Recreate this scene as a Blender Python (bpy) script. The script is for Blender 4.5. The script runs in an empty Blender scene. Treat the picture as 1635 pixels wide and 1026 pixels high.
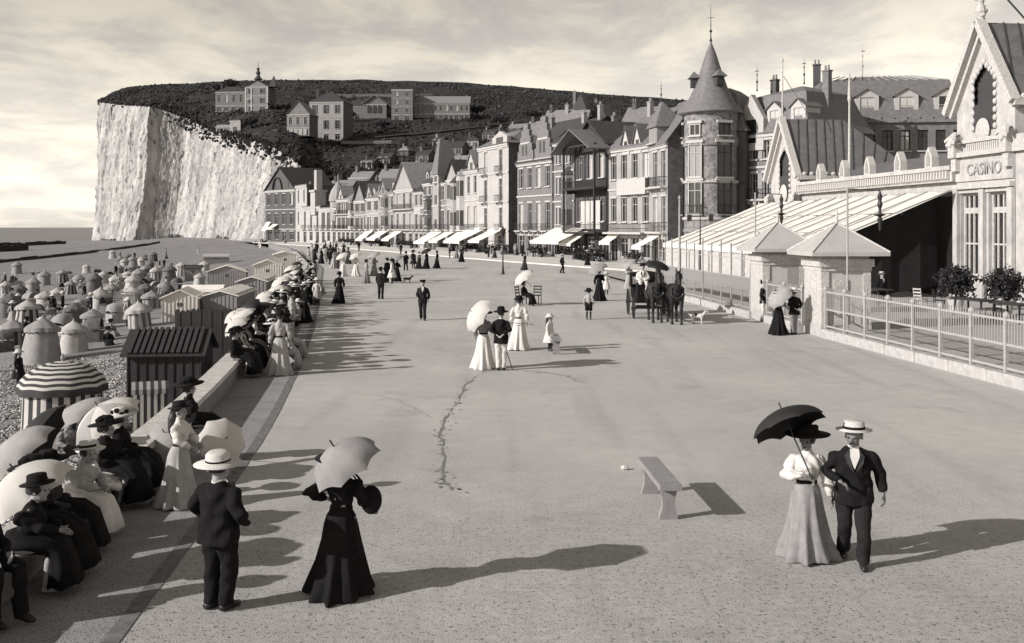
import bpy, bmesh, math, random
import numpy as np
from mathutils import Vector, Matrix, noise
random.seed(7)
sc = bpy.context.scene
col = sc.collection
R = math.radians
# ------------------------------------------------------------------ camera
F, CX, HY, CAMZ = 1650.0, 817.5, 362.0, 4.0
cam_d = bpy.data.cameras.new('camera')
cam = bpy.data.objects.new('camera', cam_d)
col.objects.link(cam)
cam_d.sensor_width = 36
cam_d.lens = 36*F/1635
cam_d.shift_y = -(513-HY)/1635
cam_d.clip_start = 0.1
cam_d.clip_end = 30000
cam.location = (0, 0, CAMZ)
cam.rotation_euler = (R(90), 0, 0)
sc.camera = cam
# ------------------------------------------------------------------ light
SUN_EL, SUN_AZ = R(25), R(245)            # azimuth clockwise from +Y
sun_d = bpy.data.lights.new('sun', 'SUN')
sun_d.energy = 5.0
sun_d.angle = R(0.6)
sun_d.color = (1.0, 0.97, 0.925)
sun = bpy.data.objects.new('sun', sun_d)
col.objects.link(sun)
to_sun = Vector((math.sin(SUN_AZ)*math.cos(SUN_EL), math.cos(SUN_AZ)*math.cos(SUN_EL), math.sin(SUN_EL)))
sun.rotation_euler = to_sun.to_track_quat('Z', 'Y').to_euler()
sun.location = to_sun*60
world = bpy.data.worlds.new('World')
sc.world = world
world.use_nodes = True
wn, wl = world.node_tree.nodes, world.node_tree.links
wn.clear()
def wnode(t, **k):
    n = wn.new(t)
    for a, b in k.items(): setattr(n, a, b)
    return n
def wmath(op, a, b=None, c=None):
    n = wnode('ShaderNodeMath', operation=op)
    for i, x in enumerate((a, b, c)):
        if x is None: continue
        if isinstance(x, (int, float)): n.inputs[i].default_value = x
        else: wl.new(x, n.inputs[i])
    return n.outputs[0]
wout = wnode('ShaderNodeOutputWorld')
wbg = wnode('ShaderNodeBackground')
sky = wnode('ShaderNodeTexSky', sky_type='NISHITA')
sky.sun_disc = False
sky.sun_elevation = SUN_EL
sky.sun_rotation = SUN_AZ
sky.air_density = 1.0
sky.dust_density = 0.4
sky.ozone_density = 1.0
bw = wnode('ShaderNodeRGBToBW')
wl.new(sky.outputs[0], bw.inputs[0])
# clouds drift on a flat layer overhead: the view direction is projected on to it
tc = wnode('ShaderNodeTexCoord')
sep = wnode('ShaderNodeSeparateXYZ')
wl.new(tc.outputs['Generated'], sep.inputs[0])
zc = wmath('ADD', wmath('MAXIMUM', sep.outputs[2], 0.0), 0.16)
cmb = wnode('ShaderNodeCombineXYZ')
wl.new(wmath('DIVIDE', sep.outputs[0], zc), cmb.inputs[0])
wl.new(wmath('DIVIDE', sep.outputs[1], zc), cmb.inputs[1])
mp = wnode('ShaderNodeMapping')
mp.inputs['Location'].default_value = (3.1, 4.4, 0)
mp.inputs['Scale'].default_value = (1.0, 0.8, 1)
wl.new(cmb.outputs[0], mp.inputs[0])
nz = wnode('ShaderNodeTexNoise')
nz.inputs['Scale'].default_value = 2.3
nz.inputs['Detail'].default_value = 9
nz.inputs['Roughness'].default_value = 0.6
nz.inputs['Distortion'].default_value = 0.35
wl.new(mp.outputs[0], nz.inputs[0])
rmp = wnode('ShaderNodeMapRange', interpolation_type='SMOOTHSTEP')
rmp.inputs['From Min'].default_value = 0.38
rmp.inputs['From Max'].default_value = 0.64
wl.new(nz.outputs[0], rmp.inputs[0])
hz = wnode('ShaderNodeMapRange', interpolation_type='SMOOTHSTEP')   # mist whitens the sky towards the horizon
hz.inputs['From Min'].default_value = 0.34; hz.inputs['From Max'].default_value = 0.0
hz.inputs['To Max'].default_value = 1.0
wl.new(sep.outputs[2], hz.inputs[0])
cfac = wmath('MINIMUM', wmath('MULTIPLY_ADD', hz.outputs[0], 0.45, rmp.outputs[0]), 1.0)
cloud = wmath('MULTIPLY_ADD', hz.outputs[0], 0.36, wmath('MULTIPLY_ADD', rmp.outputs[0], 0.50, 1.06))
lum = wmath('MULTIPLY', bw.outputs[0], cloud)
tint = wnode('ShaderNodeMix', data_type='RGBA')
tint.inputs[6].default_value = (1.0, 0.95, 0.90, 1)
tint.inputs[7].default_value = (1.04, 0.965, 0.81, 1)
wl.new(cfac, tint.inputs[0])
mul = wnode('ShaderNodeVectorMath', operation='SCALE')
wl.new(tint.outputs[2], mul.inputs[0])
wl.new(lum, mul.inputs['Scale'])
wl.new(mul.outputs[0], wbg.inputs[0])
wbg.inputs[1].default_value = 0.112
wl.new(wbg.outputs[0], wout.inputs[0])
vs = sc.view_settings
vs.view_transform = 'Standard'
vs.look = 'None'
vs.gamma = 1
vs.use_curve_mapping = False
vs.exposure = 0.12
sc.cycles.max_bounces = 5
sc.cycles.diffuse_bounces = 3
sc.cycles.transparent_max_bounces = 6
sc.cycles.caustics_reflective = False
sc.cycles.caustics_refractive = False
# ------------------------------------------------------------------ helpers
def gp(px, py, z=0.0):                    # a point of the photograph that lies on level ground z
    d = F*(CAMZ-z)/(py-HY)
    return Vector(((px-CX)*d/F, d, z))
def at(px, d, z=0.0):                     # bearing px at depth d
    return Vector(((px-CX)*d/F, d, z))
def zof(py, d): return CAMZ-(py-HY)*d/F
def tone(v):                              # grey with the warm cast of an old print
    return (v, v*(0.968-0.012*v), v*(1.03-0.17*v), 1)
class MB:
    def __init__(s): s.v, s.f, s.m = [], [], []
    def add(s, vs_, fs, mi=0):
        o = len(s.v)
        s.v += [tuple(v) for v in vs_]
        s.f += [tuple(i+o for i in f) for f in fs]
        s.m += [mi]*len(fs)
        return s
    def box(s, x0, x1, y0, y1, z0, z1, mi=0, M=None):
        vs_ = [Vector((x, y, z)) for z in (z0, z1) for y in (y0, y1) for x in (x0, x1)]
        if M: vs_ = [M @ v for v in vs_]
        return s.add(vs_, [(0,2,3,1), (4,5,7,6), (0,1,5,4), (2,6,7,3), (0,4,6,2), (1,3,7,5)], mi)
    def beam(s, a, b, w, h=None, mi=0):   # square bar from a to b
        a, b = Vector(a), Vector(b)
        h = h or w
        t = (b-a).normalized()
        ref = Vector((0,0,1)) if abs(t.z) < 0.9 else Vector((1,0,0))
        p = t.cross(ref).normalized()*w/2
        q = p.cross(t).normalized()*h/2
        vs_ = [a-p-q, a+p-q, a-p+q, a+p+q, b-p-q, b+p-q, b-p+q, b+p+q]
        return s.add(vs_, [(0,1,3,2), (4,6,7,5), (0,4,5,1), (2,3,7,6), (0,2,6,4), (1,5,7,3)], mi)
    def tube(s, pts, rad, seg=10, mi=0, ref=None, caps=True):
        pts = [Vector(p) for p in pts]
        n = len(pts)
        rad = [(r, r) if isinstance(r, (int, float)) else r for r in (rad if isinstance(rad, (list, tuple)) else [rad]*n)]
        vs_, a = [], None
        for i, p in enumerate(pts):
            t = (pts[min(i+1, n-1)]-pts[max(i-1, 0)]).normalized()
            if a is None:
                rf = Vector(ref) if ref else (Vector((1,0,0)) if abs(t.x) < 0.8 else Vector((0,1,0)))
                a = (rf-t*t.dot(rf)).normalized()
            else:
                a = (a-t*t.dot(a)).normalized()
            b = t.cross(a)
            for j in range(seg):
                th = 2*math.pi*j/seg
                vs_.append(p+a*rad[i][0]*math.cos(th)+b*rad[i][1]*math.sin(th))
        fs = [(i*seg+j, i*seg+(j+1) % seg, (i+1)*seg+(j+1) % seg, (i+1)*seg+j) for i in range(n-1) for j in range(seg)]
        if caps:
            fs.append(tuple(range(seg-1, -1, -1)))
            fs.append(tuple((n-1)*seg+j for j in range(seg)))
        return s.add(vs_, fs, mi)
    def ell(s, c, r, seg=12, rings=8, mi=0, M=None):
        c = Vector(c)
        vs_ = [Vector((0,0,-r[2]))]
        for i in range(1, rings):
            ph = -math.pi/2+math.pi*i/rings
            for j in range(seg):
                th = 2*math.pi*j/seg
                vs_.append(Vector((r[0]*math.cos(ph)*math.cos(th), r[1]*math.cos(ph)*math.sin(th), r[2]*math.sin(ph))))
        vs_.append(Vector((0,0,r[2])))
        if M: vs_ = [M @ v for v in vs_]
        vs_ = [v+c for v in vs_]
        L = len(vs_)-1
        fs = [(0, 1+(j+1) % seg, 1+j) for j in range(seg)]
        for i in range(rings-2):
            for j in range(seg):
                fs.append((1+i*seg+j, 1+i*seg+(j+1) % seg, 1+(i+1)*seg+(j+1) % seg, 1+(i+1)*seg+j))
        fs += [(1+(rings-2)*seg+j, 1+(rings-2)*seg+(j+1) % seg, L) for j in range(seg)]
        return s.add(vs_, fs, mi)
    def lathe(s, prof, seg=16, mi=0, c=(0,0,0), mod=None, caps=True, mfun=None):
        vs_ = []
        for i, (r, z) in enumerate(prof):
            for j in range(seg):
                th = 2*math.pi*j/seg
                rr = r*(mod(th, i, z) if mod else 1)
                vs_.append((c[0]+rr*math.cos(th), c[1]+rr*math.sin(th), c[2]+z))
        o = len(s.v)
        s.v += vs_
        for i in range(len(prof)-1):
            for j in range(seg):
                s.f.append((o+i*seg+j, o+i*seg+(j+1) % seg, o+(i+1)*seg+(j+1) % seg, o+(i+1)*seg+j))
                s.m.append(mfun(i, j) if mfun else mi)
        if caps:
            s.f.append(tuple(o+j for j in range(seg-1, -1, -1))); s.m.append(mi)
            s.f.append(tuple(o+(len(prof)-1)*seg+j for j in range(seg))); s.m.append(mi)
        return s
    def prism(s, poly, y0, y1, mi=0):     # polygon in x,z pushed along y
        n = len(poly)
        vs_ = [(x, y0, z) for x, z in poly]+[(x, y1, z) for x, z in poly]
        fs = [tuple(range(n)), tuple(range(2*n-1, n-1, -1))]
        fs += [(i, i+n, (i+1) % n+n, (i+1) % n) for i in range(n)]
        return s.add(vs_, fs, mi)
    def mesh(s, name='m'):
        me = bpy.data.meshes.new(name)
        me.from_pydata(s.v, [], s.f)
        if any(s.m): me.polygons.foreach_set('material_index', s.m)
        return me
def put(name, me, mats, parent=None, loc=(0,0,0), rot=(0,0,0), smooth=False, kind=None, scale=None):
    if isinstance(me, MB):
        me = me.mesh(name)
        if smooth: me.polygons.foreach_set('use_smooth', [True]*len(me.polygons))
    if not isinstance(mats, (list, tuple)): mats = [mats]
    if len(me.materials) == 0:
        for m in mats: me.materials.append(m)
    o = bpy.data.objects.new(name, me)
    for i, m in enumerate(mats):
        if me.materials[i] is not m:
            o.material_slots[i].link = 'OBJECT'
            o.material_slots[i].material = m
    o.location = loc
    o.rotation_euler = rot
    if scale is not None: o.scale = (scale,)*3 if isinstance(scale, (int, float)) else scale
    if parent: o.parent = parent
    if kind: o['kind'] = kind
    col.objects.link(o)
    return o
def tag(o, label, cat, group=None):
    o['label'] = label
    o['category'] = cat
    if group: o['group'] = group
    return o
def thing(name, label, cat, loc=(0,0,0), rz=0.0, group=None, scale=None):
    o = bpy.data.objects.new(name, None)
    o.empty_display_size = 0.2
    o.location = loc
    o.rotation_euler = (0, 0, rz)
    if scale: o.scale = (scale,)*3
    col.objects.link(o)
    return tag(o, label, cat, group)
def dup(o, parent=None, loc=None, rz=None, label=None, scale=None):
    c = o.copy()
    col.objects.link(c)
    if parent: c.parent = parent
    if loc is not None: c.location = loc
    if rz is not None: c.rotation_euler = (0, 0, rz)
    if label: c['label'] = label
    if scale: c.scale = (scale,)*3
    for ch in list(o.children): dup(ch, c)
    return c
def remesh(mb, voxel, smooth=4, wr=0.0, wscale=9.0):
    """union of overlapping closed shapes as one continuous skin, lightly wrinkled"""
    me = mb.mesh('tmp')
    ob = bpy.data.objects.new('tmp', me)
    tmp_sc = bpy.data.scenes.get('tmp') or bpy.data.scenes.new('tmp')   # a small scene keeps the evaluation quick
    tmp_sc.collection.objects.link(ob)
    m = ob.modifiers.new('r', 'REMESH'); m.mode = 'VOXEL'; m.voxel_size = voxel
    m2 = ob.modifiers.new('s', 'SMOOTH'); m2.iterations = smooth; m2.factor = 0.5
    tmp_sc.view_layers[0].update()
    dg = tmp_sc.view_layers[0].depsgraph
    me2 = bpy.data.meshes.new_from_object(ob.evaluated_get(dg))
    bpy.data.objects.remove(ob); bpy.data.meshes.remove(me)
    n = len(me2.vertices)
    if wr and n:
        off = Vector((random.random()*9, random.random()*9, random.random()*9))
        co = np.empty(n*3); me2.vertices.foreach_get('co', co); co = co.reshape(-1, 3)
        no = np.empty(n*3); me2.vertices.foreach_get('normal', no); no = no.reshape(-1, 3)
        x, y, z = (co*wscale).T
        w = (np.sin(x*1.3+off.x+1.1*np.sin(z*.7+off.y))*np.sin(y*1.1+z*.5+off.z)+.6*np.sin(x*2.3+y*1.7+z*1.2+off.y)+.4*np.sin(z*2.6+1.5*np.sin(x*2+off.z)))*.55
        me2.vertices.foreach_set('co', (co+no*(w*wr)[:, None]).ravel())
        me2.update()
    me2.polygons.foreach_set('use_smooth', [True]*len(me2.polygons))
    me2.materials.clear()
    return me2
# ------------------------------------------------------------------ materials
MATS = {}
def mat(name, v, rough=0.85, amp=0.18, scale=6.0, bump=0.0, bscale=None, detail=6, stretch=None, spec=0.3,
        speck=None, transl=0.0, coord='Object', metal=0.0):
    """v: albedo; amp: +- mottling; speck=(scale, amount, value): small spots of another albedo"""
    if name in MATS: return MATS[name]
    m = bpy.data.materials.new(name)
    m.use_nodes = True
    nt = m.node_tree
    n, l = nt.nodes, nt.links
    b = n['Principled BSDF']
    b.inputs['Roughness'].default_value = rough
    b.inputs['Specular IOR Level'].default_value = spec
    b.inputs['Metallic'].default_value = metal
    t = n.new('ShaderNodeTexCoord')
    src = t.outputs[coord]
    if stretch:
        mpn = n.new('ShaderNodeMapping')
        mpn.inputs['Scale'].default_value = stretch
        l.new(src, mpn.inputs[0]); src = mpn.outputs[0]
    nn = n.new('ShaderNodeTexNoise')
    nn.inputs['Scale'].default_value = scale
    nn.inputs['Detail'].default_value = detail
    nn.inputs['Roughness'].default_value = 0.62
    l.new(src, nn.inputs[0])
    rp = n.new('ShaderNodeMapRange')
    rp.inputs['From Min'].default_value = 0.3
    rp.inputs['From Max'].default_value = 0.7
    l.new(nn.outputs[0], rp.inputs[0])
    mx = n.new('ShaderNodeMix'); mx.data_type = 'RGBA'
    mx.inputs[6].default_value = tone(v*(1-amp))
    mx.inputs[7].default_value = tone(min(0.9, v*(1+amp)))
    l.new(rp.outputs[0], mx.inputs[0])
    out = mx.outputs[2]
    if speck:
        n2 = n.new('ShaderNodeTexNoise')
        n2.inputs['Scale'].default_value = speck[0]
        n2.inputs['Detail'].default_value = 4
        l.new(src, n2.inputs[0])
        r2 = n.new('ShaderNodeMapRange')
        r2.inputs['From Min'].default_value = 0.5+speck[1]
        r2.inputs['From Max'].default_value = 0.56+speck[1]
        l.new(n2.outputs[0], r2.inputs[0])
        m2 = n.new('ShaderNodeMix'); m2.data_type = 'RGBA'
        l.new(r2.outputs[0], m2.inputs[0])
        l.new(out, m2.inputs[6])
        m2.inputs[7].default_value = tone(speck[2])
        out = m2.outputs[2]
    l.new(out, b.inputs['Base Color'])
    if bump:
        bn = n.new('ShaderNodeTexNoise')
        bn.inputs['Scale'].default_value = bscale or scale*3
        bn.inputs['Detail'].default_value = 5
        l.new(src, bn.inputs[0])
        bb = n.new('ShaderNodeBump')
        bb.inputs['Strength'].default_value = 1.0
        bb.inputs['Distance'].default_value = bump
        l.new(bn.outputs[0], bb.inputs['Height'])
        l.new(bb.outputs[0], b.inputs['Normal'])
    if transl:
        tr = n.new('ShaderNodeBsdfTranslucent')
        l.new(out, tr.inputs[0])
        ms = n.new('ShaderNodeMixShader')
        ms.inputs[0].default_value = transl
        l.new(b.outputs[0], ms.inputs[1]); l.new(tr.outputs[0], ms.inputs[2])
        l.new(ms.outputs[0], n['Material Output'].inputs[0])
    MATS[name] = m
    return m
M_white = mat('white_plaster', 0.37, amp=0.14, scale=1.3, stretch=(1,1,0.4))
M_cream = mat('cream_plaster', 0.29, amp=0.18, scale=1.1, stretch=(1,1,0.4))
M_grey = mat('grey_plaster', 0.2, amp=0.2, scale=1.2, stretch=(1,1,0.4))
M_brick = mat('pale_brick', 0.16, amp=0.25, scale=2.2, bump=0.01, bscale=18)
M_dbrick = mat('red_brick', 0.085, amp=0.35, scale=2.0, bump=0.01, bscale=18)
M_dwood = mat('dark_timber', 0.035, amp=0.4, scale=4, stretch=(1,1,0.2))
M_trim = mat('painted_trim', 0.42, amp=0.1, scale=5)
M_slate = mat('slate', 0.15, rough=0.6, amp=0.22, scale=3.0, bump=0.015, bscale=14)
M_dslate = mat('dark_slate', 0.05, rough=0.6, amp=0.35, scale=2.5, bump=0.015, bscale=14)
M_zinc = mat('zinc_sheet', 0.28, rough=0.5, amp=0.12, scale=1.0)
M_tile = mat('roof_tile', 0.2, amp=0.25, scale=2.4, bump=0.02, bscale=12)
M_glass = mat('window_glass', 0.02, rough=0.12, amp=0.3, scale=1.0, spec=0.5)
M_curtain = mat('window_curtain', 0.45, amp=0.15, scale=6, stretch=(4,1,0.3))
M_shutter = mat('shutter_paint', 0.27, amp=0.15, scale=5, stretch=(1,1,8))
M_dshut = mat('dark_shutter_paint', .07, amp=.2, scale=5, stretch=(1,1,8))
M_iron = mat('wrought_iron', 0.03, rough=0.5, amp=0.3)
M_canvas = mat('awning_canvas', .8, amp=0.1, scale=1.4, transl=0.18)
M_stone = mat('cut_stone', 0.4, amp=0.2, scale=5, bump=0.012, bscale=20)
# ================================================================== setting
WALL_D = [-40, 0, 10.2, 19.1, 27.2, 38, 52, 100, 174, 260, 340]
WALL_X = [-2.2, -4.55, -5.3, -6.1, -7.2, -8.85, -11.2, -19.7, -36.8, -62, -90]
_dd = np.linspace(-40, 340, 761)
_ww = np.interp(_dd, WALL_D, WALL_X)
_ww = np.convolve(np.pad(_ww, 8, mode='edge'), np.ones(17)/17, 'valid')
def wall_x(d): return float(np.interp(d, _dd, _ww))
WALL_H = 0.46
def fence_x(d): return 12.6-0.104*(d-25.5)
def fnoise(x, y, s, o=0.0): return noise.noise(Vector((x*s+o, y*s-o, o*0.37)))
# -- promenade: one sheet from behind the viewer to the foot of the hill
M_prom = bpy.data.materials.new('gravelled_tarmac')
def build_prom_material(m):
    m.use_nodes = True
    n, l = m.node_tree.nodes, m.node_tree.links
    b = n['Principled BSDF']
    b.inputs['Roughness'].default_value = 0.93
    b.inputs['Specular IOR Level'].default_value = 0.2
    t = n.new('ShaderNodeTexCoord')
    def nse(sc_, det=5, ro=0.6):
        q = n.new('ShaderNodeTexNoise')
        q.inputs['Scale'].default_value = sc_; q.inputs['Detail'].default_value = det
        q.inputs['Roughness'].default_value = ro
        l.new(t.outputs['Object'], q.inputs[0]); return q.outputs[0]
    def rng(x, a, c, lo=0.0, hi=1.0):
        q = n.new('ShaderNodeMapRange')
        for i, v_ in enumerate((a, c, lo, hi)): q.inputs[1+i].default_value = v_
        l.new(x, q.inputs[0]); return q.outputs[0]
    def mix(f, a, c):
        q = n.new('ShaderNodeMix'); q.data_type = 'RGBA'
        l.new(f, q.inputs[0])
        for i, x in ((6, a), (7, c)):
            if isinstance(x, tuple): q.inputs[i].default_value = x
            else: l.new(x, q.inputs[i])
        return q.outputs[2]
    big = nse(0.16, 6, 0.55)
    mid = nse(2.2, 5)
    grit = nse(46, 3, 0.7)
    fine = nse(120, 2, 0.7)
    mps = n.new('ShaderNodeMapping'); mps.inputs['Rotation'].default_value = (0, 0, R(-6)); mps.inputs['Scale'].default_value = (1.0, .07, 1); l.new(t.outputs['Object'], mps.inputs[0])
    trk = n.new('ShaderNodeTexNoise'); trk.inputs['Scale'].default_value = 1.1; trk.inputs['Detail'].default_value = 4; l.new(mps.outputs[0], trk.inputs[0])
    stn = nse(.55, 4, .5)
    c1 = mix(rng(big, 0.35, 0.65), tone(0.43), tone(0.53))
    c2 = mix(rng(mid, 0.35, 0.7, 0, 0.45), c1, tone(0.36))
    c2 = mix(rng(trk.outputs[0], 0.52, 0.68, 0, 0.4), c2, tone(0.30))
    c2 = mix(rng(stn, 0.6, 0.72, 0, 0.35), c2, tone(0.24))
    c2 = mix(rng(stn, 0.38, 0.28, 0, 0.4), c2, tone(0.56))
    c3 = mix(rng(grit, 0.54, 0.66, 0, 0.42), c2, tone(0.14))
    c4 = mix(rng(grit, 0.42, 0.34, 0, 0.5), c3, tone(0.62))
    c5 = mix(rng(fine, 0.56, 0.66, 0, 0.45), c4, tone(0.14))
    # coarse dark pits and a darker tone towards the viewpoint, fading farther out
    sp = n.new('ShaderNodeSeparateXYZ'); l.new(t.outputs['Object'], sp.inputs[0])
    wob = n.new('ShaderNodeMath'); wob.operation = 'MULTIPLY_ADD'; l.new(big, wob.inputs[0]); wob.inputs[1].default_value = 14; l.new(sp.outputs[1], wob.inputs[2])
    near_mask = rng(wob.outputs[0], 27, 15)
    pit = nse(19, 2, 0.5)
    pm = n.new('ShaderNodeMath'); pm.operation = 'MULTIPLY'; l.new(near_mask, pm.inputs[0]); l.new(rng(pit, 0.60, 0.655, 0, .9), pm.inputs[1])
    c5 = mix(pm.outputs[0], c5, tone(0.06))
    mottle = nse(9, 3, 0.6)
    pm2 = n.new('ShaderNodeMath'); pm2.operation = 'MULTIPLY'; l.new(near_mask, pm2.inputs[0]); l.new(rng(mottle, 0.36, 0.66, 0.1, .5), pm2.inputs[1])
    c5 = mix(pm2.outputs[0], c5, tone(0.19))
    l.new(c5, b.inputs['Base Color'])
    bb = n.new('ShaderNodeBump')
    bb.inputs['Strength'].default_value = 0.8
    bb.inputs['Distance'].default_value = 0.004
    l.new(rng(grit, 0.65, 0.35), bb.inputs['Height'])
    l.new(bb.outputs[0], b.inputs['Normal'])
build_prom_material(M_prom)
mb = MB()
ds = list(np.concatenate([np.arange(-40, 60, 2.0), np.arange(60, 345, 6.0)]))
for i, d in enumerate(ds):
    xw = wall_x(d)-0.25
    for k in range(9):
        x = xw+(200-xw)*(k/8)**2
        mb.v.append((x, d, 0))
for i in range(len(ds)-1):
    for k in range(8):
        mb.f.append((i*9+k, i*9+k+1, (i+1)*9+k+1, (i+1)*9+k)); mb.m.append(0)
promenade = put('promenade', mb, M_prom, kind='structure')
# -- paved strip along the sea wall and its stone channel
M_strip = mat('worn_paving', 0.27, amp=0.22, scale=1.2, speck=(40, 0.06, 0.09), bump=0.006, bscale=40)
M_chan = mat('channel_stone', 0.15, amp=0.35, scale=6)
def ribbon(name, off0, off1, z, d0, d1, m, step=1.5, kind='structure'):
    q = MB()
    dl = np.arange(d0, d1, step)
    for d in dl:
        w = wall_x(d)
        q.v += [(w+off0+0.02*fnoise(0, d, .7), d, z), (w+off1+0.03*fnoise(3, d, .7), d, z)]
    for i in range(len(dl)-1):
        q.f.append((2*i, 2*i+1, 2*i+3, 2*i+2)); q.m.append(0)
    return put(name, q, m, kind=kind)
ribbon('pavement', 0.0, 1.34, 0.004, -20, 170, M_strip)
ribbon('gutter', 1.34, 1.52, 0.008, -20, 110, M_chan, 0.7)
# -- meandering wet crack and scuffs
M_crack = mat('damp_crack', 0.19, amp=0.4, scale=14)
V3_ = Vector
def scrawl(pts, w, seed):
    q = MB(); rnd = random.Random(seed)
    P = [gp(x, y) for x, y in pts]
    path = []
    for i in range(len(P)-1):
        for k in range(10):
            path.append(P[i].lerp(P[i+1], k/10))
    for i, p in enumerate(path):
        t = (path[min(i+1, len(path)-1)]-path[max(i-1, 0)]).normalized()
        s = Vector((t.y, -t.x, 0))
        ww = w*(0.2+0.6*rnd.random())
        o = s*(0.09*fnoise(i*.2, seed, 1.0)+0.02*rnd.uniform(-1, 1))
        a, b = p+o-s*ww, p+o+s*ww
        q.v += [(a.x, a.y, 0.005), (b.x, b.y, 0.005)]
    for i in range(len(path)-1):
        if rnd.random() < .86: q.f.append((2*i, 2*i+1, 2*i+3, 2*i+2)); q.m.append(0)
    for i in range(len(path)*2):                # crumbs of damp beside it
        p = rnd.choice(path)+V3_((rnd.gauss(0, w*2.2), rnd.gauss(0, w*3), .006)); r_ = rnd.uniform(.3, 1.1)*w
        q.add([(p.x+r_*math.cos(a)*rnd.uniform(.6, 1.3), p.y+r_*math.sin(a)*rnd.uniform(.6, 1.6), .006) for a in (0, 1.2, 2.5, 3.7, 5)], [(0,1,2,3,4)])
    return put('crack', q, M_crack, promenade, kind='stuff')
scrawl([(722, 783), (708, 765), (706, 715), (703, 690), (712, 665), (733, 640), (745, 612), (768, 594)], 0.04, 3)
scrawl([(768, 594), (800, 590), (850, 592), (905, 600), (935, 612)], 0.03, 5)
scrawl([(560, 628), (600, 630), (640, 640), (668, 655), (690, 668)], 0.012, 8)
# -- raised pavement before the houses
M_pave = mat('pale_pavement', 0.58, amp=0.15, scale=0.5, speck=(9, 0.1, 0.4))
KERB = [(14.5, 84), (10, 95), (4.9, 106), (-2.3, 122), (-9.6, 140), (-20, 166), (-33, 196), (-50, 230), (-66, 262)]
q = MB()
for x, y in KERB:
    q.v += [(x, y, 0), (x, y, 0.12), (x+.25, y+.12, 0.124), (x+9, y+4.5, 0.124), (x+40, y+18, 0.124)]
for i in range(len(KERB)-1):
    for k in range(4):
        q.f.append((5*i+k, 5*i+k+1, 5*i+5+k+1, 5*i+5+k)); q.m.append(0)
put('house_pavement', q, M_pave, kind='structure')
# -- sea wall with coping blocks
M_wallface = mat('wall_render', 0.2, amp=0.25, scale=3, bump=0.01)
M_cope = mat('coping_stone', 0.5, amp=0.2, scale=4, speck=(30, 0.1, 0.3), bump=0.006, bscale=30)
sea_wall = thing('sea_wall', 'long low sea wall with pale coping between promenade and beach', 'wall', (wall_x(20), 20, 0))
q = MB()
dl = np.arange(-12, 240, 2.0)
O = Vector((wall_x(20), 20, 0))
for d in dl:
    w = wall_x(d)-O.x
    q.v += [(w-0.03, d-20, -0.05), (w-0.03, d-20, 0.36), (w-.5, d-20, 0.36), (w-0.55, d-20, -3.2)]
for i in range(len(dl)-1):
    for k in range(3): q.f.append((4*i+k, 4*i+k+1, 4*i+4+k+1, 4*i+4+k)); q.m.append(0)
put('wall_body', q, M_wallface, sea_wall)
d = -10.0
while d < 150:
    L = 2.2 if d < 60 else 6
    q = MB()
    a0, a1 = wall_x(d+.012)-O.x, wall_x(d+L-.012)-O.x
    y0, y1 = d+.012-20, d+L-.012-20
    zt = WALL_H+random.uniform(-.006, .006)
    q.add([(a0-.53, y0, .36), (a0+.02, y0, .36), (a1+.02, y1, .36), (a1-.53, y1, .36),
           (a0-.515, y0, zt), (a0+.0, y0, zt), (a1+.0, y1, zt), (a1-.515, y1, zt)],
          [(0,3,2,1), (4,5,6,7), (0,1,5,4), (1,2,6,5), (2,3,7,6), (3,0,4,7)])
    put('coping_stone', q, M_cope, sea_wall)
    d += L
# -- beach
SEA_Z = -5.5
def beach_z(x, d):
    s = max(0.0, wall_x(d)-0.5-x) if d < 340 else max(0.0, -90-(d-340)*.45-x)
    z = -0.85-4.75*(1-math.exp(-s/42))
    return z+0.12*fnoise(x, d, .22)+0.05*fnoise(x, d, .9, 4)
def bp(px, py):                           # where the bearing px,py meets the beach
    d = F*5/(py-HY)
    for _ in range(30):
        x = (px-CX)*d/F
        d = 0.5*d+0.5*F*(CAMZ-beach_z(x, d))/(py-HY)
    return Vector(((px-CX)*d/F, d, beach_z((px-CX)*d/F, d)))
M_beach = mat('shingle', 0.23, amp=0.3, scale=0.35, speck=(7, 0.05, 0.12), bump=0.05, bscale=9, coord='Object')
q = MB()
rows = list(np.concatenate([np.arange(-6, 60, 1.2), np.arange(60, 200, 5), np.arange(200, 700, 20)]))
cols_ = [0, .4, 1, 2, 3, 4.2, 5.5, 7, 9, 11, 14, 17, 21, 26, 32, 40, 50, 65, 85, 110, 140, 180, 240, 330]
for d in rows:
    w = wall_x(d)-0.45 if d < 340 else -90-(d-340)*.45+60
    for s in cols_:
        x = w-s
        q.v.append((x, d, beach_z(x, d)))
nc = len(cols_)
for i in range(len(rows)-1):
    for k in range(nc-1): q.f.append((i*nc+k, (i+1)*nc+k, (i+1)*nc+k+1, i*nc+k+1)); q.m.append(0)
put('beach', q, M_beach, kind='structure', smooth=True)
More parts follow.
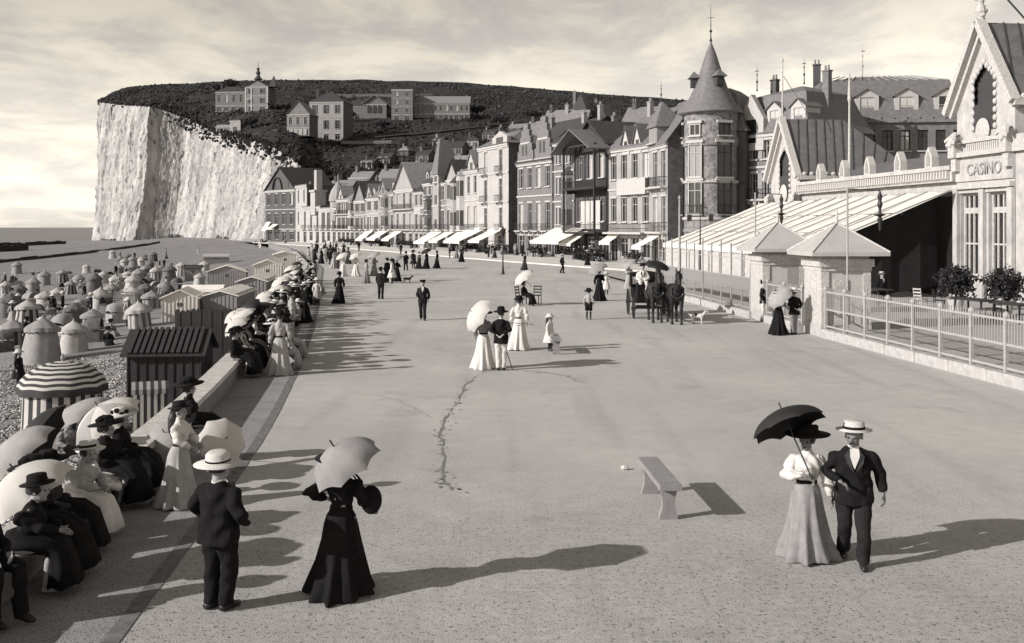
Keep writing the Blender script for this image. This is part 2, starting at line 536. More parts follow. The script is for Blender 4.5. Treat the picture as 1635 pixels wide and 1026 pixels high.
# pebbles lying loose on the near shingle
M_peb = [mat('pebble_pale', 0.45, amp=0.3, scale=2, coord='Object'), mat('pebble_grey', 0.22, amp=0.3, scale=2), mat('pebble_dark', 0.08, amp=0.3, scale=2)]
rs = np.random.RandomState(4)
N = 30000
octv = np.array([(1,0,0), (0,1,0), (-1,0,0), (0,-1,0), (0,0,.6), (0,0,-.6)], float)
octf = np.array([(0,1,4), (1,2,4), (2,3,4), (3,0,4), (1,0,5), (2,1,5), (3,2,5), (0,3,5)])
V, Fc, Mi = [], [], []
k = 0
while k < N:
    d = 9+36*rs.rand()**1.6
    x = wall_x(d)-.6-rs.rand()**1.2*(14+0.1*d)
    if x < -0.52*d-1: continue
    z = beach_z(x, d)
    s = rs.uniform(.022, .06)
    th = rs.rand()*6.28
    c, sn = math.cos(th), math.sin(th)
    vv = octv*np.array([s*rs.uniform(.8, 1.5), s, s*rs.uniform(.6, 1)])*rs.uniform(.8, 1.2, (6, 1))
    V.append(np.stack([x+vv[:,0]*c-vv[:,1]*sn, d+vv[:,0]*sn+vv[:,1]*c, z+vv[:,2]+s*.25], 1))
    Fc.append(octf+6*k)
    Mi += [int(rs.choice(3, p=[.42, .34, .24]))]*8
    k += 1
me = bpy.data.meshes.new('pebbles')
me.from_pydata(np.concatenate(V).tolist(), [], np.concatenate(Fc).tolist())
for m_ in M_peb: me.materials.append(m_)
me.polygons.foreach_set('material_index', Mi)
me.polygons.foreach_set('use_smooth', [True]*len(me.polygons))
tag(put('pebbles', me, M_peb, kind='stuff'), 'loose grey and pale pebbles covering the near shingle', 'pebbles')
# -- sea
M_sea = mat('sea_water', 0.1, rough=0.35, amp=0.2, scale=0.02, stretch=(0.3, 1, 1), bump=0.3, bscale=0.2, spec=0.5)
q = MB()
q.add([(-15000, -200, SEA_Z), (400, -200, SEA_Z), (400, 15000, SEA_Z), (-15000, 15000, SEA_Z)], [(0,1,2,3)])
put('sea', q, M_sea, kind='structure')
# -- groynes: low dark timber fences running down the sand
M_groyne = mat('tarred_timber', 0.03, amp=0.4, scale=0.5)
def groyne(p0, p1, h, label):
    A, B = bp(*p0), bp(*p1)
    n = 16
    t = thing('groyne', label, 'groyne', A, 0, 'timber groynes across the beach')
    for i in range(n):
        a, b = A.lerp(B, i/n), A.lerp(B, (i+.97)/n)
        a.z, b.z = beach_z(a.x, a.y), beach_z(b.x, b.y)
        q = MB()
        dn = (b-a).normalized(); s = Vector((dn.y, -dn.x, 0))*.25
        hh = h*random.uniform(.8, 1.15)
        vs_ = [a-s-A, b-s-A, b+s-A, a+s-A]
        q.add([v-Vector((0,0,.4)) for v in vs_]+[v+Vector((0,0,hh)) for v in vs_], [(0,3,2,1), (4,5,6,7), (0,1,5,4), (1,2,6,5), (2,3,7,6), (3,0,4,7)])
        put('plank_bay', q, M_groyne, t)
groyne((-60, 425), (255, 388), 0.75, 'long dark groyne running across the sand to the cliff')
groyne((-30, 395), (105, 389), 1.7, 'short dark groyne at the water edge far left')
groyne((-30, 403), (45, 399), 2.3, 'thick dark mass of groyne timbers at the left edge')
# -- hill and cliff
PX_ = [150, 165, 185, 205, 240, 262, 300, 340, 400, 440, 475, 500, 560, 650, 740, 820, 900, 980, 1050, 1200, 1400, 1700]
D_BASE = [600, 585, 565, 548, 522, 526, 526, 480, 400, 352, 330, 330, 330, 325, 320, 315, 310, 310, 310, 310, 310, 310]
Y_TOP = [166, 166, 169, 171, 173, 178, 192, 212, 226, 240, 262, 290, 300, 300, 300, 300, 300, 300, 300, 300, 300, 300]
Y_CREST = [165, 157, 145, 139, 135, 134, 133.5, 131, 128, 127, 127, 127, 127, 129, 132, 137, 144, 151, 156, 165, 175, 190]
def hp(px, arr): return float(np.interp(px, PX_, arr))
def hill_pt(px, t):
    """t 0 = upper edge of the cliff, 1 = crest"""
    d0 = hp(px, D_BASE)+12
    d1 = 690.0 if px > 240 else 600+90*max(0, (px-150)/90)
    d1 = max(d1, d0+12)
    d = d0+(d1-d0)*t
    y0, y1 = hp(px, Y_TOP), hp(px, Y_CREST)
    u = 1-(1-t)**1.35
    y = y0+(y1-y0)*u
    return at(px, d, zof(y, d))
def hill_at(px, py):
    lo, hi = 0.0, 1.0
    for _ in range(30):
        m_ = (lo+hi)/2
        p = hill_pt(px, m_)
        yy = HY+(CAMZ-p.z)*F/p.y
        if yy > py: lo = m_
        else: hi = m_
    return hill_pt(px, lo)
M_hill = mat('rough_turf', 0.022, amp=0.5, scale=0.035, speck=(0.11, 0.12, 0.06), bump=1.2, bscale=0.25, detail=8)
q = MB()
pxs = list(np.arange(161, 1700, 7.0))
NT = 26
for px in pxs:
    for k in range(-1, NT+3):
        if k == -1:
            p = hill_pt(px, 0); k_ = 14 if px > 480 else -3; p = Vector((p.x*(p.y-k_)/p.y, p.y-k_, -6))
        elif k <= NT:
            p = hill_pt(px, k/NT)
            if 0 < k < NT: p.z += 1.1*fnoise(p.x, p.y, .035)+.6*fnoise(p.x, p.y, .12, 3)
            if k == NT: p.z += 0.7*fnoise(p.x, p.y, .06)
        elif k == NT+1:
            p = hill_pt(px, 1); p = Vector((p.x*1.08, p.y*1.08+20, p.z-3))
        else:
            p = hill_pt(px, 1); p = Vector((p.x*1.6, p.y*1.6, p.z-70))
        q.v.append(tuple(p))
nr = NT+4
for i in range(len(pxs)-1):
    for k in range(nr-1):
        q.f.append((i*nr+k, (i+1)*nr+k, (i+1)*nr+k+1, i*nr+k+1)); q.m.append(0)
put('hill', q, M_hill, kind='structure', smooth=True)
M_chalk = mat('chalk', 0.34, amp=0.5, scale=0.11, stretch=(1.3, 1.3, 0.38), speck=(0.34, 0.09, 0.13), bump=1.2, bscale=0.3, detail=10)
q = MB()
cp = list(np.arange(160, 500, 1.1))
NZ = 84
for i, px in enumerate(cp):
    db = hp(max(px, 150), D_BASE)
    top = hill_pt(max(px, 150), 0)
    foot = at(px, db-6, -5.8)
    dirn = Vector((-.75, -.66, 0))
    for k in range(NZ+1):
        t = k/NZ
        p = foot.lerp(Vector((top.x, top.y, top.z)), t)
        if px < 160: p.x = foot.x+(top.x-foot.x)*t
        butt = (3 if px < 200 else 7)*(1-t)**2.2*max(0, 0.75+fnoise(px*.028, 0, 1.0, 2))      # buttress fans at the foot
        rg = lambda a_, b_, o_: 1-2.2*abs(fnoise(a_, b_, 1.0, o_))         # sharp crested ribs and gullies
        rib = 1.5*rg(px*.055, t*.5, 7)+1.0*rg(px*.16, t*1.2, 1)+.7*rg(px*.38, t*2.6, 3)+.7*fnoise(px*.8, t*14, 1.0, 5)+.5*fnoise(px*1.7, t*34, 1.0, 9)
        rib += .55*((t*17+.8*fnoise(px*.06, t, 1.0, 2)) % 1.0)               # beds of flint stand out as ledges
        edge = min(1, (1-t)*9)
        p += dirn*(butt+rib*(.35+.65*edge))
        if t == 1: p.z += .8+.8*fnoise(px*.4, 1, 1)
        q.v.append(tuple(p))
for i in range(len(cp)-1):
    for k in range(NZ): 
        a = i*(NZ+1)+k
        q.f.append((a, a+NZ+1, a+NZ+2, a+1)); q.m.append(0)
put('cliff', q, M_chalk, kind='structure')
# far side of the headland so that the tip has thickness
q = MB()
tip_f, tip_t = at(166, 596, -5.8), hill_pt(166, 0)
for k in range(9):
    a, b = tip_f.lerp(tip_t, k/8), (tip_f+Vector((60, 420, 0))).lerp(tip_t+Vector((60, 420, -4)), k/8)
    q.v += [tuple(a), tuple(b)]
for k in range(8): q.f.append((2*k, 2*k+1, 2*k+3, 2*k+2)); q.m.append(0)
put('cliff_far_side', q, M_chalk, kind='structure')
# boulders fallen at the foot and scrub spilling over the edge
def lumps(name, label, cat, pts, m, jag=.35):
    rs_ = np.random.RandomState(len(pts))
    bm = bmesh.new(); bmesh.ops.create_icosphere(bm, subdivisions=1, radius=1)
    iv = np.array([v.co[:] for v in bm.verts]); fi = np.array([[v.index for v in f.verts] for f in bm.faces]); bm.free()
    V, Fc = [], []
    for i, (p, s, h) in enumerate(pts):
        vv = iv*(1+jag*rs_.uniform(-1, 1, (len(iv), 1)))*np.array([s, s, h])
        V.append(vv+np.array(p)); Fc.append(fi+len(iv)*i)
    me = bpy.data.meshes.new(name); me.from_pydata(np.concatenate(V).tolist(), [], np.concatenate(Fc).tolist())
    return tag(put(name, me, m, kind='stuff'), label, cat)
pts = []
for i in range(150):
    px = random.uniform(160, 430)
    d = hp(px, D_BASE)-random.uniform(10, 24)
    p = at(px, d); p.z = beach_z(p.x, p.y)+.2
    s = random.uniform(.4, 1.6); pts.append((p, s, s*.7))
lumps('fallen_rocks', 'dark fallen rocks scattered along the foot of the chalk cliff', 'rocks', pts, mat('dark_rock', .1, amp=.4, scale=.4))
M_scrub = [mat('scrub', 0.016, amp=0.6, scale=0.25, bump=.3, bscale=1.2), mat('scrub_grey', 0.05, amp=0.5, scale=0.3, bump=.3, bscale=1.2)]
pts, pts2 = [], []
for i in range(9000):
    px = random.uniform(158, 1120)
    t = random.random()**1.2*.97
    p = hill_pt(px, t)
    s = random.uniform(.4, 1.1)
    (pts if random.random() < .72 else pts2).append((p, s, s*random.uniform(.7, 1.1)))
for i in range(2200):                      # dark shelf of scrub below the villas, over the cliff edge
    px = random.triangular(240, 480, 440)
    p = hill_pt(px, random.random()*.06)+Vector((random.uniform(-2, 1), random.uniform(-5, 2), random.uniform(-5, 1)))
    s = random.uniform(.25, .8); pts.append((p, s, s))
for i in range(1100):                      # wooded hollow behind the far houses
    px = random.uniform(455, 800)
    p = hill_pt(px, random.random()*.05)+Vector((0, random.uniform(-4, 2), random.uniform(-7, 2)))
    s = random.uniform(.8, 1.9); pts.append((p, s, s*1.2))
lumps('hill_scrub', 'dark scrub and bushes covering the hillside', 'scrub', pts, M_scrub[0], .45)
lumps('hill_scrub', 'greyish tufts of dry growth dotted over the hillside', 'scrub', pts2, M_scrub[1], .45)
# ================================================================== houses
def yaw(ax, ay): return math.atan2(ay, ax)
WIN = {}
def win_mesh(w, h, kind):
    key = (round(w, 2), round(h, 2), kind)
    if key in WIN: return WIN[key]
    fr = MB()
    b = 0.09
    fr.box(0, w, -.02, .06, 0, b); fr.box(0, w, -.02, .06, h-b, h)
    fr.box(0, b, -.02, .06, b, h-b); fr.box(w-b, w, -.02, .06, b, h-b)
    fr.box(w/2-.035, w/2+.035, 0, .05, b, h-b)
    if h > 1.5: fr.box(b, w-b, 0, .05, h*.7, h*.7+.05)
    pn = MB(); pn.box(b*.5, w-b*.5, .07, .085, b*.5, h-b*.5)
    sl = MB(); sl.box(-.12, w+.12, -.2, .0, -.12, 0)
    shs = []
    for x0 in (-w*.46-.02, w+.02):
        sh = MB(); shs.append(sh)
        sh.box(x0, x0+w*.46, -.2, -.155, .02, h-.02)
        for k in range(4): sh.box(x0+.04, x0+w*.46-.04, -.215, -.2, .1+k*(h-.1)/4, (k+1)*(h-.1)/4)
    WIN[key] = (fr.mesh('window'), pn.mesh('pane'), sl.mesh('sill'), [s_.mesh('shutter') for s_ in shs])
    return WIN[key]
def add_window(root, x, z, w, h, y=0.0, curtain=False, shut=False, sill=True, frame=None, rz=0, shm=None):
    fr, pn, sl, sh = win_mesh(w, h, 0)
    f = put('window', fr, frame or M_trim, root, (x, y+.16, z), (0, 0, rz))
    put('pane', pn, M_curtain if curtain else M_glass, f)
    if sill: put('sill', sl, M_trim, f, (0, -.16, 0))
    if shut:
        for s_ in sh: put('shutter', s_, shm or M_shutter, f, (0, 0.03, 0))
    return f
def wall_holes(mb, L, H, holes, z0=0.0, rev=0.18, mi=0, top=None):
    xs = sorted({0, L}|{a for h in holes for a in (h[0], h[0]+h[2])})
    zs = sorted({z0, H}|{a for h in holes for a in (h[1], h[1]+h[3])})
    for i in range(len(xs)-1):
        for j in range(len(zs)-1):
            cx, cz = (xs[i]+xs[i+1])/2, (zs[j]+zs[j+1])/2
            if any(h[0] < cx < h[0]+h[2] and h[1] < cz < h[1]+h[3] for h in holes): continue
            mb.add([(xs[i], 0, zs[j]), (xs[i+1], 0, zs[j]), (xs[i+1], 0, zs[j+1]), (xs[i], 0, zs[j+1])], [(0,1,2,3)], mi)
    for x, z, w, h in holes:
        a, b = [(x, 0, z), (x+w, 0, z), (x+w, 0, z+h), (x, 0, z+h)], [(x, rev, z), (x+w, rev, z), (x+w, rev, z+h), (x, rev, z+h)]
        mb.add(a+b, [(0,1,5,4), (1,2,6,5), (2,3,7,6), (3,0,4,7)], mi)
def railing(w, dpt=0.7, h=0.95, n=None):
    q = MB()
    q.box(0, w, -dpt, -dpt+.05, h-.06, h); q.box(0, w, -dpt, -dpt+.04, .08, .13)
    for s in (0, w-.04): q.box(s, s+.04, -dpt+.05, 0, h-.06, h-.005)
    n = n or max(4, int(w/.24))
    for i in range(n+1):
        x = min(w-.03, w*i/n); q.box(x, x+.03, -dpt+.005, -dpt+.035, .13, h-.06)
    return q
def balcony(root, x, z, w, dpt=0.75, m=None, slab=None):
    q = MB(); q.box(x, x+w, -dpt, .0, z-.16, z)
    for s in (x+.15, x+w-.3): q.box(s, s+.15, -dpt*.7, 0, z-.5, z-.162)
    b = put('balcony', q, slab or M_trim, root)
    put('railing', railing(w-.06, dpt-.03), m or M_iron, b, (x+.03, 0, z))
    return b
def awning(root, x, z, w, out, drop, m=None, stripes=None):
    q = MB()
    n = max(3, int(w/.5))
    for i in range(n):
        a, b = x+w*i/n, x+w*(i+1)/n
        sag = .05
        q.add([(a, -.02, z), (b, -.02, z), (b, -out*.5, z-drop*.5-sag), (a, -out*.5, z-drop*.5-sag), (b, -out, z-drop), (a, -out, z-drop)],
              [(0,1,2,3), (3,2,4,5)], i % 2 if stripes else 0)
        q.add([(a, -out, z-drop), (b, -out, z-drop), (b-.02, -out-.01, z-drop-.28), ((a+b)/2, -out-.01, z-drop-.36), (a+.02, -out-.01, z-drop-.28)], [(0,1,2,3,4)], i % 2 if stripes else 0)
    a = put('awning', q, [m or M_canvas, stripes or M_shutter] if stripes else (m or M_canvas), root)
    p = MB()
    for s in (x+.03, x+w-.03):
        p.beam((s, -out+.02, z-drop-.02), (s, 0, z-drop-.1), .04)
    put('awning_arm', p, M_iron, a)
    return a
def gable_roof(mb, L, D, z0, z1, axis='x', ov=0.35, th=.14, mi=0):
    """axis x: ridge along the facade; y: gable to the front"""
    if axis == 'x':
        P = [(-ov, -ov, z0-.1), (L+ov, -ov, z0-.1), (L+ov, D/2, z1), (-ov, D/2, z1), (-ov, D+ov, z0-.1), (L+ov, D+ov, z0-.1)]
    else:
        P = [(-ov, -ov, z0-.1), (-ov, D+ov, z0-.1), (L/2, D+ov, z1), (L/2, -ov, z1), (L+ov, -ov, z0-.1), (L+ov, D+ov, z0-.1)]
        P = [P[0], P[1], P[2], P[3], P[4], P[5]]
    Q = [(x, y, z-th) for x, y, z in P]
    if axis == 'x': fs = [(0,1,2,3), (3,2,5,4)]
    else: fs = [(1,0,3,2), (2,3,4,5)]
    mb.add(P+Q, fs+[tuple(i+6 for i in reversed(f)) for f in fs], mi)
    ed = [(0,1), (1,2), (2,5), (5,4), (4,3), (3,0)] if axis == 'x' else [(0,3), (3,4), (4,5), (5,2), (2,1), (1,0)]
    mb.add(P+Q, [(b, a, a+6, b+6) for a, b in ed], mi)
def hip_roof(mb, L, D, z0, z1, ov=0.4, k=.5, mi=0):
    i = min(L, D)/2*k*2
    i = min(i, L/2-.05, D/2-.05) if k < 1 else min(L, D)/2-.05
    P = [(-ov, -ov, z0), (L+ov, -ov, z0), (L+ov, D+ov, z0), (-ov, D+ov, z0), (i, D/2 if D <= L else i, z1), (L-i, D/2 if D <= L else i, z1), (L-i, D/2 if D <= L else D-i, z1), (i, D/2 if D <= L else D-i, z1)]
    mb.add(P, [(0,1,5,4), (1,2,6,5), (2,3,7,6), (3,0,4,7), (4,5,6,7), (3,2,1,0)], mi)
def mansard(mb, L, D, z0, z1, zt, ins=1.1, ov=.3, mi=0, mt=0):
    """steep lower slopes with a flared foot, shallow hip on top"""
    rings = [(-ov, z0), (.12*ins, z0+.18*(z1-z0)), (.62*ins, z0+.6*(z1-z0)), (ins, z1)]
    o = len(mb.v)
    for s, z in rings: mb.v += [(s, s, z), (L-s, s, z), (L-s, D-s, z), (s, D-s, z)]
    for i in range(len(rings)-1):
        for j in range(4):
            mb.f.append((o+4*i+j, o+4*i+(j+1) % 4, o+4*i+4+(j+1) % 4, o+4*i+4+j)); mb.m.append(mi)
    k = o+4*(len(rings)-1)
    h = min(L, D)/2-.1
    e = [(h, D/2 if D <= L else h, zt), (L-h, D/2 if D <= L else h, zt), (L-h, D/2 if D <= L else D-h, zt), (h, D/2 if D <= L else D-h, zt)]
    if zt > z1:
        mb.v += e; k2 = len(mb.v)-4
        for j in range(4): mb.f.append((k+j, k+(j+1) % 4, k2+(j+1) % 4, k2+j)); mb.m.append(mt)
        mb.f.append((k2, k2+1, k2+2, k2+3)); mb.m.append(mt)
    else: mb.f.append((k, k+1, k+2, k+3)); mb.m.append(mt)
    mb.f.append((o+3, o+2, o+1, o)); mb.m.append(mi)
def chimney(root, x, y, z0, z1, w=.7, d=.5, m=None, pots=2):
    q = MB(); q.box(x, x+w, y, y+d, z0, z1); q.box(x-.06, x+w+.06, y-.06, y+d+.06, z1, z1+.14)
    c = put('chimney', q, m or M_brick, root)
    p = MB()
    for i in range(pots):
        xx = x+w*(i+.5)/pots; p.lathe([(.11, z1+.14), (.09, z1+.55), (.11, z1+.6)], 8, c=(xx, y+d/2, 0))
    put('chimney_pot', p, M_tile, c)
    return c
def dormer(root, x, z, w, h, y=.3, dep=1.6, m=None, rm=None, curtain=False, peak=.7):
    q = MB()
    wall_holes(q, w, h, [(w*.2, .25, w*.6, h-.45)], rev=.12)
    q.add([(0,0,0), (0,dep,0), (0,dep,h), (0,0,h), (w,0,0), (w,dep,0), (w,dep,h), (w,0,h)], [(0,3,2,1), (4,5,6,7)])
    q.add([(0,0,h), (w,0,h), (w/2,0,h+peak)], [(0,1,2)])
    dm = put('dormer', q, m or M_trim, root, (x, y, z))
    r = MB(); gable_roof(r, w, dep, h, h+peak, 'y', .2, .08)
    put('dormer_roof', r, rm or M_slate, dm)
    f = MB(); f.box(w*.2, w*.8, .1, .12, .25, h-.2)
    put('dormer_pane', f, M_curtain if curtain else M_glass, dm)
    fr = MB(); fr.box(w*.5-.03, w*.5+.03, .06, .1, .25, h-.2); fr.box(w*.2, w*.8, .06, .095, h*.6, h*.6+.05)
    put('dormer_frame', fr, M_trim, dm)
    return dm
def finial(root, x, y, z, h, m=None):
    q = MB()
    q.lathe([(.12, 0), (.05, .15), (.04, h*.3), (.12, h*.36), (.04, h*.42), (.03, h*.6), (.08, h*.65), (.02, h*.7), (.012, h)], 8, c=(x, y, z))
    q.box(x-.22, x+.22, y-.015, y+.015, z+h*.78, z+h*.81)
    return put('finial', q, m or M_iron, root, smooth=True)
def house(label, pl, pr, dl, dr, eave_y, top_y, depth=11, roof='gable', floors=3, bays=3, wall=None, roofm=None,
          side=None, balc=(), awn=(), shut=None, curt=.14, dorm=0, chim=1, band=True, name='house', trim=None,
          ground='shop', side_win=0, zbase=0.0, bal_full=False, extra=None, pair=False, dsize=1.5, oriel=False, gablet=False):
    wall = wall or M_cream; roofm = roofm or M_slate; side = side or M_dbrick; trim = trim or M_trim
    A, B = at(pl, dl), at(pr, dr)
    L = (B-A).length
    rz = yaw(B.x-A.x, B.y-A.y)
    dm = (dl+dr)/2
    H = zof(eave_y, dm)-zbase
    T = zof(top_y, dm)-zbase
    rt = thing(name, label, 'house', (A.x, A.y, zbase), rz)
    rnd = random.Random(int(pl*13+pr))
    g = 3.4 if floors > 1 else H
    orb = rnd.randrange(bays)
    if shut is None: shut = rnd.random() < .6
    shm = rnd.choice([M_shutter, M_dshut, M_dshut])
    fh = (H-g)/max(1, floors-1) if floors > 1 else H
    holes, wins = [], []
    bw_ = L/bays
    for fl in range(floors):
        z = 0 if fl == 0 else g+(fl-1)*fh
        hh = g if fl == 0 else fh
        for b in range(bays):
            if fl == 0 and ground == 'none': continue
            w = min(1.35, bw_*.58)
            tall = (fl in balc)
            wz, wh = (z+.12, hh*.78) if tall else (z+hh*.24, hh*.56)
            if fl == 0: wz, wh = (.12, 2.7) if b % 2 == 0 else (.6, 2.2); w = min(2.2, bw_*.74)
            if pair and fl:
                for s in (-.5, .5):
                    holes.append((bw_*(b+.5)+s*w*.62-w*.28+0, wz, w*.5, wh)); wins.append(holes[-1]+(fl,))
            else:
                holes.append((bw_*(b+.5)-w/2, wz, w, wh)); wins.append(holes[-1]+(fl,))
    q = MB()
    wall_holes(q, L, H, holes)
    if roof == 'gable_front': q.add([(0,0,H), (L,0,H), (L/2,0,T-.12)], [(0,1,2)])
    put('wall', q, wall, rt)
    q = MB()
    q.add([(0,0,0), (0,depth,0), (0,depth,H), (0,0,H), (L,0,0), (L,depth,0), (L,depth,H), (L,0,H)], [(0,3,2,1), (4,5,6,7), (1,2,6,5)])
    if roof == 'gable':
        q.add([(0,0,H), (0,depth,H), (0,depth/2,T-.1), (L,0,H), (L,depth,H), (L,depth/2,T-.1)], [(0,2,1), (3,4,5)])
    put('side_wall', q, side, rt)
    for x, z, w, h, fl in wins:
        add_window(rt, x, z, w, h, 0, rnd.random() < curt and fl, shut and fl > 0, sill=(fl > 0), frame=trim, shm=shm)
    if band:
        sc_ = MB(); sc_.box(-.04, L+.04, -.12, -.003, -.1, .1); sc_ = sc_.mesh('string_course')
        for fl in range(1, floors): put('string_course', sc_, trim, rt, (0, 0, g+(fl-1)*fh))
        lint = {}
        for x, z, w, h, fl in wins:
            kq = round(w, 3)
            if kq not in lint:
                lq = MB(); lq.box(-.1, w+.1, -.07, -.002, 0, .22); lint[kq] = lq.mesh('lintel')
            put('lintel', lint[kq], trim, rt, (x, 0, z+h))
        q = MB(); q.box(-.1, L+.1, -.28, -.004, H-.32, H-.06); q.box(-.06, L+.06, -.16, -.003, H-.6, H-.322)
        put('cornice', q, trim, rt)
    q = MB()
    if roof == 'gable': gable_roof(q, L, depth, H, T, 'x')
    elif roof == 'gable_front': gable_roof(q, L, depth, H, T, 'y', .5)
    elif roof == 'hip': hip_roof(q, L, depth, H, T)
    elif roof == 'mansard': mansard(q, L, depth, H, H+(T-H)*.8, T, min(1.3, L*.2))
    else:
        q.box(-.1, L+.1, -.1, depth+.1, H, H+.25); T = H+.25
    if roof != 'none': rf = put('roof', q, roofm, rt)
    for i in range(dorm):
        w = min(dsize, L/dorm*.6)
        dormer(rt, L*(i+.5)/dorm-w/2, H+.15, w, min(1.13*dsize, (T-H)*.6), .35 if roof == 'mansard' else .6, 2.0, curtain=rnd.random() < .4)
    for i in range(chim):
        x = [.08, .82, .45][i % 3]*L
        chimney(rt, x, depth*.42, min(H, T-1), T+rnd.uniform(.5, 1.3), m=[M_brick, M_dbrick, M_cream][rnd.randrange(3)])
    if oriel:
        ow = min(2.4, bw_*1.0); ox = bw_*(orb+.5)-ow/2; oz0, oz1 = g+.1, g+fh*(1.85 if floors > 2 else .9)
        q = MB(); q.add([(ox, 0, oz0), (ox+.45, -.75, oz0), (ox+ow-.45, -.75, oz0), (ox+ow, 0, oz0), (ox, 0, oz1), (ox+.45, -.75, oz1), (ox+ow-.45, -.75, oz1), (ox+ow, 0, oz1)], [(0,1,5,4), (1,2,6,5), (2,3,7,6), (3,2,1,0)])
        ob_ = put('oriel', q, wall, rt)
        q = MB(); q.add([(ox-.15, .02, oz1), (ox+.4, -.9, oz1), (ox+ow-.4, -.9, oz1), (ox+ow+.15, .02, oz1), (ox+ow*.3, .0, oz1+1.1), (ox+ow*.7, .0, oz1+1.1)], [(0,1,4), (1,2,5,4), (2,3,5), (3,2,1,0)]); put('oriel_roof', q, roofm, ob_)
        for kf in range(2 if floors > 2 else 1):
            zz = oz0+.7+kf*fh
            q = MB(); q.box(ox+.6, ox+ow-.6, -.79, -.76, zz, zz+fh*.52); put('oriel_pane', q, M_glass, ob_)
            q = MB(); q.box(ox+.5, ox+ow-.5, -.84, -.752, zz-.16, zz-.02); put('oriel_sill', q, trim, ob_)
            for sx in (0, 1):
                xa, xb = (ox+.08, ox+.4) if sx == 0 else (ox+ow-.08, ox+ow-.4)
                q = MB(); q.add([(xa, -.15, zz), (xb, -.70, zz), (xb, -.70, zz+fh*.52), (xa, -.15, zz+fh*.52)], [(0,1,2,3)]); put('oriel_pane', q, M_glass, ob_)
    if gablet and roof in ('gable', 'mansard', 'hip'):
        gw = min(3.2, L*.42); gx = L*(.12 if rnd.random() < .5 else .5)
        q = MB(); q.prism([(gx, H-.3), (gx+gw, H-.3), (gx+gw, H+.9), (gx+gw/2, H+gw*.95), (gx, H+.9)], -.1, .35); gb_ = put('wall_gable', q, wall, rt)
        q = MB(); gable_roof(q, gw, 2.5, H+.9, H+gw*.95+.1, 'y', .3); put('gable_roof', q, roofm, gb_, (gx, -.05, 0))
        q = MB(); q.box(gx+gw*.32, gx+gw*.68, -.13, -.102, H-.1, H+1.2); put('gable_pane', q, M_glass, gb_)
    for fl in balc:
        z = g+(fl-1)*fh+.1
        if bal_full: balcony(rt, .1, z, L-.2)
        else:
            for b in range(bays):
                w = min(1.9, bw_*.86); balcony(rt, bw_*(b+.5)-w/2, z, w)
    for a in awn: awning(rt, *a)
    if extra: extra(rt, L, depth, H, T, g, fh)
    return rt
# --- the row along the promenade, nearest first
def ex_flemish(rt, L, D, H, T, g, fh):
    for i in range(2):
        x0, w = L*(.02+.5*i), L*.46
        h = (T-H)*(1.0 if i else .92)
        pf = []
        N = 5
        for k in range(N):
            xx = w*.5*k/N*.86; pf += [(x0+xx, H+h*(k/N)**.8), (x0+xx, H+h*((k+1)/N)**.8*.97)]
        pf += [(x0+w*.5-.18, H+h), (x0+w*.5+.18, H+h)]
        pf += [(2*x0+w-a, b) for a, b in reversed(pf[:-2])]
        q = MB(); q.prism(pf, -.05, .4)
        gb = put('stepped_gable', q, M_brick, rt)
        for k in range(2):
            q = MB(); q.box(x0+w*(.3+.22*k), x0+w*(.3+.22*k)+.5, -.1, -.052, H+h*.16, H+h*.42)
            put('gable_window', q, M_glass, gb)
        q = MB(); q.box(x0, x0+w, -.16, -.052, H+.05, H+.22); put('gable_band', q, M_trim, gb)
        q = MB(); q.box(x0+w*.2, x0+w*.8, -.14, -.052, H+h*.46, H+h*.5); put('gable_band', q, M_trim, gb)
def ex_h2(rt, L, D, H, T, g, fh):
    for i in range(2):
        w = 1.5
        q = MB(); q.prism([(0,0), (w,0), (w,1.3), (w/2,3.1), (0,1.3)], 0, .25)
        o = put('pointed_dormer', q, M_trim, rt, (L*(.36+.27*i), -.1, H-1.0))
        q = MB(); q.box(w*.28, w*.72, -.03, .0, .35, 1.5); put('dormer_pane', q, M_glass, o)
        q = MB(); gable_roof(q, w, 2.8, 1.35, 3.3, 'y', .2); put('dormer_roof', q, M_slate, o)
    q = MB(); q.box(L*.3, L*.96, -.55, -.3, g+fh*.86, g+fh*1.22); put('balcony_front', q, M_trim, rt)
    q = MB(); q.box(L*.05, L*.95, -1.1, -.3, g-.2, g); b = put('balcony', q, M_trim, rt)
    put('railing', railing(L*.9, .8), M_iron, b, (L*.05, -.3, g))
def ex_chalet(rt, L, D, H, T, g, fh):
    q = MB(); gable_roof(q, L+.8, 3.2, H-.6, H+1.9, 'y', .7)
    put('porch_gable', q, M_slate, rt, (-.4, -2.2, 0))
    q = MB()
    for x in (0.1, L-.3): q.box(x, x+.22, -1.7, -1.5, g, H)
    for i in range(7): q.beam((L*i/6.5+.1, -1.6, H-.7), (L*(i+.5)/6.5+.1, -1.6, H-.05), .12)
    q.box(0, L, -1.72, -1.48, H-.2, H); q.box(0, L, -1.72, -1.5, g+fh*1.0-.1, g+fh*1.0+.1)
    put('timber_frame', q, M_dwood, rt)
    for z in (g, g+fh):
        balcony(rt, 0, z, L, 1.7, M_dwood, M_dwood)
    for i in range(4):
        q = MB(); x = L*.2+i*L*.155; q.box(x, x+L*.13, -.06, -.03, g+.35, g+fh*.72); put('bay_glazing', q, M_curtain, rt)
def ex_white(rt, L, D, H, T, g, fh):
    q = MB(); q.prism([(L*.5, H-.4), (L*.98, H-.4), (L*.98, H+1.0), (L*.74, H+1.9), (L*.5, H+1.0)], -.12, .5)
    put('front_dormer', q, M_white, rt)
    q = MB(); q.box(L*.63, L*.85, -.14, -.12, H-.2, H+1.0); put('dormer_pane', q, M_glass, rt)
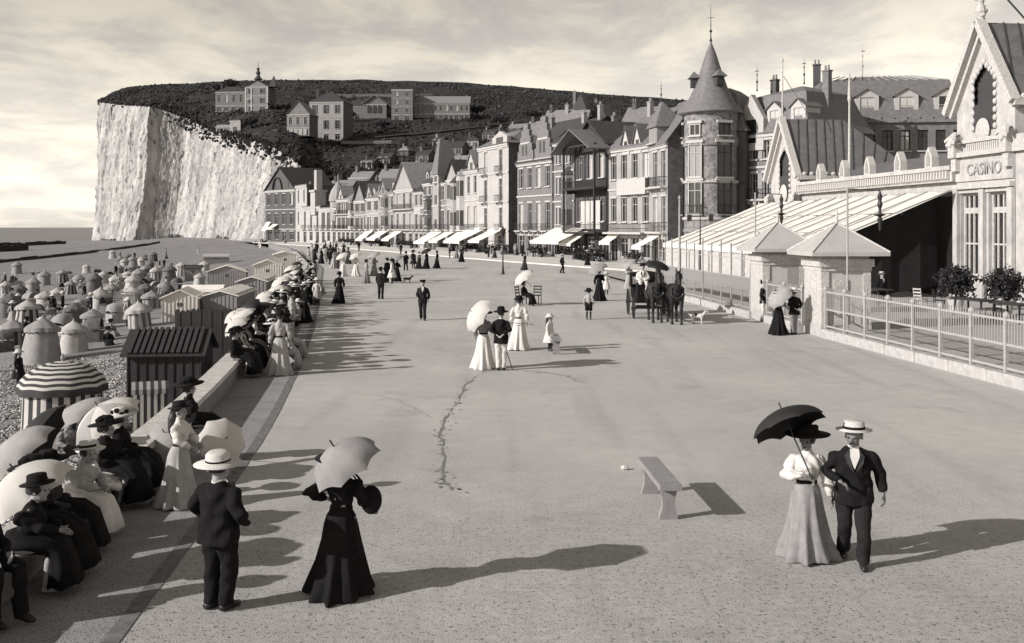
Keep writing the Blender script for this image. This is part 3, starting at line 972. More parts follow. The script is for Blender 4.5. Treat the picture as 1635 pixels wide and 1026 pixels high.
def ex_turret(px_, top, w):
    def f(rt, L, D, H, T, g, fh):
        x = L*px_
        q = MB(); q.box(x, x+w, -.5, w, 0.0, H+1.2)
        t = put('turret', q, M_cream, rt)
        q = MB()
        q.add([(x-.3, -.8, H+1.2), (x+w+.3, -.8, H+1.2), (x+w+.3, w+.3, H+1.2), (x-.3, w+.3, H+1.2),
               (x+.35*w, .1, top), (x+.65*w, .1, top), (x+.65*w, w*.6, top), (x+.35*w, w*.6, top)],
              [(0,1,5,4), (1,2,6,5), (2,3,7,6), (3,0,4,7), (4,5,6,7), (3,2,1,0)])
        put('turret_roof', q, M_slate, t)
        for z in (g+.3, g+fh+.3, H-.6):
            q = MB(); q.box(x+w*.28, x+w*.72, -.53, -.502, z, z+1.6); put('turret_pane', q, M_glass, t)
        for z in (g, g+fh, H-.1, H+1.05):
            q = MB(); q.box(x-.1, x+w+.1, -.62, -.503, z-.1, z+.1); put('turret_band', q, M_trim, t)
        finial(rt, x+w/2, .3, top, 1.5)
    return f
def fd(px): return float(np.interp(px, [425, 490, 540, 600, 650, 700, 765, 825, 900, 970, 1060, 1180], [280, 258, 238, 214, 195, 178, 160, 146, 132, 120, 108, 95]))
def row(label, pl, pr, ey, ty, **k):
    rq = random.Random(int(pl*7+pr*3))
    k.setdefault('oriel', rq.random() < .6 and 'extra' not in k); k.setdefault('gablet', rq.random() < .7 and 'extra' not in k)
    return house(label, pl, pr, fd(pl), fd(pr), ey, ty, **k)
M_stripe = mat('awning_stripe', .25, amp=.1)
row('pale house with two pointed dormers and iron balcony left of the tower house', 972, 1040, 232, 168, roof='gable', floors=3, bays=4, wall=M_cream, side=M_brick, balc=(), extra=ex_h2, chim=1, awn=[(.4, 3.3, 2.6, 1.5, 1.0)], shut=False)
row('dark timbered chalet house with deep wooden balconies', 918, 970, 232, 192, roof='gable_front', floors=3, bays=3, wall=M_dwood, side=M_dbrick, roofm=M_dslate, extra=ex_chalet, band=False, chim=1, curt=.1, awn=[(.6, 3.5, 3.6, 2.4, 1.5)], trim=M_trim)
row('narrow banded brick house with dark gable end beside the chalet', 884, 917, 224, 186, roof='gable', floors=4, bays=2, wall=M_brick, side=M_dbrick, roofm=M_dslate, awn=[(.5, 3.9, 9, 3.6, 1.7)], chim=2, depth=9, pair=True)
row('brick house crowned with twin stepped gables', 826, 882, 256, 188, roof='gable', floors=3, bays=4, wall=M_brick, side=M_dbrick, roofm=M_dslate, extra=ex_flemish, chim=1, balc=(1,), shut=False)
row('tall white house with dark side wall and two big awnings', 764, 812, 232, 208, roof='hip', floors=4, bays=2, wall=M_white, side=M_dbrick, roofm=M_slate, extra=ex_white, balc=(1, 2, 3), chim=1, depth=7, awn=[(-3.5, 3.9, 7.2, 4.6, 2.1), (6.6, 3.9, 4.6, 4.2, 1.9)], shut=False)
row('low white house with arched loggia left of the tall white one', 733, 764, 272, 252, roof='hip', floors=3, bays=3, wall=M_white, roofm=M_tile, balc=(1,), bal_full=True, chim=1, awn=[(.3, 3.4, 5, 2.6, 1.5)])
row('narrow pale house with steep front gable right of the turret', 713, 733, 286, 254, roof='gable_front', floors=3, bays=2, wall=M_cream, roofm=M_dslate, chim=1, balc=(1,), awn=[(.4, 3.4, 4.5, 3.4, 1.7)])
row('pale house with tall pointed slate turret', 690, 713, 290, 262, roof='gable', floors=3, bays=2, wall=M_grey, roofm=M_dslate, extra=ex_turret(.25, 19.0, 3.0), balc=(1,), chim=2, awn=[(.5, 3.4, 6, 3.6, 2.0)])
row('tall dark brick house with mansard and dormers left of the turret', 676, 690, 292, 266, roof='mansard', floors=4, bays=2, wall=M_dbrick, roofm=M_dslate, chim=1, dorm=2, balc=(1, 2))
row('slim pale house with tall chimney between turret and gabled house', 661, 676, 304, 270, roof='gable', floors=3, bays=2, wall=M_white, roofm=M_dslate, chim=2, balc=(1,), shut=True)
row('house with broad overhanging front gable facing the beach', 630, 661, 302, 258, roof='gable_front', floors=3, bays=3, wall=M_cream, roofm=M_tile, chim=1, balc=(1, 2), bal_full=True, awn=[(1, 3.4, 5, 3.0, 1.8)])
row('banded house with two dormers left of the broad gable', 606, 630, 308, 280, roof='gable', floors=3, bays=3, wall=M_grey, roofm=M_tile, chim=2, dorm=2, balc=(1,), awn=[(.6, 3.4, 6, 3.0, 1.8)])
row('plain pale house with shutters beside the banded house', 584, 606, 316, 292, roof='mansard', floors=3, bays=2, wall=M_cream, shut=True, chim=1, balc=(1,), dorm=1, awn=[(1, 3.4, 5, 2.6, 2)])
row('small gabled house between the shuttered and the white house', 566, 584, 320, 288, roof='gable_front', floors=3, bays=2, wall=M_grey, roofm=M_dslate, chim=1, balc=(1,))
row('wide white house with long first-floor balcony far down the row', 538, 566, 318, 298, roof='hip', floors=3, bays=4, wall=M_white, chim=1, balc=(1, 2), bal_full=True, roofm=M_tile)
def ex_dome(rt, L, D, H, T, g, fh):
    q = MB(); q.lathe([(1.9, H-3), (1.9, H+1.5), (2.2, H+1.6), (2.1, H+2.8), (1.6, H+4.2), (.8, H+5.4), (.15, H+6.2), (.1, H+8)], 12, c=(L*.7, 1.5, 0))
    put('domed_turret', q, M_zinc, rt, smooth=False)
row('small white house with domed corner turret', 512, 538, 332, 322, roof='flat', floors=2, bays=3, wall=M_white, extra=ex_dome, chim=0, balc=(1,))
def ex_stack(rt, L, D, H, T, g, fh):
    q = MB(); q.box(L*.55, L*.55+3.2, -.4, 2.4, H-2, H+3.6); q.box(L*.55-.3, L*.55+3.5, -.7, 2.7, H+3.6, H+4.1); q.box(L*.55+.7, L*.55+2.3, .3, 1.8, H+4.1, H+9)
    put('square_tower', q, M_white, rt)
row('low white house with square tower and thick chimney', 482, 512, 330, 324, roof='flat', floors=2, bays=3, wall=M_white, extra=ex_stack, chim=0, balc=(1,))
def ex_end(rt, L, D, H, T, g, fh):
    q = MB()
    for i in range(9):
        th = math.pi*i/8; th2 = math.pi*(i+1)/8
        if i < 8: q.beam((L*.42-2.6*math.cos(th), -.25, H+.2+3.2*math.sin(th)), (L*.42-2.6*math.cos(th2), -.25, H+.2+3.2*math.sin(th2)), .35)
    put('gable_arch', q, M_dwood, rt)
    q = MB(); q.box(L*.2, L*.34, -.1, -.05, H+.5, H+2); put('gable_pane', q, M_glass, rt)
    q = MB(); q.box(L*.66, L*.78, -.1, -.05, H+.5, H+2); put('gable_pane', q, M_glass, rt)
house('tall dark brick end house with big gable at the cliff foot', 424, 472, 285, 272, 303, 266, roof='gable_front', floors=3, bays=4, wall=M_dbrick, side=M_grey, roofm=M_dslate, extra=ex_end, chim=1, depth=12, awn=[(.6, 5.4, 2.6, 1.6, 2.2), (4.6, 4.8, 3, 2.2, 1.2)], curt=.1)
house('white annex with tall chimney joined to the dark end house', 472, 490, 270, 260, 296, 290, roof='flat', floors=3, bays=2, wall=M_white, chim=1, depth=8)
# --- the house with the round tower
tw = thing('tower_house', 'brick villa with round corner tower under a tall bell-shaped slate spire', 'house', at(1135, 98), R(-32))
TR = 2.5
q = MB(); zs_e = zof(180, 98)
q.lathe([(TR, 0), (TR, 3.5), (TR+.12, 3.52), (TR+.12, 3.8), (TR, 3.82), (TR, 11.5), (TR+.16, 11.6), (TR+.2, 12.2), (TR+.02, 12.6), (TR+.02, zs_e)], 40)
put('tower_wall', q, mat('patterned_brick', .2, amp=.45, scale=2.6, detail=2), tw, smooth=False)
q = MB()
q.lathe([(TR+.55, zs_e-.1), (TR+.5, zs_e+.05), (TR-.2, zs_e+.9), (TR*.62, zs_e+2.4), (TR*.4, zs_e+4.0), (TR*.2, zs_e+5.6), (.1, zs_e+6.6), (.06, zs_e+6.9)], 40)
spire = put('spire', q, M_slate, tw, smooth=True)
q = MB(); q.lathe([(.16, 0), (.06, .3), (.05, .8), (.16, .95), (.05, 1.1), (.03, 2.2), (.015, 3.6)], 8, c=(0, 0, zs_e+6.8)); q.box(-.3, .3, -.02, .02, zs_e+9.0, zs_e+9.05)
put('finial', q, M_iron, tw)
for a in (R(-150), R(-40)):
    q = MB(); q.box(-.38, .38, 0, .9, 0, .85)
    dmr = put('spire_dormer', q, M_dslate, tw, (2.1*math.cos(a), 2.1*math.sin(a), zs_e+2.4), (0, 0, a+R(90)))
    dmr.location = (1.9*math.cos(a), 1.9*math.sin(a), zs_e+2.4)
    q = MB(); q.add([(-.62, -.25, .85), (.62, -.25, .85), (.62, 1.0, .85), (-.62, 1.0, .85), (0, .3, 1.55)], [(0,1,4), (1,2,4), (2,3,4), (3,0,4), (3,2,1,0)])
    put('dormer_cap', q, M_slate, dmr)
for lv, (z0, hgt) in enumerate(((zof(342, 98), 3.1), (zof(284, 98), 3.2), (zof(219, 98), 1.15))):
    for k, aw in enumerate((-162, -103, -40)):
        a = R(aw)
        w = 1.5 if lv < 2 else 1.2
        fr, pn, sl, sh = win_mesh(w, round(hgt, 1), 0)
        M3 = Matrix.Rotation(a+R(90), 3, 'Z')
        loc = Vector(((TR+.1)*math.cos(a), (TR+.1)*math.sin(a), z0))-M3 @ Vector((w/2, 0, 0))
        f = put('window', fr, M_trim if k == 1 else M_iron, tw, loc, (0, 0, a+R(90)))
        put('pane', pn, M_shutter if (lv == 1 and k == 1) else M_glass, f)
        put('sill', sl, M_trim, f)
        hd = MB(); hd.box(-.2, w+.2, -.12, .1, hgt, hgt+.25); put('lintel', hd, M_trim, f)
        if lv == 0: put('railing', railing(w+.3, .25, .9, 6), M_iron, f, (-.15, 0, 0))
for yb in (347, 289):
    zb_ = zof(yb, 98)
    q = MB(); q.lathe([(TR+.04, zb_-.3), (TR+.2, zb_-.2), (TR+.2, zb_), (TR+.04, zb_+.05)], 40)
    put('stone_band', q, M_stone, tw)
q = MB(); q.box(-1.6, 3.2, .3, 8, 0, 13.0)
put('main_block', q, M_dbrick, tw)
q = MB(); mansard(q, 4.8, 7.7, 0, 3.6, 4.4, 1.3)
put('main_roof', q, M_slate, tw, (-1.6, .3, 13.0))
# bay of the same villa left of the tower, with its own steep cap
def ex_bay(rt, L, D, H, T, g, fh):
    for fl in (1, 2): pass
    q = MB(); q.add([(-.3, -.5, H+1.6), (2.9, -.5, H+1.6), (2.9, 3, H+1.6), (-.3, 3, H+1.6), (.9, .6, H+4.2), (1.7, .6, H+4.2)], [(0,1,5,4), (1,2,5), (2,3,4,5), (3,0,4), (3,2,1,0)])
    put('bay_cap', q, M_slate, rt)
    q = MB(); q.box(-.02, 2.6, -.25, 2.6, H, H+1.6); b = put('bay_storey', q, M_grey, rt)
    add_window(rt, .3, H+.05, .8, 1.5, -.44); add_window(rt, 1.4, H+.05, .8, 1.5, -.44)
    finial(rt, 1.3, .6, H+4.2, 2.0)
house('narrow lit bay with balconies and steep cap beside the round tower', 1040, 1066, 104, 99, 228, 158, roof='gable', floors=3, bays=2, wall=M_cream, side=M_dbrick, roofm=M_slate, balc=(1, 2), bal_full=True, extra=ex_bay, chim=0, depth=6, awn=[(.4, 3.3, 3, 2.2, 1.2)])
# --- buildings behind the casino
def ex_hotel(rt, L, D, H, T, g, fh):
    q = MB(); q.prism([(.3, H-1.5), (3.4, H-1.5), (3.4, H+1.5), (1.85, H+3.8), (.3, H+1.5)], -.2, .4); put('shaped_gable', q, M_stone, rt)
    q = MB(); q.box(1.2, 2.5, -.24, -.2, H-.8, H+1.4); put('gable_pane', q, M_glass, rt)
    for x in (.6, L*.75): finial(rt, x, 2, T-.2, 2.4)
house('pale hotel wing with mansard roof and small dormers right of the tower', 1178, 1290, 99, 92, 212, 132, roof='mansard', floors=4, bays=6, wall=M_brick, roofm=M_slate, depth=9, dorm=3, dsize=1.9, chim=2, shut=True, extra=ex_hotel, balc=(2,), name='hotel')
def ex_grand(rt, L, D, H, T, g, fh):
    q = MB()
    for i in range(12): x = .8+(L-1.6)*i/11; q.box(x, x+.12, -.1, .1, H, H+.5)
    put('eave_cresting', q, M_iron, rt)
    finial(rt, L*.42, D*.5, T-.2, 3.6, M_zinc)
    q = MB(); m_ = MB()
    for i in range(14):
        x = 1.5+(L-3)*i/13
        q.beam((x, 1.3, H+(T-H)*.8+.03), (x*.6+L*.2, D/2-.3, T+.02), .1, .08)
    put('roof_seams', q, M_zinc, rt)
house('grand hotel block with slate mansard, big dormers and zinc top behind the casino', 1292, 1545, 101, 99, 196, 108, roof='mansard', floors=4, bays=9, wall=M_brick, side=M_brick, roofm=M_slate, depth=12, dorm=4, dsize=2.3, chim=1, extra=ex_grand, curt=.1, trim=M_dwood, name='hotel', band=False)
# --- second row showing above the roofs, and villas on the hill
def hillhouse(label, pl, pr, base_y, ey, ty, d=None, ang=0.0, **k):
    if d is None:
        p = hill_at((pl+pr)/2, base_y); d = p.y
    zb = zof(base_y, d)-.5
    s = (pr-pl)*d/F*math.tan(ang)/2
    return house(label, pl, pr, d+s, d-s, ey, ty, zbase=zb, name='villa', **k)
for a in ((890, 930, 260, 210, 172, 210, 'gable', M_dbrick, 'dark roofed brick house peeping over the chalet'),
          (905, 940, 240, 190, 148, 260, 'hip', M_white, 'white house with dark hipped roof high behind the row'),
          (940, 968, 240, 190, 165, 262, 'hip', M_grey, 'grey side block high behind the row'),
          (866, 906, 250, 205, 172, 240, 'gable', M_grey, 'grey turreted house behind the stepped gables'),
          (995, 1050, 250, 195, 165, 160, 'gable', M_cream, 'pale roof behind the pointed dormers'),
          (555, 586, 300, 290, 272, 300, 'gable', M_grey, 'small low house with pale roof on the slope'),
          (742, 772, 300, 262, 236, 230, 'gable', M_dbrick, 'brick gable peeping over the low white house'),
          (700, 735, 300, 276, 246, 250, 'gable', M_grey, 'grey back house behind the turret'),
          (650, 685, 300, 286, 262, 260, 'hip', M_dbrick, 'dark hipped back house behind the slim house'),
          (600, 640, 310, 292, 268, 275, 'gable', M_grey, 'grey slope house behind the broad gable'),
          (520, 556, 310, 306, 286, 290, 'gable', M_dbrick, 'brick slope house behind the domed turret'),
          (838, 866, 270, 215, 190, 255, 'gable', M_dbrick, 'dark brick back house behind the tall white one')):
    pl, pr, by, ey, ty, d, rf, w, lb = a
    hillhouse(lb, pl, pr, by, ey, ty, d, .35, roof=rf, floors=2, bays=2, wall=w, roofm=M_dslate if rf == 'hip' else M_tile, chim=1, depth=9, ground='none')
hillhouse('large white three-storey villa with pale shutters on the hill', 494, 548, 222, 162, 142, None, .12, roof='hip', floors=3, bays=3, wall=M_cream, side=M_dbrick, roofm=M_dslate, shut=True, chim=1, depth=16, curt=.2)
def ex_white_shut(rt, L, D, H, T, g, fh):
    for i in range(4):
        q = MB(); q.box(L*(.12+.2*i), L*(.12+.2*i)+1.6, -.2, -.12, .4, 3.0); put('pale_shutter', q, M_white, rt)
hillhouse('gabled stone villa with white shutters beside the large white villa', 458, 494, 215, 182, 160, None, .12, roof='gable_front', floors=2, bays=3, wall=M_grey, side=M_dbrick, roofm=M_slate, chim=0, depth=12, extra=ex_white_shut)
def ex_chapel(rt, L, D, H, T, g, fh):
    q = MB(); q.lathe([(1.3, 0), (1.3, 1.6), (2.4, 1.8), (1.2, 3.0), (.8, 4.4), (1.3, 5.0), (.5, 6.6), (.9, 7.2), (.15, 8.0), (.1, 10.5)], 8, c=(L*.4, D*.5, T-.8))
    put('belfry', q, M_dslate, rt)
    q = MB(); q.add([(L-1, D*.3, T-3), (L+3, D*.3, T-3), (L+3, D*.7, T-3), (L-1, D*.7, T-3), (L+1, D*.5, T+3)], [(0,1,4), (1,2,4), (2,3,4), (3,0,4), (3,2,1,0)])
    put('turret_cap', q, M_dslate, rt)
    for x in (0, L*.25, L-.7):
        q = MB(); q.box(x, x+.7, -.15, -.02, 0, H); put('quoin', q, M_trim, rt)
    q = MB(); q.box(.7, L*.25, -.14, -.03, H*.5, H*.5+.5); put('string_course', q, M_trim, rt)
hillhouse('tall gabled villa with dark onion belfry on top of the hill', 391, 428, 177, 138, 127, None, .1, roof='gable_front', floors=3, bays=2, wall=M_grey, side=M_dbrick, roofm=M_dslate, chim=0, depth=12, extra=ex_chapel)
hillhouse('brick villa with low wings left of the belfry villa', 344, 391, 177, 146, 136, None, .1, roof='hip', floors=2, bays=4, wall=M_brick, side=M_dbrick, roofm=M_dslate, chim=1, depth=10)
hillhouse('tiny white-trimmed lodge on the cliff edge', 367, 384, 210, 192, 186, None, .3, roof='hip', floors=1, bays=1, wall=M_cream, side=M_dbrick, roofm=M_dslate, chim=0, depth=6)
hillhouse('small white hut at the cliff edge beside the lodge', 345, 366, 212, 203, 198, None, .1, roof='gable', floors=1, bays=2, wall=M_white, side=M_white, roofm=M_zinc, chim=0, depth=5)
def ex_arch(rt, L, D, H, T, g, fh):
    for i in range(3):
        q = MB(); x = L*(.2+.22*i); q.prism([(x, .45*H), (x+L*.16, .45*H), (x+L*.16, H*.8), (x+L*.08, H*1.02), (x, H*.8)], -.2, -.05)
        put('arched_window', q, M_glass, rt)
    q = MB(); gable_roof(q, L, .6, H, T+.1, 'y', .6); put('verge', q, M_trim, rt, (0, -.4, .15))
hillhouse('chapel-like gabled hall with three pointed windows on the hill', 579, 617, 190, 166, 152, None, .0, roof='gable_front', floors=1, bays=3, wall=M_brick, side=M_dbrick, roofm=M_dslate, chim=0, depth=20, ground='none', extra=ex_arch)
hillhouse('square flat-topped stone tower block on the hill', 625, 659, 192, 143, 139, None, .0, roof='flat', floors=4, bays=2, wall=M_brick, side=M_dbrick, roofm=M_cream, chim=0, depth=12)
hillhouse('long two-storey hostel with many arched windows on the hill', 659, 750, 190, 164, 151, None, .0, roof='gable', floors=2, bays=11, wall=M_brick, side=M_dbrick, roofm=M_tile, chim=1, depth=12)
hillhouse('small outbuilding left of the chapel-like hall', 562, 579, 188, 168, 158, None, .0, roof='gable', floors=1, bays=1, wall=M_brick, side=M_dbrick, roofm=M_dslate, chim=0, depth=8)
# low walls, terraces and the road on the hill
def hill_strip(name, pts, w, m, hgt=0.0):
    q = MB()
    for i, (x, y) in enumerate(pts):
        p = hill_at(x, y); z = p.z+.9
        q.v += [(p.x, p.y-w, z-.6), (p.x, p.y-w, z+hgt), (p.x, p.y+w, z+hgt+.4)]
    for i in range(len(pts)-1):
        for k in (0, 1): q.f.append((3*i+k, 3*i+3+k, 3*i+4+k, 3*i+1+k)); q.m.append(0)
    return put(name, q, m, kind='structure')
hill_strip('road', [(600, 221), (640, 217), (700, 212), (760, 205), (830, 196)], 2.2, M_grey)
hill_strip('terrace', [(545, 231), (580, 231), (625, 230)], .5, M_brick, .4)
for lb, pts, hh in (('long pale garden wall crossing the hill behind the villas', [(440, 153), (480, 153), (520, 154), (580, 154), (640, 154), (690, 153)], 1.6),):
    q = MB(); a0 = hill_at(*pts[0])
    for x, y in pts:
        p = hill_at(x, y)-a0; q.v += [tuple(p+Vector((0,0,-1))), tuple(p+Vector((0,0,hh))), tuple(p+Vector((0,.5,hh))), tuple(p+Vector((0,.5,-1)))]
    for i in range(len(pts)-1):
        for k in range(3): q.f.append((4*i+k, 4*i+4+k, 4*i+5+k, 4*i+1+k)); q.m.append(0)
    tag(put('garden_wall', q, M_brick, loc=a0), lb, 'wall')
# railings and hedges before the row
M_hedge = mat('hedge_leaves', 0.035, amp=.5, scale=3)
def foliage(c, r, n, s, seed):
    rs_ = np.random.RandomState(seed); q = MB()
    for i in range(n):
        v = rs_.normal(size=3); v /= np.linalg.norm(v)
        p = np.array(c)+v*np.array(r)*rs_.uniform(.45, 1.05)*(1+.18*math.sin(5*v[0]+seed)+.15*math.sin(7*v[2]))
        a = rs_.normal(size=3); a /= np.linalg.norm(a); b = np.cross(a, rs_.normal(size=3)); b /= np.linalg.norm(b)
        k = s*rs_.uniform(.6, 1.3)
        q.add([p-a*k, p+b*k*.45, p+a*k, p-b*k*.45], [(0,1,2,3)])
    return q
names = [(1000, 'by the pointed dormers'), (945, 'before the chalet'), (900, 'before the banded house'), (850, 'under the stepped gables'), (790, 'before the tall white house'), (745, 'before the low white house'), (710, 'under the turret'), (640, 'before the broad gable'), (590, 'before the shuttered house'), (550, 'before the wide white house')]
for i, (px, wh) in enumerate(names):
    d = fd(px)-6.5
    p0 = at(px, d, .12)
    a, b = at(px-14, fd(px-14)-6.5), at(px+14, fd(px+14)-6.5)
    L = (b-a).length
    t = thing('garden_hedge', 'dark clipped garden hedge behind a low wall '+wh, 'hedge', (a.x, a.y, .12), yaw(b.x-a.x, b.y-a.y), 'front garden hedges of the row')
    q = MB(); q.box(0, L, 0, .3, 0, .5); put('low_wall', q, M_grey, t)
    q = MB()
    for k in range(int(L/1.0)): 
        f_ = foliage((k*1.0+.5, .9, .75), (.75, .5, .65), 90, .16, i*50+k); q.add(f_.v, f_.f)
    put('leaves', q, M_hedge, t)

# trees standing among the villas
def hill_tree(label, px, py, h, w, seed, kind='pine'):
    p = hill_at(px, py)-Vector((0, 0, .6))
    t = thing('pine_tree' if kind == 'pine' else 'tree', label, 'tree', p, 0, 'trees among the hill villas')
    q = MB(); q.tube([(0, 0, 0), (.1, 0, h*.4), (0, .1, h*.8)], [.3, .22, .08], 8)
    for k in range(6):
        a = k*1.1+seed; z = h*(.4+.07*k); q.tube([(0, 0, z), (w*.5*math.cos(a), w*.5*math.sin(a), z+h*.1)], [.1, .03], 6)
    put('trunk', q, M_dwood, t)
    q = MB()
    for k in range(7):
        a = k*2.4+seed; r = w*.38*(1 if k else 0)
        f_ = foliage((r*math.cos(a), r*math.sin(a), h*(.55+.07*(k % 4))+(.12*h if k == 0 else 0)), (w*.42, w*.42, h*.17), 130, .55, seed*10+k); q.add(f_.v, f_.f)
    put('crown', q, M_hedge, t)
for a in (('dark pine rising left of the belfry villa', 368, 150, 11, 6, 1), ('smaller dark pine at the corner of the low brick villa', 350, 152, 8, 5, 2), ('round tree right of the belfry villa', 437, 182, 7, 5, 3),
          ('dark tree between the white villa and the outbuilding', 556, 196, 8, 5, 4), ('tree beyond the end of the long hostel', 762, 186, 7, 6, 5), ('tree below the lodge on the cliff edge', 400, 205, 6, 5, 6), ('low tree in front of the square tower block', 612, 205, 5, 5, 7), ('tree high behind the tall white house', 800, 205, 8, 7, 8), ('tree on the slope above the stepped gables', 850, 195, 8, 7, 9)):
    hill_tree(*a)

for pl, pr, by, ey, ty, w, rf, lb in ((602, 622, 262, 252, 243, M_grey, 'gable', 'small grey cottage on the lower slope above the banded house'), (636, 652, 250, 240, 232, M_dbrick, 'hip', 'dark cottage on the slope below the square tower block'),
    (664, 684, 258, 246, 238, M_grey, 'gable', 'grey cottage on the slope above the slim house'), (716, 738, 246, 234, 224, M_brick, 'gable', 'brick cottage on the slope right of the turret'), (742, 764, 236, 224, 216, M_cream, 'hip', 'pale cottage on the slope left of the tall white house'),
    (770, 790, 222, 212, 205, M_grey, 'gable', 'grey cottage high above the tall white house'), (576, 594, 268, 260, 252, M_cream, 'gable', 'pale cottage above the shuttered house'), (812, 832, 216, 204, 196, M_dbrick, 'gable', 'dark cottage above the gap beside the stepped gables'),
    (690, 706, 232, 224, 217, M_cream, 'gable', 'tiny pale cottage under the long hostel')):
    hillhouse(lb, pl, pr, by, ey, ty, None, .3, roof=rf, floors=2, bays=2, wall=w, roofm=M_dslate if w is not M_dbrick else M_tile, chim=1, depth=8, band=False)
# ================================================================== casino and its terrace
M_cas = mat('casino_stucco', 0.41, amp=0.22, scale=2.2, bump=0.01, bscale=12, stretch=(1,1,.6))
M_castrim = mat('casino_carving', 0.45, amp=0.25, scale=9, bump=0.03, bscale=16)
M_seam = mat('seamed_slate', 0.13, rough=.6, amp=0.2, scale=2)
M_inside = mat('awning_shade', 0.008, amp=.4, scale=2)  # near black: the shade under the awning is put into this colour
CR = R(-84.06)
ca = thing('casino', 'long white seaside casino with ornate gabled pavilions and carved parapet', 'casino', (20.7, 82, 0), CR)
ux, uy = Vector((math.cos(CR), math.sin(CR), 0)), Vector((-math.sin(CR), math.cos(CR), 0))
def cw(x, y, z=0): return Vector((20.7, 82, 0))+ux*x+uy*y+Vector((0, 0, z))
# main range
q = MB(); q.box(6, 27.6, 0, 8, 0, 6.4); put('main_wall', q, M_cas, ca)
q = MB(); q.box(6.02, 27.58, -.35, .6, 6.4, 7.25); q.box(6.02, 27.58, -.5, -.352, 7.02, 7.25); put('parapet', q, M_cas, ca)
bm_ = MB(); bm_.box(0, .16, -.2, 0, 0, .42)
bm_ = bm_.mesh('dentil')
for i in range(69):
    put('dentil', bm_, M_castrim, ca, (6.15+i*.31, -.352, 6.56))
for x in (10, 13.9, 17.6, 21.6, 25.2):
    q = MB(); q.prism([(-.55, 0), (.55, 0), (.55, .75), (.3, 1.15), (0, 1.45), (-.3, 1.15), (-.55, .75)], -.3, .1)
    o = put('parapet_crest', q, M_castrim, ca, (x, -.1, 7.25), scale=(.72, 1, .8))
    q = MB(); q.prism([(-.25, .15), (.25, .15), (.25, .7), (0, 1.1), (-.25, .7)], -.34, -.302); put('crest_panel', q, M_shutter, o)
q = MB(); q.add([(6, .6, 7.0), (27.5, .6, 7.0), (27.5, 5, 8.6), (6, 5, 8.6), (6, 9, 7.0), (27.5, 9, 7.0)], [(0,1,2,3), (3,2,5,4)]); put('main_roof', q, M_seam, ca)
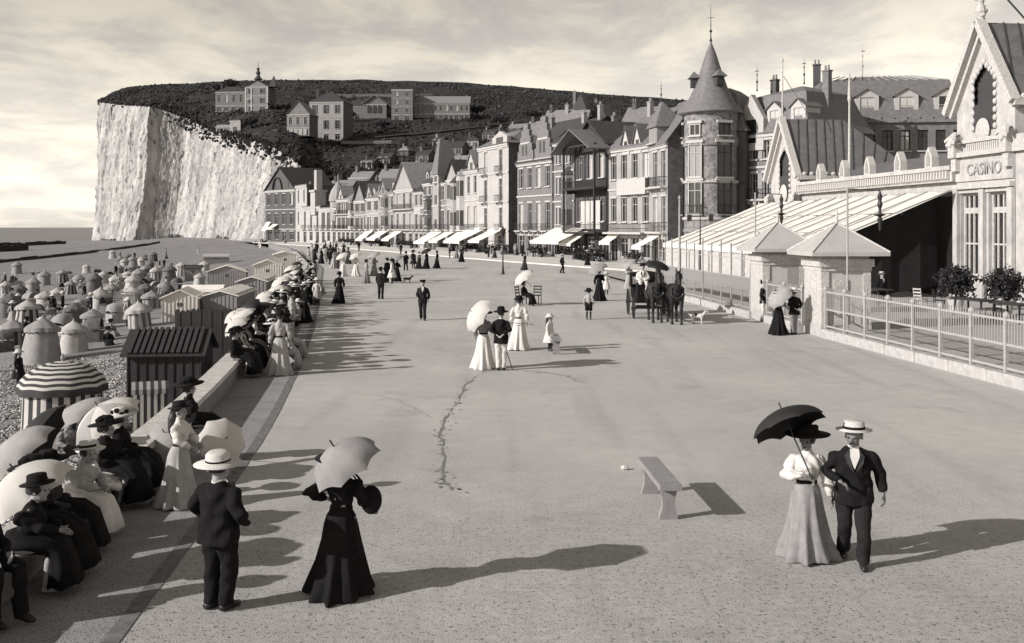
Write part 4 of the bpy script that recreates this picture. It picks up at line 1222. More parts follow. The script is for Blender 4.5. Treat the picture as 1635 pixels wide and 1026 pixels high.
# gabled pavilions
def pavilion(x0, x1, z_e, z_p, D, near, ridge, wz):
    w = x1-x0
    pv = MB()
    holes = wz
    wall_holes(pv, w, z_e, holes, rev=.35)
    pv.add([(0,0,0), (0,D,0), (0,D,z_e), (0,0,z_e), (w,0,0), (w,D,0), (w,D,z_e), (w,0,z_e)], [(0,3,2,1), (4,5,6,7)])
    # gable with a pointed opening
    cx = w/2
    ow, oz0, oz1 = w*.19, z_e-1.5, z_e+(z_p-z_e)*.52
    pv.add([(0,0,z_e), (cx-ow,0,z_e), (cx-ow,0,oz1-.9), (cx,0,oz1), (cx,0,z_p), (cx+ow,0,z_e), (w,0,z_e), (cx+ow,0,oz1-.9)],
           [(0,1,2,3,4), (5,6,4,3,7)])
    o = put('pavilion', pv, M_cas, ca, (x0, -.12, 0))
    q = MB(); q.prism([(cx-ow*1.05, z_e-.02), (cx+ow*1.05, z_e-.02), (cx+ow*1.05, oz1-.85), (cx, oz1+.05), (cx-ow*1.05, oz1-.85)], .22, .3); put('gable_louvre', q, mat('louvre', .05, amp=.4, scale=6, stretch=(1,1,5)), o)
    q = MB(); q.box(cx-ow*1.02, cx+ow*1.02, -.03, -.004, z_e-1.35, z_e-.004); put('louvre_panel', q, mat('louvre', .05), o)
    n = 11                                      # scalloped lacework round the opening
    bead = MB(); bead.ell((0, 0, 0), (.13, .1, .16), 8, 6); bead = bead.mesh('scallop')
    for i in range(n):
        t = i/(n-1)
        for s in (-1, 1):
            if i == n-1 and s == 1: continue
            k = 0 if t < .62 else (t-.62)/.38
            put('scallop', bead, M_castrim, o, (cx+s*ow*(1-k), -.05, z_e+(1.2*(t/.62-1) if t < .62 else 0)+(oz1-z_e)*t))
    q = MB(); q.ell((cx, -.12, z_e-1.35), (w*.12, .12, w*.12), 14, 8); put('rosette', q, M_castrim, o)
    for s in (0, 1):
        q = MB()
        xa, xb = (-.45, cx) if s == 0 else (w+.45, cx)
        q.beam((xa, -.3, z_e-.25), (xb, -.3, z_p+.15), .5, .34); q.beam((xa*.94+cx*.06, -.12, z_e-.45), (xb, -.12, z_p-.4), .3, .2)
        put('bargeboard', q, M_castrim, o)
    for s in (0, 1):                            # fan-shaped brackets below the eaves
        q = MB(); xx = .25 if s == 0 else w-.25
        for k in range(5):
            a = R(200+k*35); q.beam((xx, -.25, z_e-1.3), (xx+.85*math.cos(a), -.35-.1*k, z_e-1.3-.9*math.sin(-a)*.6-.2), .14)
        q.box(xx-.3, xx+.3, -.5, -.02, z_e-2.6, z_e-1.5)
        q.box(xx-.22, xx+.22, -.36, -.02, z_e-3.3, z_e-2.602)
        put('fan_bracket', q, M_castrim, o)
    rq = MB(); rl = ridge
    P = [(-.4, -.35, z_e-.15), (cx, -.35, z_p+.05), (cx, rl, z_p+.05), (w+.4, -.35, z_e-.15), (w+.4, D+.3, z_e-.15), (-.4, D+.3, z_e-.15)]
    rq.add(P, [(0,1,2,5), (1,3,4,2), (2,4,5)]); rq.add([(p[0], p[1], p[2]-.12) for p in P], [(5,2,1,0), (2,4,3,1), (5,4,2)])
    rf = put('pavilion_roof', rq, M_seam, o)
    q = MB()
    n = 13 if D < 12 else 18
    sl = math.hypot(w/2+.4, z_p-z_e+.2)
    for i in range(n):                          # standing seams run aslant over the near slope
        y0 = -.2+i*(D/n)
        yt = min(y0+1.2, D*.98)
        k = 1.0 if yt <= rl else max(0.06, 1-(yt-rl)/max(.1, D+.3-rl))
        q.beam((w+.4, y0, z_e-.12), (w+.4-(w/2+.4)*k, yt, z_e-.12+(z_p-z_e+.2)*k), .07, .06)
    put('roof_seam', q, M_dslate, rf, kind='stuff')
    q = MB(); q.beam((w+.42, -.35, z_e-.28), (w+.42, D+.3, z_e-.28), .3, .3)
    put('eaves_cornice', q, M_castrim, o)
    for k in range(12 if D > 10 else 7):
        q = MB(); q.ell((w+.45, .2+k*.55, z_e+.0), (.14, .2, .16), 8, 6); put('eaves_crest', q, M_castrim, o)
    return o
pvR = pavilion(27.7, 32.9, 10.2, 14.2, 14, True, 14, [(.35, 1.5, 1.8, 4.2), (2.95, 1.5, 1.9, 4.2)])
pvL = pavilion(0, 5.9, 7.9, 12.2, 9, False, 4.6, [(1.2, 3.0, 1.2, 2.6), (3.4, 3.0, 1.2, 2.6)])
def french(o, x, z, w, h):
    q = MB(); b = .1
    q.box(x, x+w, .2, .3, z, z+b); q.box(x, x+w, .2, .3, z+h-b, z+h); q.box(x, x+b, .2, .3, z+b, z+h-b); q.box(x+w-b, x+w, .2, .3, z+b, z+h-b)
    q.box(x+b, x+w-b, .2, .3, z+h*.76, z+h*.83)
    for k in range(1, 4): q.box(x+w*k/4-.05, x+w*k/4+.05, .21, .29, z+b, z+h-b)
    q.box(x+b, x+w-b, .22, .28, z+h*.38, z+h*.4)
    f = put('french_window', q, M_castrim, o)
    q = MB(); q.box(x+.02, x+w-.02, .31, .33, z+.02, z+h-.02); put('pane', q, M_glass, f)
    q = MB(); q.box(x-.15, x+w+.15, -.1, -.003, z+h+.05, z+h+.3); put('lintel', q, M_castrim, f)
french(pvR, .35, 1.5, 1.8, 4.2); french(pvR, 2.95, 1.5, 1.9, 4.2)
q = MB(); q.box(5.22, 12, .02, 9, 0, 8.4); put('wing_wall', q, M_cas, pvR)
q = MB(); q.box(5.22, 12, -.2, .018, 7.6, 8.4); put('wing_cornice', q, M_castrim, pvR)
french(pvL, 1.2, 3.0, 1.2, 2.6); french(pvL, 3.4, 3.0, 1.2, 2.6)
for z0, z1, pr in ((6.35, 7.6, .1), (7.6, 7.85, .35), (5.95, 6.2, .28), (8.3, 8.5, .25)):
    q = MB(); q.box(.02, 5.18, -pr, -.003, z0, z1); put('frieze', q, M_cas if pr < .2 else M_castrim, pvR)
for i in range(16):
    q = MB() if i == 0 else q
    if i == 0: q.box(0, .12, -.18, -.003, 0, .42); bal_ = q.mesh('baluster')
    put('baluster', bal_, M_castrim, pvR, (1.2+i*.18, 0, 7.87))
for xx in (.1, 2.55, 5.0):
    q = MB(); q.box(xx-.2, xx+.22, -.2, -.004, 0, 5.9); q.box(xx-.32, xx+.34, -.32, -.21, 0, 1.1); put('pilaster', q, M_cas, pvR)
td = bpy.data.curves.new('lettering', 'FONT'); td.body = 'CASINO'; td.size = .85; td.extrude = .04; td.align_x = 'CENTER'
to = bpy.data.objects.new('tmp', td); col.objects.link(to)
tm = bpy.data.meshes.new_from_object(to.evaluated_get(bpy.context.evaluated_depsgraph_get())); bpy.data.objects.remove(to)
tm.materials.clear()
put('lettering', tm, mat('letter_paint', .33, amp=.15, scale=4), pvR, (2.75, -.14, 6.65), (R(90), 0, 0))
q = MB(); q.lathe([(.3, 0), (.18, .4), (.3, .7), (.14, 1.1), (.24, 1.5), (.08, 2.0), (.04, 3.2)], 10)
for k in range(6): q.ell((.2*math.cos(k*1.05), .2*math.sin(k*1.05), .5+.22*k), (.14, .14, .12), 8, 6)
put('finial', q, M_castrim, pvR, (2.6, -.2, 14.1))
q = MB(); q.beam((2.6, .1, 16.6), (3.2, 2.2, 13.9), .07); put('stay_pole', q, M_iron, pvR)
q = MB(); q.lathe([(.16, 0), (.07, .5), (.07, 1), (.05, 4.6), (.1, 4.7), (.02, 5)], 8); put('flagpole', q, M_castrim, pvL, (2.95, -.2, 12.0))
q = MB(); q.beam((2.95, -.1, 15.5), (4.3, 1.5, 12.2), .04); put('stay_pole', q, M_iron, pvL)
# tall poles and chimney shaft showing over the roofs
q = MB(); q.lathe([(.5, 7), (.45, 8.6), (.65, 8.7), (.55, 9.2), (.7, 9.3), (.7, 9.5), (.2, 10.2), (.16, 13), (.3, 13.2), (.12, 14)], 12); put('vent_shaft', q, M_castrim, ca, (22.5, 5.5, 0), smooth=False)
q = MB(); q.lathe([(.12, 7), (.07, 12.5), (.14, 12.7), (.05, 14.5)], 8); put('flagpole', q, M_castrim, ca, (11.5, 1.2, 0))
# ground-floor timber and glass front; its near black carries the awning's shade
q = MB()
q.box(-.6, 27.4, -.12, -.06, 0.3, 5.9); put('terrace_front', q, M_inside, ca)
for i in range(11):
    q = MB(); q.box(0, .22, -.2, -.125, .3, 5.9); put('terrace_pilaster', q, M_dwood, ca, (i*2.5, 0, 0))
# sloping canvas awning
aw = thing('terrace_awning', 'huge sloping white canvas awning over the casino terrace', 'awning', cw(0, -8.6), CR)
N = 12
X0, X1 = -1.0, 28.0
for i in range(N):
    a, b = X0+(X1-X0)*i/N, X0+(X1-X0)*(i+1)/N
    q = MB()
    g_ = .02
    for k in range(6):
        for xx in (a+g_, (a+b)/2, b-g_):
            t = k/5
            sag = -.10*math.sin(math.pi*t)-(.05 if abs(xx-(a+b)/2) < .01 else 0)+random.uniform(-.015, .015)
            q.v.append((xx, 8.0*t, 2.75+3.15*t+sag))
    for k in range(5):
        for j in range(2): q.f.append((3*k+j, 3*k+j+1, 3*k+4+j, 3*k+3+j)); q.m.append(0)
    put('canvas_panel', q, M_canvas, aw)
    q = MB(); q.beam((b-.02, 0, 2.78), (b-.02, 8.0, 5.93), .05, .07); put('batten', q, M_cream, aw)
    q = MB()
    for j in range(4): 
        x_a, x_b = a+g_+(b-a-2*g_)*j/4, a+g_+(b-a-2*g_)*(j+1)/4
        q.add([(x_a, -.02, 2.75), (x_b, -.02, 2.75), (x_b, -.03, 2.45), ((x_a+x_b)/2, -.03, 2.35), (x_a, -.03, 2.45)], [(0,1,2,3,4)])
    put('valance', q, M_canvas, aw)
    q = MB(); q.beam((b-.05, .05, 0.3), (b-.05, .05, 2.72), .1); put('awning_post', q, M_castrim, aw)
    if i < N-1:
        q = MB()
        for k in range(9):
            xx = a+.06+(b-a-.12)*k/8; y_ = .1+.05*math.sin(k*2.1)
            q.v += [(xx, y_, .95), (xx, y_, 2.5)]
        for k in range(8): q.f.append((2*k, 2*k+2, 2*k+3, 2*k+1)); q.m.append(0)
        put('front_screen', q, mat('screen_canvas', .42, amp=.15, scale=3), aw)
for yy in (2.6, 5.3):
    q = MB(); q.beam((X0, yy, 2.6+3.15*yy/8), (X1, yy, 2.6+3.15*yy/8), .1); put('purlin', q, M_dwood, aw)
# side hangings widened across the near end, near black to deepen the shade within
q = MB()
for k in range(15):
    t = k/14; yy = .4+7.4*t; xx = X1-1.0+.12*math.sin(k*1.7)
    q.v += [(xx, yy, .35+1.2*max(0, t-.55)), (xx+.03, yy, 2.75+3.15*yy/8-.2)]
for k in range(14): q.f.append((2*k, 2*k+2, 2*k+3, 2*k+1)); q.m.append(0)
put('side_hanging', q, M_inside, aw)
# terrace floor and furniture
q = MB(); pts_ = []
for dd in np.arange(24, 90, 3.0): pts_ += [(fence_x(dd)+.35, dd, .25), (fence_x(dd)+60, dd, .25)]
q.v = pts_; q.f = [(2*i, 2*i+1, 2*i+3, 2*i+2) for i in range(len(pts_)//2-1)]; q.m = [0]*len(q.f)
put('terrace', q, mat('raked_gravel', .36, amp=.12, scale=.4, speck=(24, .08, .22)), kind='structure')
M_leaf = mat('shrub_leaf', .03, amp=.6, scale=5, rough=.5)
for i, (px, dd, lb) in enumerate(((1526, 46, 'round dark shrub in pale tub left of the casino window'), (1604, 43.5, 'round dark shrub in pale tub nearest the right edge'))):
    t = thing('potted_shrub', lb, 'shrub', at(px, dd, .25), .3*i, 'potted shrubs on the terrace')
    q = MB(); q.lathe([(.26, 0), (.36, .55), (.4, .56), (.4, .64), (.34, .64)], 16); put('tub', q, M_castrim, t, smooth=False)
    q = MB(); q.tube([(0,0,.5), (.03,0,.8), (0,.02,1.1)], [.05,.045,.03], 8); put('trunk', q, M_dwood, t)
    q = foliage((0, 0, 1.35), (.78, .78, .72), 1500, .11, 11+i); put('crown', q, M_leaf, t)
for px, dd, ln, lb in ((1556, 43.0, 2.0, 'low dark table between the shrubs'), (1618, 40.5, 1.8, 'low dark table at the right edge of the terrace'), (1400, 50, 1.6, 'small dark table under the awning')):
    t = thing('terrace_table', lb, 'table', at(px, dd, .25), CR+.1, 'terrace tables')
    q = MB(); q.box(-ln/2, ln/2, -.45, .45, .7, .76); put('table_top', q, M_dwood, t)
    for sx in (-1, 1):
        for sy in (-1, 1):
            q = MB(); q.beam((sx*(ln/2-.1), sy*.36, 0), (sx*(ln/2-.16), sy*.3, .7), .06); put('leg', q, M_dwood, t)
def chair(label, loc, rz, m=None, group='terrace chairs'):
    m = m or M_dwood
    t = thing('chair', label, 'chair', loc, rz, group)
    q = MB(); q.box(-.22, .22, -.22, .22, .43, .47); put('seat', q, m, t)
    for sx in (-.2, .2):
        q = MB(); q.beam((sx, -.2, 0), (sx, -.18, .43), .04); put('leg', q, m, t)
        q = MB(); q.tube([(sx, .26, 0), (sx, .2, .45), (sx, .27, .95)], .02, 6); put('leg', q, m, t)
    for z in (.6, .75, .9):
        q = MB(); q.beam((-.2, .22+.06*(z-.5)*2, z), (.2, .22+.06*(z-.5)*2, z), .02, .07); put('back_slat', q, m, t)
    return t
chair('dark slatted chair beside the left shrub tub', at(1500, 46.5, .25), 1.0)
chair('pale folding chair under the awning edge', at(1470, 47.5, .25), 2.1, M_castrim)
chair('dark slatted chair by the right terrace table', at(1586, 41.8, .25), -1.2)
# ------------------------------------------------------------------ fence
M_fence = mat('fence_paint', .33, amp=.12, scale=8)
def fence(d0, d1, label, hgt, style):
    o = Vector((fence_x(d0), d0, 0))
    rz = yaw(fence_x(d1)-o.x, d1-d0)
    L = math.hypot(fence_x(d1)-o.x, d1-d0)
    t = thing('fence', label, 'fence', o, rz)
    # kerb blocks
    x = 0.0
    while x < L-.05:
        w = min(1.9, L-x)
        q = MB(); q.box(0, w-.02, -.2, .2, 0, .3)
        q.box(.02, w-.04, -.19, .19, .3, .312)
        put('kerb_block', q, M_stone, t, (x, random.uniform(-.012, .012), random.uniform(-.01, .01)))
        x += w
    if style == 'picket':
        pq = MB(); pq.box(-.045, .045, -.045, .045, .3, hgt-.06); pq.lathe([(.06, hgt-.06), (.085, hgt), (.07, hgt+.07), (.02, hgt+.11)], 10); pm = pq.mesh('post')
        n = int(L/1.5)
        for i in range(n+1): put('post', pm, M_fence, t, (L*i/n, 0, 0))
        for z in (.42, 1.02, hgt-.1):
            q = MB(); q.box(0, L, -.022, .022, z-.03, z+.03); put('rail', q, M_fence, t)
        pk = MB(); pk.box(-.011, .011, -.011, .011, 1.05, hgt+.06); pk = pk.mesh('picket')
        np_ = int(L/.125)
        for i in range(min(np_, 290)): put('picket', pk, M_fence, t, (L*(i+.5)/np_, 0, 0))
    else:
        pq = MB(); pq.box(-.03, .03, -.03, .03, .3, hgt); pm = pq.mesh('post')
        n = int(L/1.45)
        for i in range(n+1): put('post', pm, M_fence, t, (L*i/n, 0, 0), scale=(1, 1, 1+.05*random.uniform(-1, 1)))
        for z in (.42, 1.2, 1.75, hgt*.78):
            q = MB(); q.box(0, L, -.012, .012, z-.02, z+.02); put('rail', q, M_fence, t)
        q = MB(); q.box(0, L, .03, .05, 1.22, 1.73); put('netting', q, mat('grey_netting', .22, amp=.2, scale=20), t)
    return t
fence(23, 37.4, 'white picket fence on stone kerb in front of the potted shrubs', 1.75, 'picket')
fence(45.2, 62, 'tall pole fence with netting beyond the far kiosk', 3.3, 'tall')
fence(39.6, 43.4, 'short stretch of white fence between the two kiosks', 1.7, 'picket')
# ------------------------------------------------------------------ ticket kiosks
M_kroof = mat('kiosk_zinc', .4, rough=.6, amp=.1, scale=1.5)
M_poster = mat('poster_paper', .4, amp=.3, scale=14, stretch=(1,1,3))
def kiosk(label, d, h, ap):
    o = Vector((fence_x(d)-.1, d, 0))
    t = thing('ticket_kiosk', label, 'kiosk', o, R(3), 'ticket kiosks at the terrace gate')
    w = 1.75
    q = MB(); q.box(0, w, 0, w, 0, h); put('wall', q, mat('kiosk_stucco', .44, amp=.1, scale=2), t)
    q = MB(); q.box(-.06, w+.06, -.06, w+.06, 0, .45); put('plinth', q, M_stone, t)
    q = MB(); q.box(-.07, w+.07, -.07, w+.07, h-.55, h-.4); q.box(-.14, w+.14, -.14, w+.14, h-.4, h-.12); put('cornice', q, M_castrim, t)
    for x in (-.04, w-.24):
        q = MB(); q.box(x, x+.28, -.05, .02, .452, h-.552); put('corner_pilaster', q, M_castrim, t)
    q = MB(); q.box(-.05, .0, -.035, w+.02, .452, h-.552); put('lit_panel', q, M_castrim, t)
    ov = .55
    q = MB()
    q.add([(-ov, -ov, h), (w+ov, -ov, h), (w+ov, w+ov, h), (-ov, w+ov, h), (-ov, -ov, h+.14), (w+ov, -ov, h+.14), (w+ov, w+ov, h+.14), (-ov, w+ov, h+.14), (w/2, w/2, h+ap)],
          [(3,2,1,0), (0,1,5,4), (1,2,6,5), (2,3,7,6), (3,0,4,7), (4,5,8), (5,6,8), (6,7,8), (7,4,8)])
    rf = put('roof', q, M_kroof, t)
    q = MB()
    for a, b in ((-ov, -ov), (w+ov, -ov), (-ov, w+ov), (w+ov, w+ov)): q.beam((a, b, h+.15), (w/2, w/2, h+ap+.01), .05)
    put('roof_hip', q, M_castrim, rf)
    q = MB(); q.lathe([(.07, 0), (.05, .15), (.02, .5)], 8, c=(w/2, w/2, h+ap-.02)); put('finial', q, M_castrim, rf)
    return t, w
k1, w_ = kiosk('nearer white ticket kiosk with pyramid roof and tall poster', 37.5, 2.95, 1.2)
q = MB(); q.box(.42, .92, -.06, -.01, .35, 2.1); po = put('poster_board', q, M_castrim, k1)
for i in range(7):
    q = MB(); q.box(.48, .86, -.066, -.0605, .5+i*.21, .62+i*.21); put('poster_block', q, M_poster, po)
k2, w_ = kiosk('farther white ticket kiosk with pyramid roof beside the tall pole fence', 43.6, 2.95, 1.25)
q = MB(); q.box(1.0, 1.5, -.03, -.005, .4, 2.3); put('shutter', q, M_shutter, k2)
# notice board on the fence by the far kiosk
t = thing('notice_board', 'narrow pale notice board with finial beside the farther kiosk', 'notice board', at(1207, 45.6), CR+R(84))
q = MB(); q.box(-.28, .28, -.04, .04, .4, 2.75); put('board', q, M_castrim, t)
for i in range(8):
    q = MB(); q.box(-.2, .2, -.047, -.041, .7+i*.23, .84+i*.23); put('notice', q, M_poster, t)
q = MB(); q.ell((0, 0, 2.95), (.2, .08, .2), 10, 6); put('crest', q, M_castrim, t)
# pale gas-lamp gibbets
def gibbet(label, base, top, arm, drop):
    t = thing('lamp_gibbet', label, 'lamp post', base, 0, 'hanging lamps at the terrace')
    q = MB(); q.tube([(0,0,0), (0,0,top)], .035, 8); put('post', q, M_fence, t)
    q = MB(); q.beam((0,0,top-.03), (arm,.05,top-.08), .035); put('arm', q, M_iron, t)
    lamp = put('lantern', MB().lathe([(.02, 0), (.05, -.1), (.09, -.2), (.06, -.35), (.1, -.5), (.05, -.62), (.05, -.8), (.24, -.84), (.05, -.92), (.1, -1.0), (.05, -1.2), (.03, drop)], 10, c=(arm, .05, top-.08)), M_iron, t)
    return t
gibbet('tall pale post with hanging lamp in front of the nearer kiosk', at(1353, 36.0, .0), 5.35, 1.15, -1.4)
gibbet('tall pale post with hanging lamp beside the farther kiosk', at(1206, 45.0, .0), 5.5, 1.15, -1.6)
def tallpole(label, px, d, z, r=.05):
    t = thing('flag_pole', label, 'pole', at(px, d), 0, 'bare poles')
    q = MB(); q.lathe([(r*1.3, 0), (r, z*.6), (r*.7, z), (r*1.4, z+.05), (.01, z+.2)], 8); put('shaft', q, M_fence, t)
tallpole('bare pale pole rising beside the carriage', 1085, 52, 5.4, .06)
tallpole('thin bare pole among the fence posts', 1058, 56, 3.6, .04)
# dangling iron lamp in front of the tower house
t = thing('street_lamp', 'dark bracketed street lamp before the round tower', 'street lamp', at(1118, 72), 0, 'promenade street lamps')
q = MB(); q.tube([(0,0,0), (0,0,4.6)], [.07, .04], 8); put('post', q, M_iron, t)
q = MB(); q.beam((-.9, 0, 4.9), (.9, 0, 4.9), .05); q.box(-.9, -.6, -.1, .1, 4.4, 4.85); q.box(.6, .9, -.1, .1, 4.4, 4.85); q.beam((0,0,4.5), (0,0,5.6), .06); put('cross_arm', q, M_iron, t)
t = thing('street_lamp', 'dark slender street lamp standing on the promenade edge', 'street lamp', gp(803, 438), 0, 'promenade street lamps')
q = MB(); q.lathe([(.16, 0), (.1, .4), (.06, .9), (.045, 3.1)], 8); put('post', q, M_iron, t)
q = MB(); q.lathe([(.08, 3.1), (.22, 3.65), (.26, 3.7), (.06, 3.95), (.02, 4.1)], 6); put('lantern', q, M_iron, t)
# ================================================================== beach huts, tents and parasols
M_blackwood = mat('tarred_boards', .035, amp=.4, scale=3, stretch=(6,6,.4))
M_whut = mat('white_boards', .62, amp=.15, scale=4, stretch=(8,8,.4))
M_ghut = mat('grey_boards', .27, amp=.2, scale=4, stretch=(8,8,.4))
M_hroof = mat('canvas_roof', .8, amp=.12, scale=1)
def wdir(d):
    v = Vector((wall_x(d+1)-wall_x(d-1), 2, 0)).normalized(); return v
def hut(label, px, py, w, dep, h, hr, m, rm, axis='along', rot=0.0, door=True, shift=0.0, strips=0):
    """gabled bathing hut; its near gable or eave faces the viewer"""
    p = bp(px, py)
    if p.x > wall_x(p.y)-.75-w/2: p.x = wall_x(p.y)-.75-w/2
    p.z = beach_z(p.x, p.y)-.05
    v = wdir(p.y)
    t = thing('bathing_hut', label, 'hut', p, math.atan2(-v.x, v.y)+rot, 'bathing huts behind the sea wall')
    q = MB(); q.box(-w/2, w/2, 0, dep, 0, h)
    if axis == 'along': q.add([(-w/2, .001, h), (w/2, .001, h), (0, .001, h+hr-.06), (-w/2, dep, h), (w/2, dep, h), (0, dep, h+hr-.06)], [(0,1,2), (4,3,5)])
    else: q.add([(-w/2, 0, h), (-w/2, dep, h), (-w/2, dep/2, h+hr-.06), (w/2, 0, h), (w/2, dep, h), (w/2, dep/2, h+hr-.06)], [(0,2,1), (3,4,5)])
    put('wall', q, m, t)
    n = max(6, int(w/.22)); bat = MB(); bat.box(-.02, .02, -.025, -.003, 0, h); bat = bat.mesh('batten')
    for i in range(n+1): put('batten', bat, m, t, (-w/2+w*i/n, 0, 0))
    q = MB(); gable_roof(q, w, dep, h, h+hr, 'y' if axis == 'along' else 'x', .16, .06)
    rf = put('roof', q, rm, t, (-w/2, 0, 0))
    if strips:
        for i in range(strips):
            x = w*(i+.5)/strips; q = MB(); q.beam((x, -.16, h-.06), (x, dep/2, h+hr+.04), .1, .06); put('roof_batten', q, m, rf)
    if door:
        q = MB(); q.box(-.14, -.04, -.03, -.004, h*.6, h*.75); q.box(.04, .14, -.03, -.004, h*.6, h*.75); put('vent', q, M_iron, t)
    return t
hut('black boarded hut with ribbed roof close behind the wall', 262, 655, 1.95, 1.7, 1.7, .5, M_blackwood, M_blackwood, 'across', R(-3), False, strips=12)
hut('white hut with pointed gable and two tiny vents', 287, 512, 2.0, 3.4, 1.5, .42, M_whut, M_hroof)
hut('long low hut under a white canvas roof behind the black screen', 352, 502, 1.9, 7.0, 1.3, .22, M_ghut, M_hroof, rot=R(-5), door=False)
hut('second long low hut with white canvas roof and dark doorway', 402, 480, 1.9, 6.0, 1.5, .25, M_ghut, M_hroof, rot=R(-4))
hut('grey boarded hut with broad gable on the beach side', 362, 456, 3.4, 3.4, 1.5, .5, M_ghut, M_hroof)
hut('white gabled hut near the far end of the row', 427, 452, 2.5, 3, 1.8, .45, M_whut, M_hroof)
hut('pale low hut with sloping canvas roof touching the wall crowd', 455, 470, 1.8, 5.5, 1.2, .2, M_ghut, M_hroof, rot=R(-8), door=False)
hut('white square hut at the end of the row', 482, 430, 2.6, 2.6, 2.0, .3, M_whut, M_hroof)
hut('small grey hut farthest out on the sand', 308, 448, 1.7, 1.7, 1.6, .2, M_ghut, M_iron, 'across')
hut('low pale shed behind the broad grey hut', 345, 420, 4, 3, 1.2, .4, M_ghut, M_kroof, 'across')
hut('low white canvas lean-to beside the pointed white hut', 322, 486, 2.6, 2.2, 1.1, .3, M_whut, M_hroof, 'across')
# scalloped black palisade
p = bp(255, 612); p.x = wall_x(p.y)-2.9
t = thing('plank_screen', 'tall black plank screen with scalloped top behind the wall', 'screen', (p.x, p.y, beach_z(p.x, p.y)), R(6))
for i in range(14):
    q = MB(); w = .165; h = 2.42+.03*random.uniform(-1, 1)
    q.prism([(0, 0), (w, 0), (w, h-.08), (w*.85, h-.02), (w*.5, h), (w*.15, h-.02), (0, h-.08)], 0, .04)
    put('plank', q, M_blackwood, t, (i*.17, .015*(i % 2), 0))
q = MB(); q.box(2.3, 2.38, -.03, .05, 0, 2.2); put('end_post', q, M_ghut, t)
# draped white windbreaks leaning on the hut row
# ---- canvas beach tents
M_tent = [mat('tent_white', .43, amp=.14, scale=3, transl=.12), mat('tent_buff', .29, amp=.16, scale=3, transl=.12), mat('tent_grey', .13, amp=.2, scale=3)]
M_tstripe = mat('tent_dark_stripe', .04, amp=.2, scale=4)
M_tmid = mat('tent_mid_stripe', .12, amp=.2, scale=4)
V_ = Vector
def bell_mesh(kind, seed):
    """returns meshes roof, valance, wall for a round tent of unit radius; wall striped in alternate gores"""
    rnd = random.Random(seed)
    seg = 40
    ph = rnd.random()*6
    def md(th, i, z): return 1+.035*math.sin(5*th+ph)+.025*math.sin(9*th+ph*2)*(i/4)
    wl_ = MB()
    fl = {'drum': .1, 'cone': .42, 'sack': .25}[kind]
    hh = {'drum': 1.25, 'cone': 1.9, 'sack': 1.55}[kind]
    wl_.lathe([(.78+fl*1.0, 0), (.78+fl*.7, hh*.3), (.78+fl*.35, hh*.65), (.78, hh)], seg, mod=md, caps=False, mfun=lambda i, j: (j//2) % 2)
    rf = MB()
    rf.lathe([(.95, hh-.02), (.8, hh+.12), (.5, hh+.32), (.22, hh+.46), (.05, hh+.6), (.02, hh+.72)], seg, mod=lambda th, i, z: 1+.05*abs(math.sin(4*th+ph))*(1-i/5), mfun=lambda i, j: 0, caps=False)
    va = MB()
    va.v = [(.97*math.cos(2*math.pi*j/80)*(1+.05*abs(math.sin(4*2*math.pi*j/80+ph))), .97*math.sin(2*math.pi*j/80)*(1+.05*abs(math.sin(4*2*math.pi*j/80+ph))), z-(.06*abs(math.sin(10*2*math.pi*j/80)) if z < hh-.1 else 0)) for z in (hh-.01, hh-.2) for j in range(80)]
    va.f = [(j, 80+j, 80+(j+1) % 80, (j+1) % 80) for j in range(80)]; va.m = [0]*80
    out = []
    for q_, n_ in ((rf, 'roof'), (va, 'valance'), (wl_, 'tent_wall')):
        q_.v = [(x+.05*noise.noise(V_((x*2.2, y*2.2, z*1.6+seed))), y+.05*noise.noise(V_((x*2.2+9, y*2.2, z*1.6+seed))), z+.035*noise.noise(V_((x*2.5, y*2.5+5, seed)))) for x, y, z in q_.v]
        me = q_.mesh(n_); me.polygons.foreach_set('use_smooth', [True]*len(me.polygons)); out.append(me)
    return out
TM = {(k, s): bell_mesh(k, s*7+len(k)) for k in ('drum', 'cone', 'sack') for s in range(4)}
for me3 in TM.values():
    me3[0].materials.append(M_tent[0]); me3[1].materials.append(M_tent[0]); me3[2].materials.append(M_tent[0]); me3[2].materials.append(M_tent[0])
def tent(label, px, py, kind, sc_=1.0, tone_=0, stripe=None, group='canvas tents on the shingle'):
    p = bp(px, py)
    t = thing('beach_tent', label, 'tent', p, random.uniform(0, 6), group, sc_*.8)
    me3 = TM[(kind, random.randrange(4))]
    put('roof', me3[0], M_tent[tone_], t); put('valance', me3[1], M_tent[tone_], t)
    m2 = {None: M_tent[tone_], 'dark': M_tstripe, 'mid': M_tmid}[stripe]
    t.rotation_euler = (R(random.uniform(-4, 4)), R(random.uniform(-4, 4)), t.rotation_euler[2])
    t.scale = (t.scale[0]*random.uniform(.88, 1.08), t.scale[1], t.scale[2]*random.uniform(.9, 1.1))
    put('tent_wall', me3[2], [M_tent[tone_], m2], t, (0, 0, -.1))
    return t
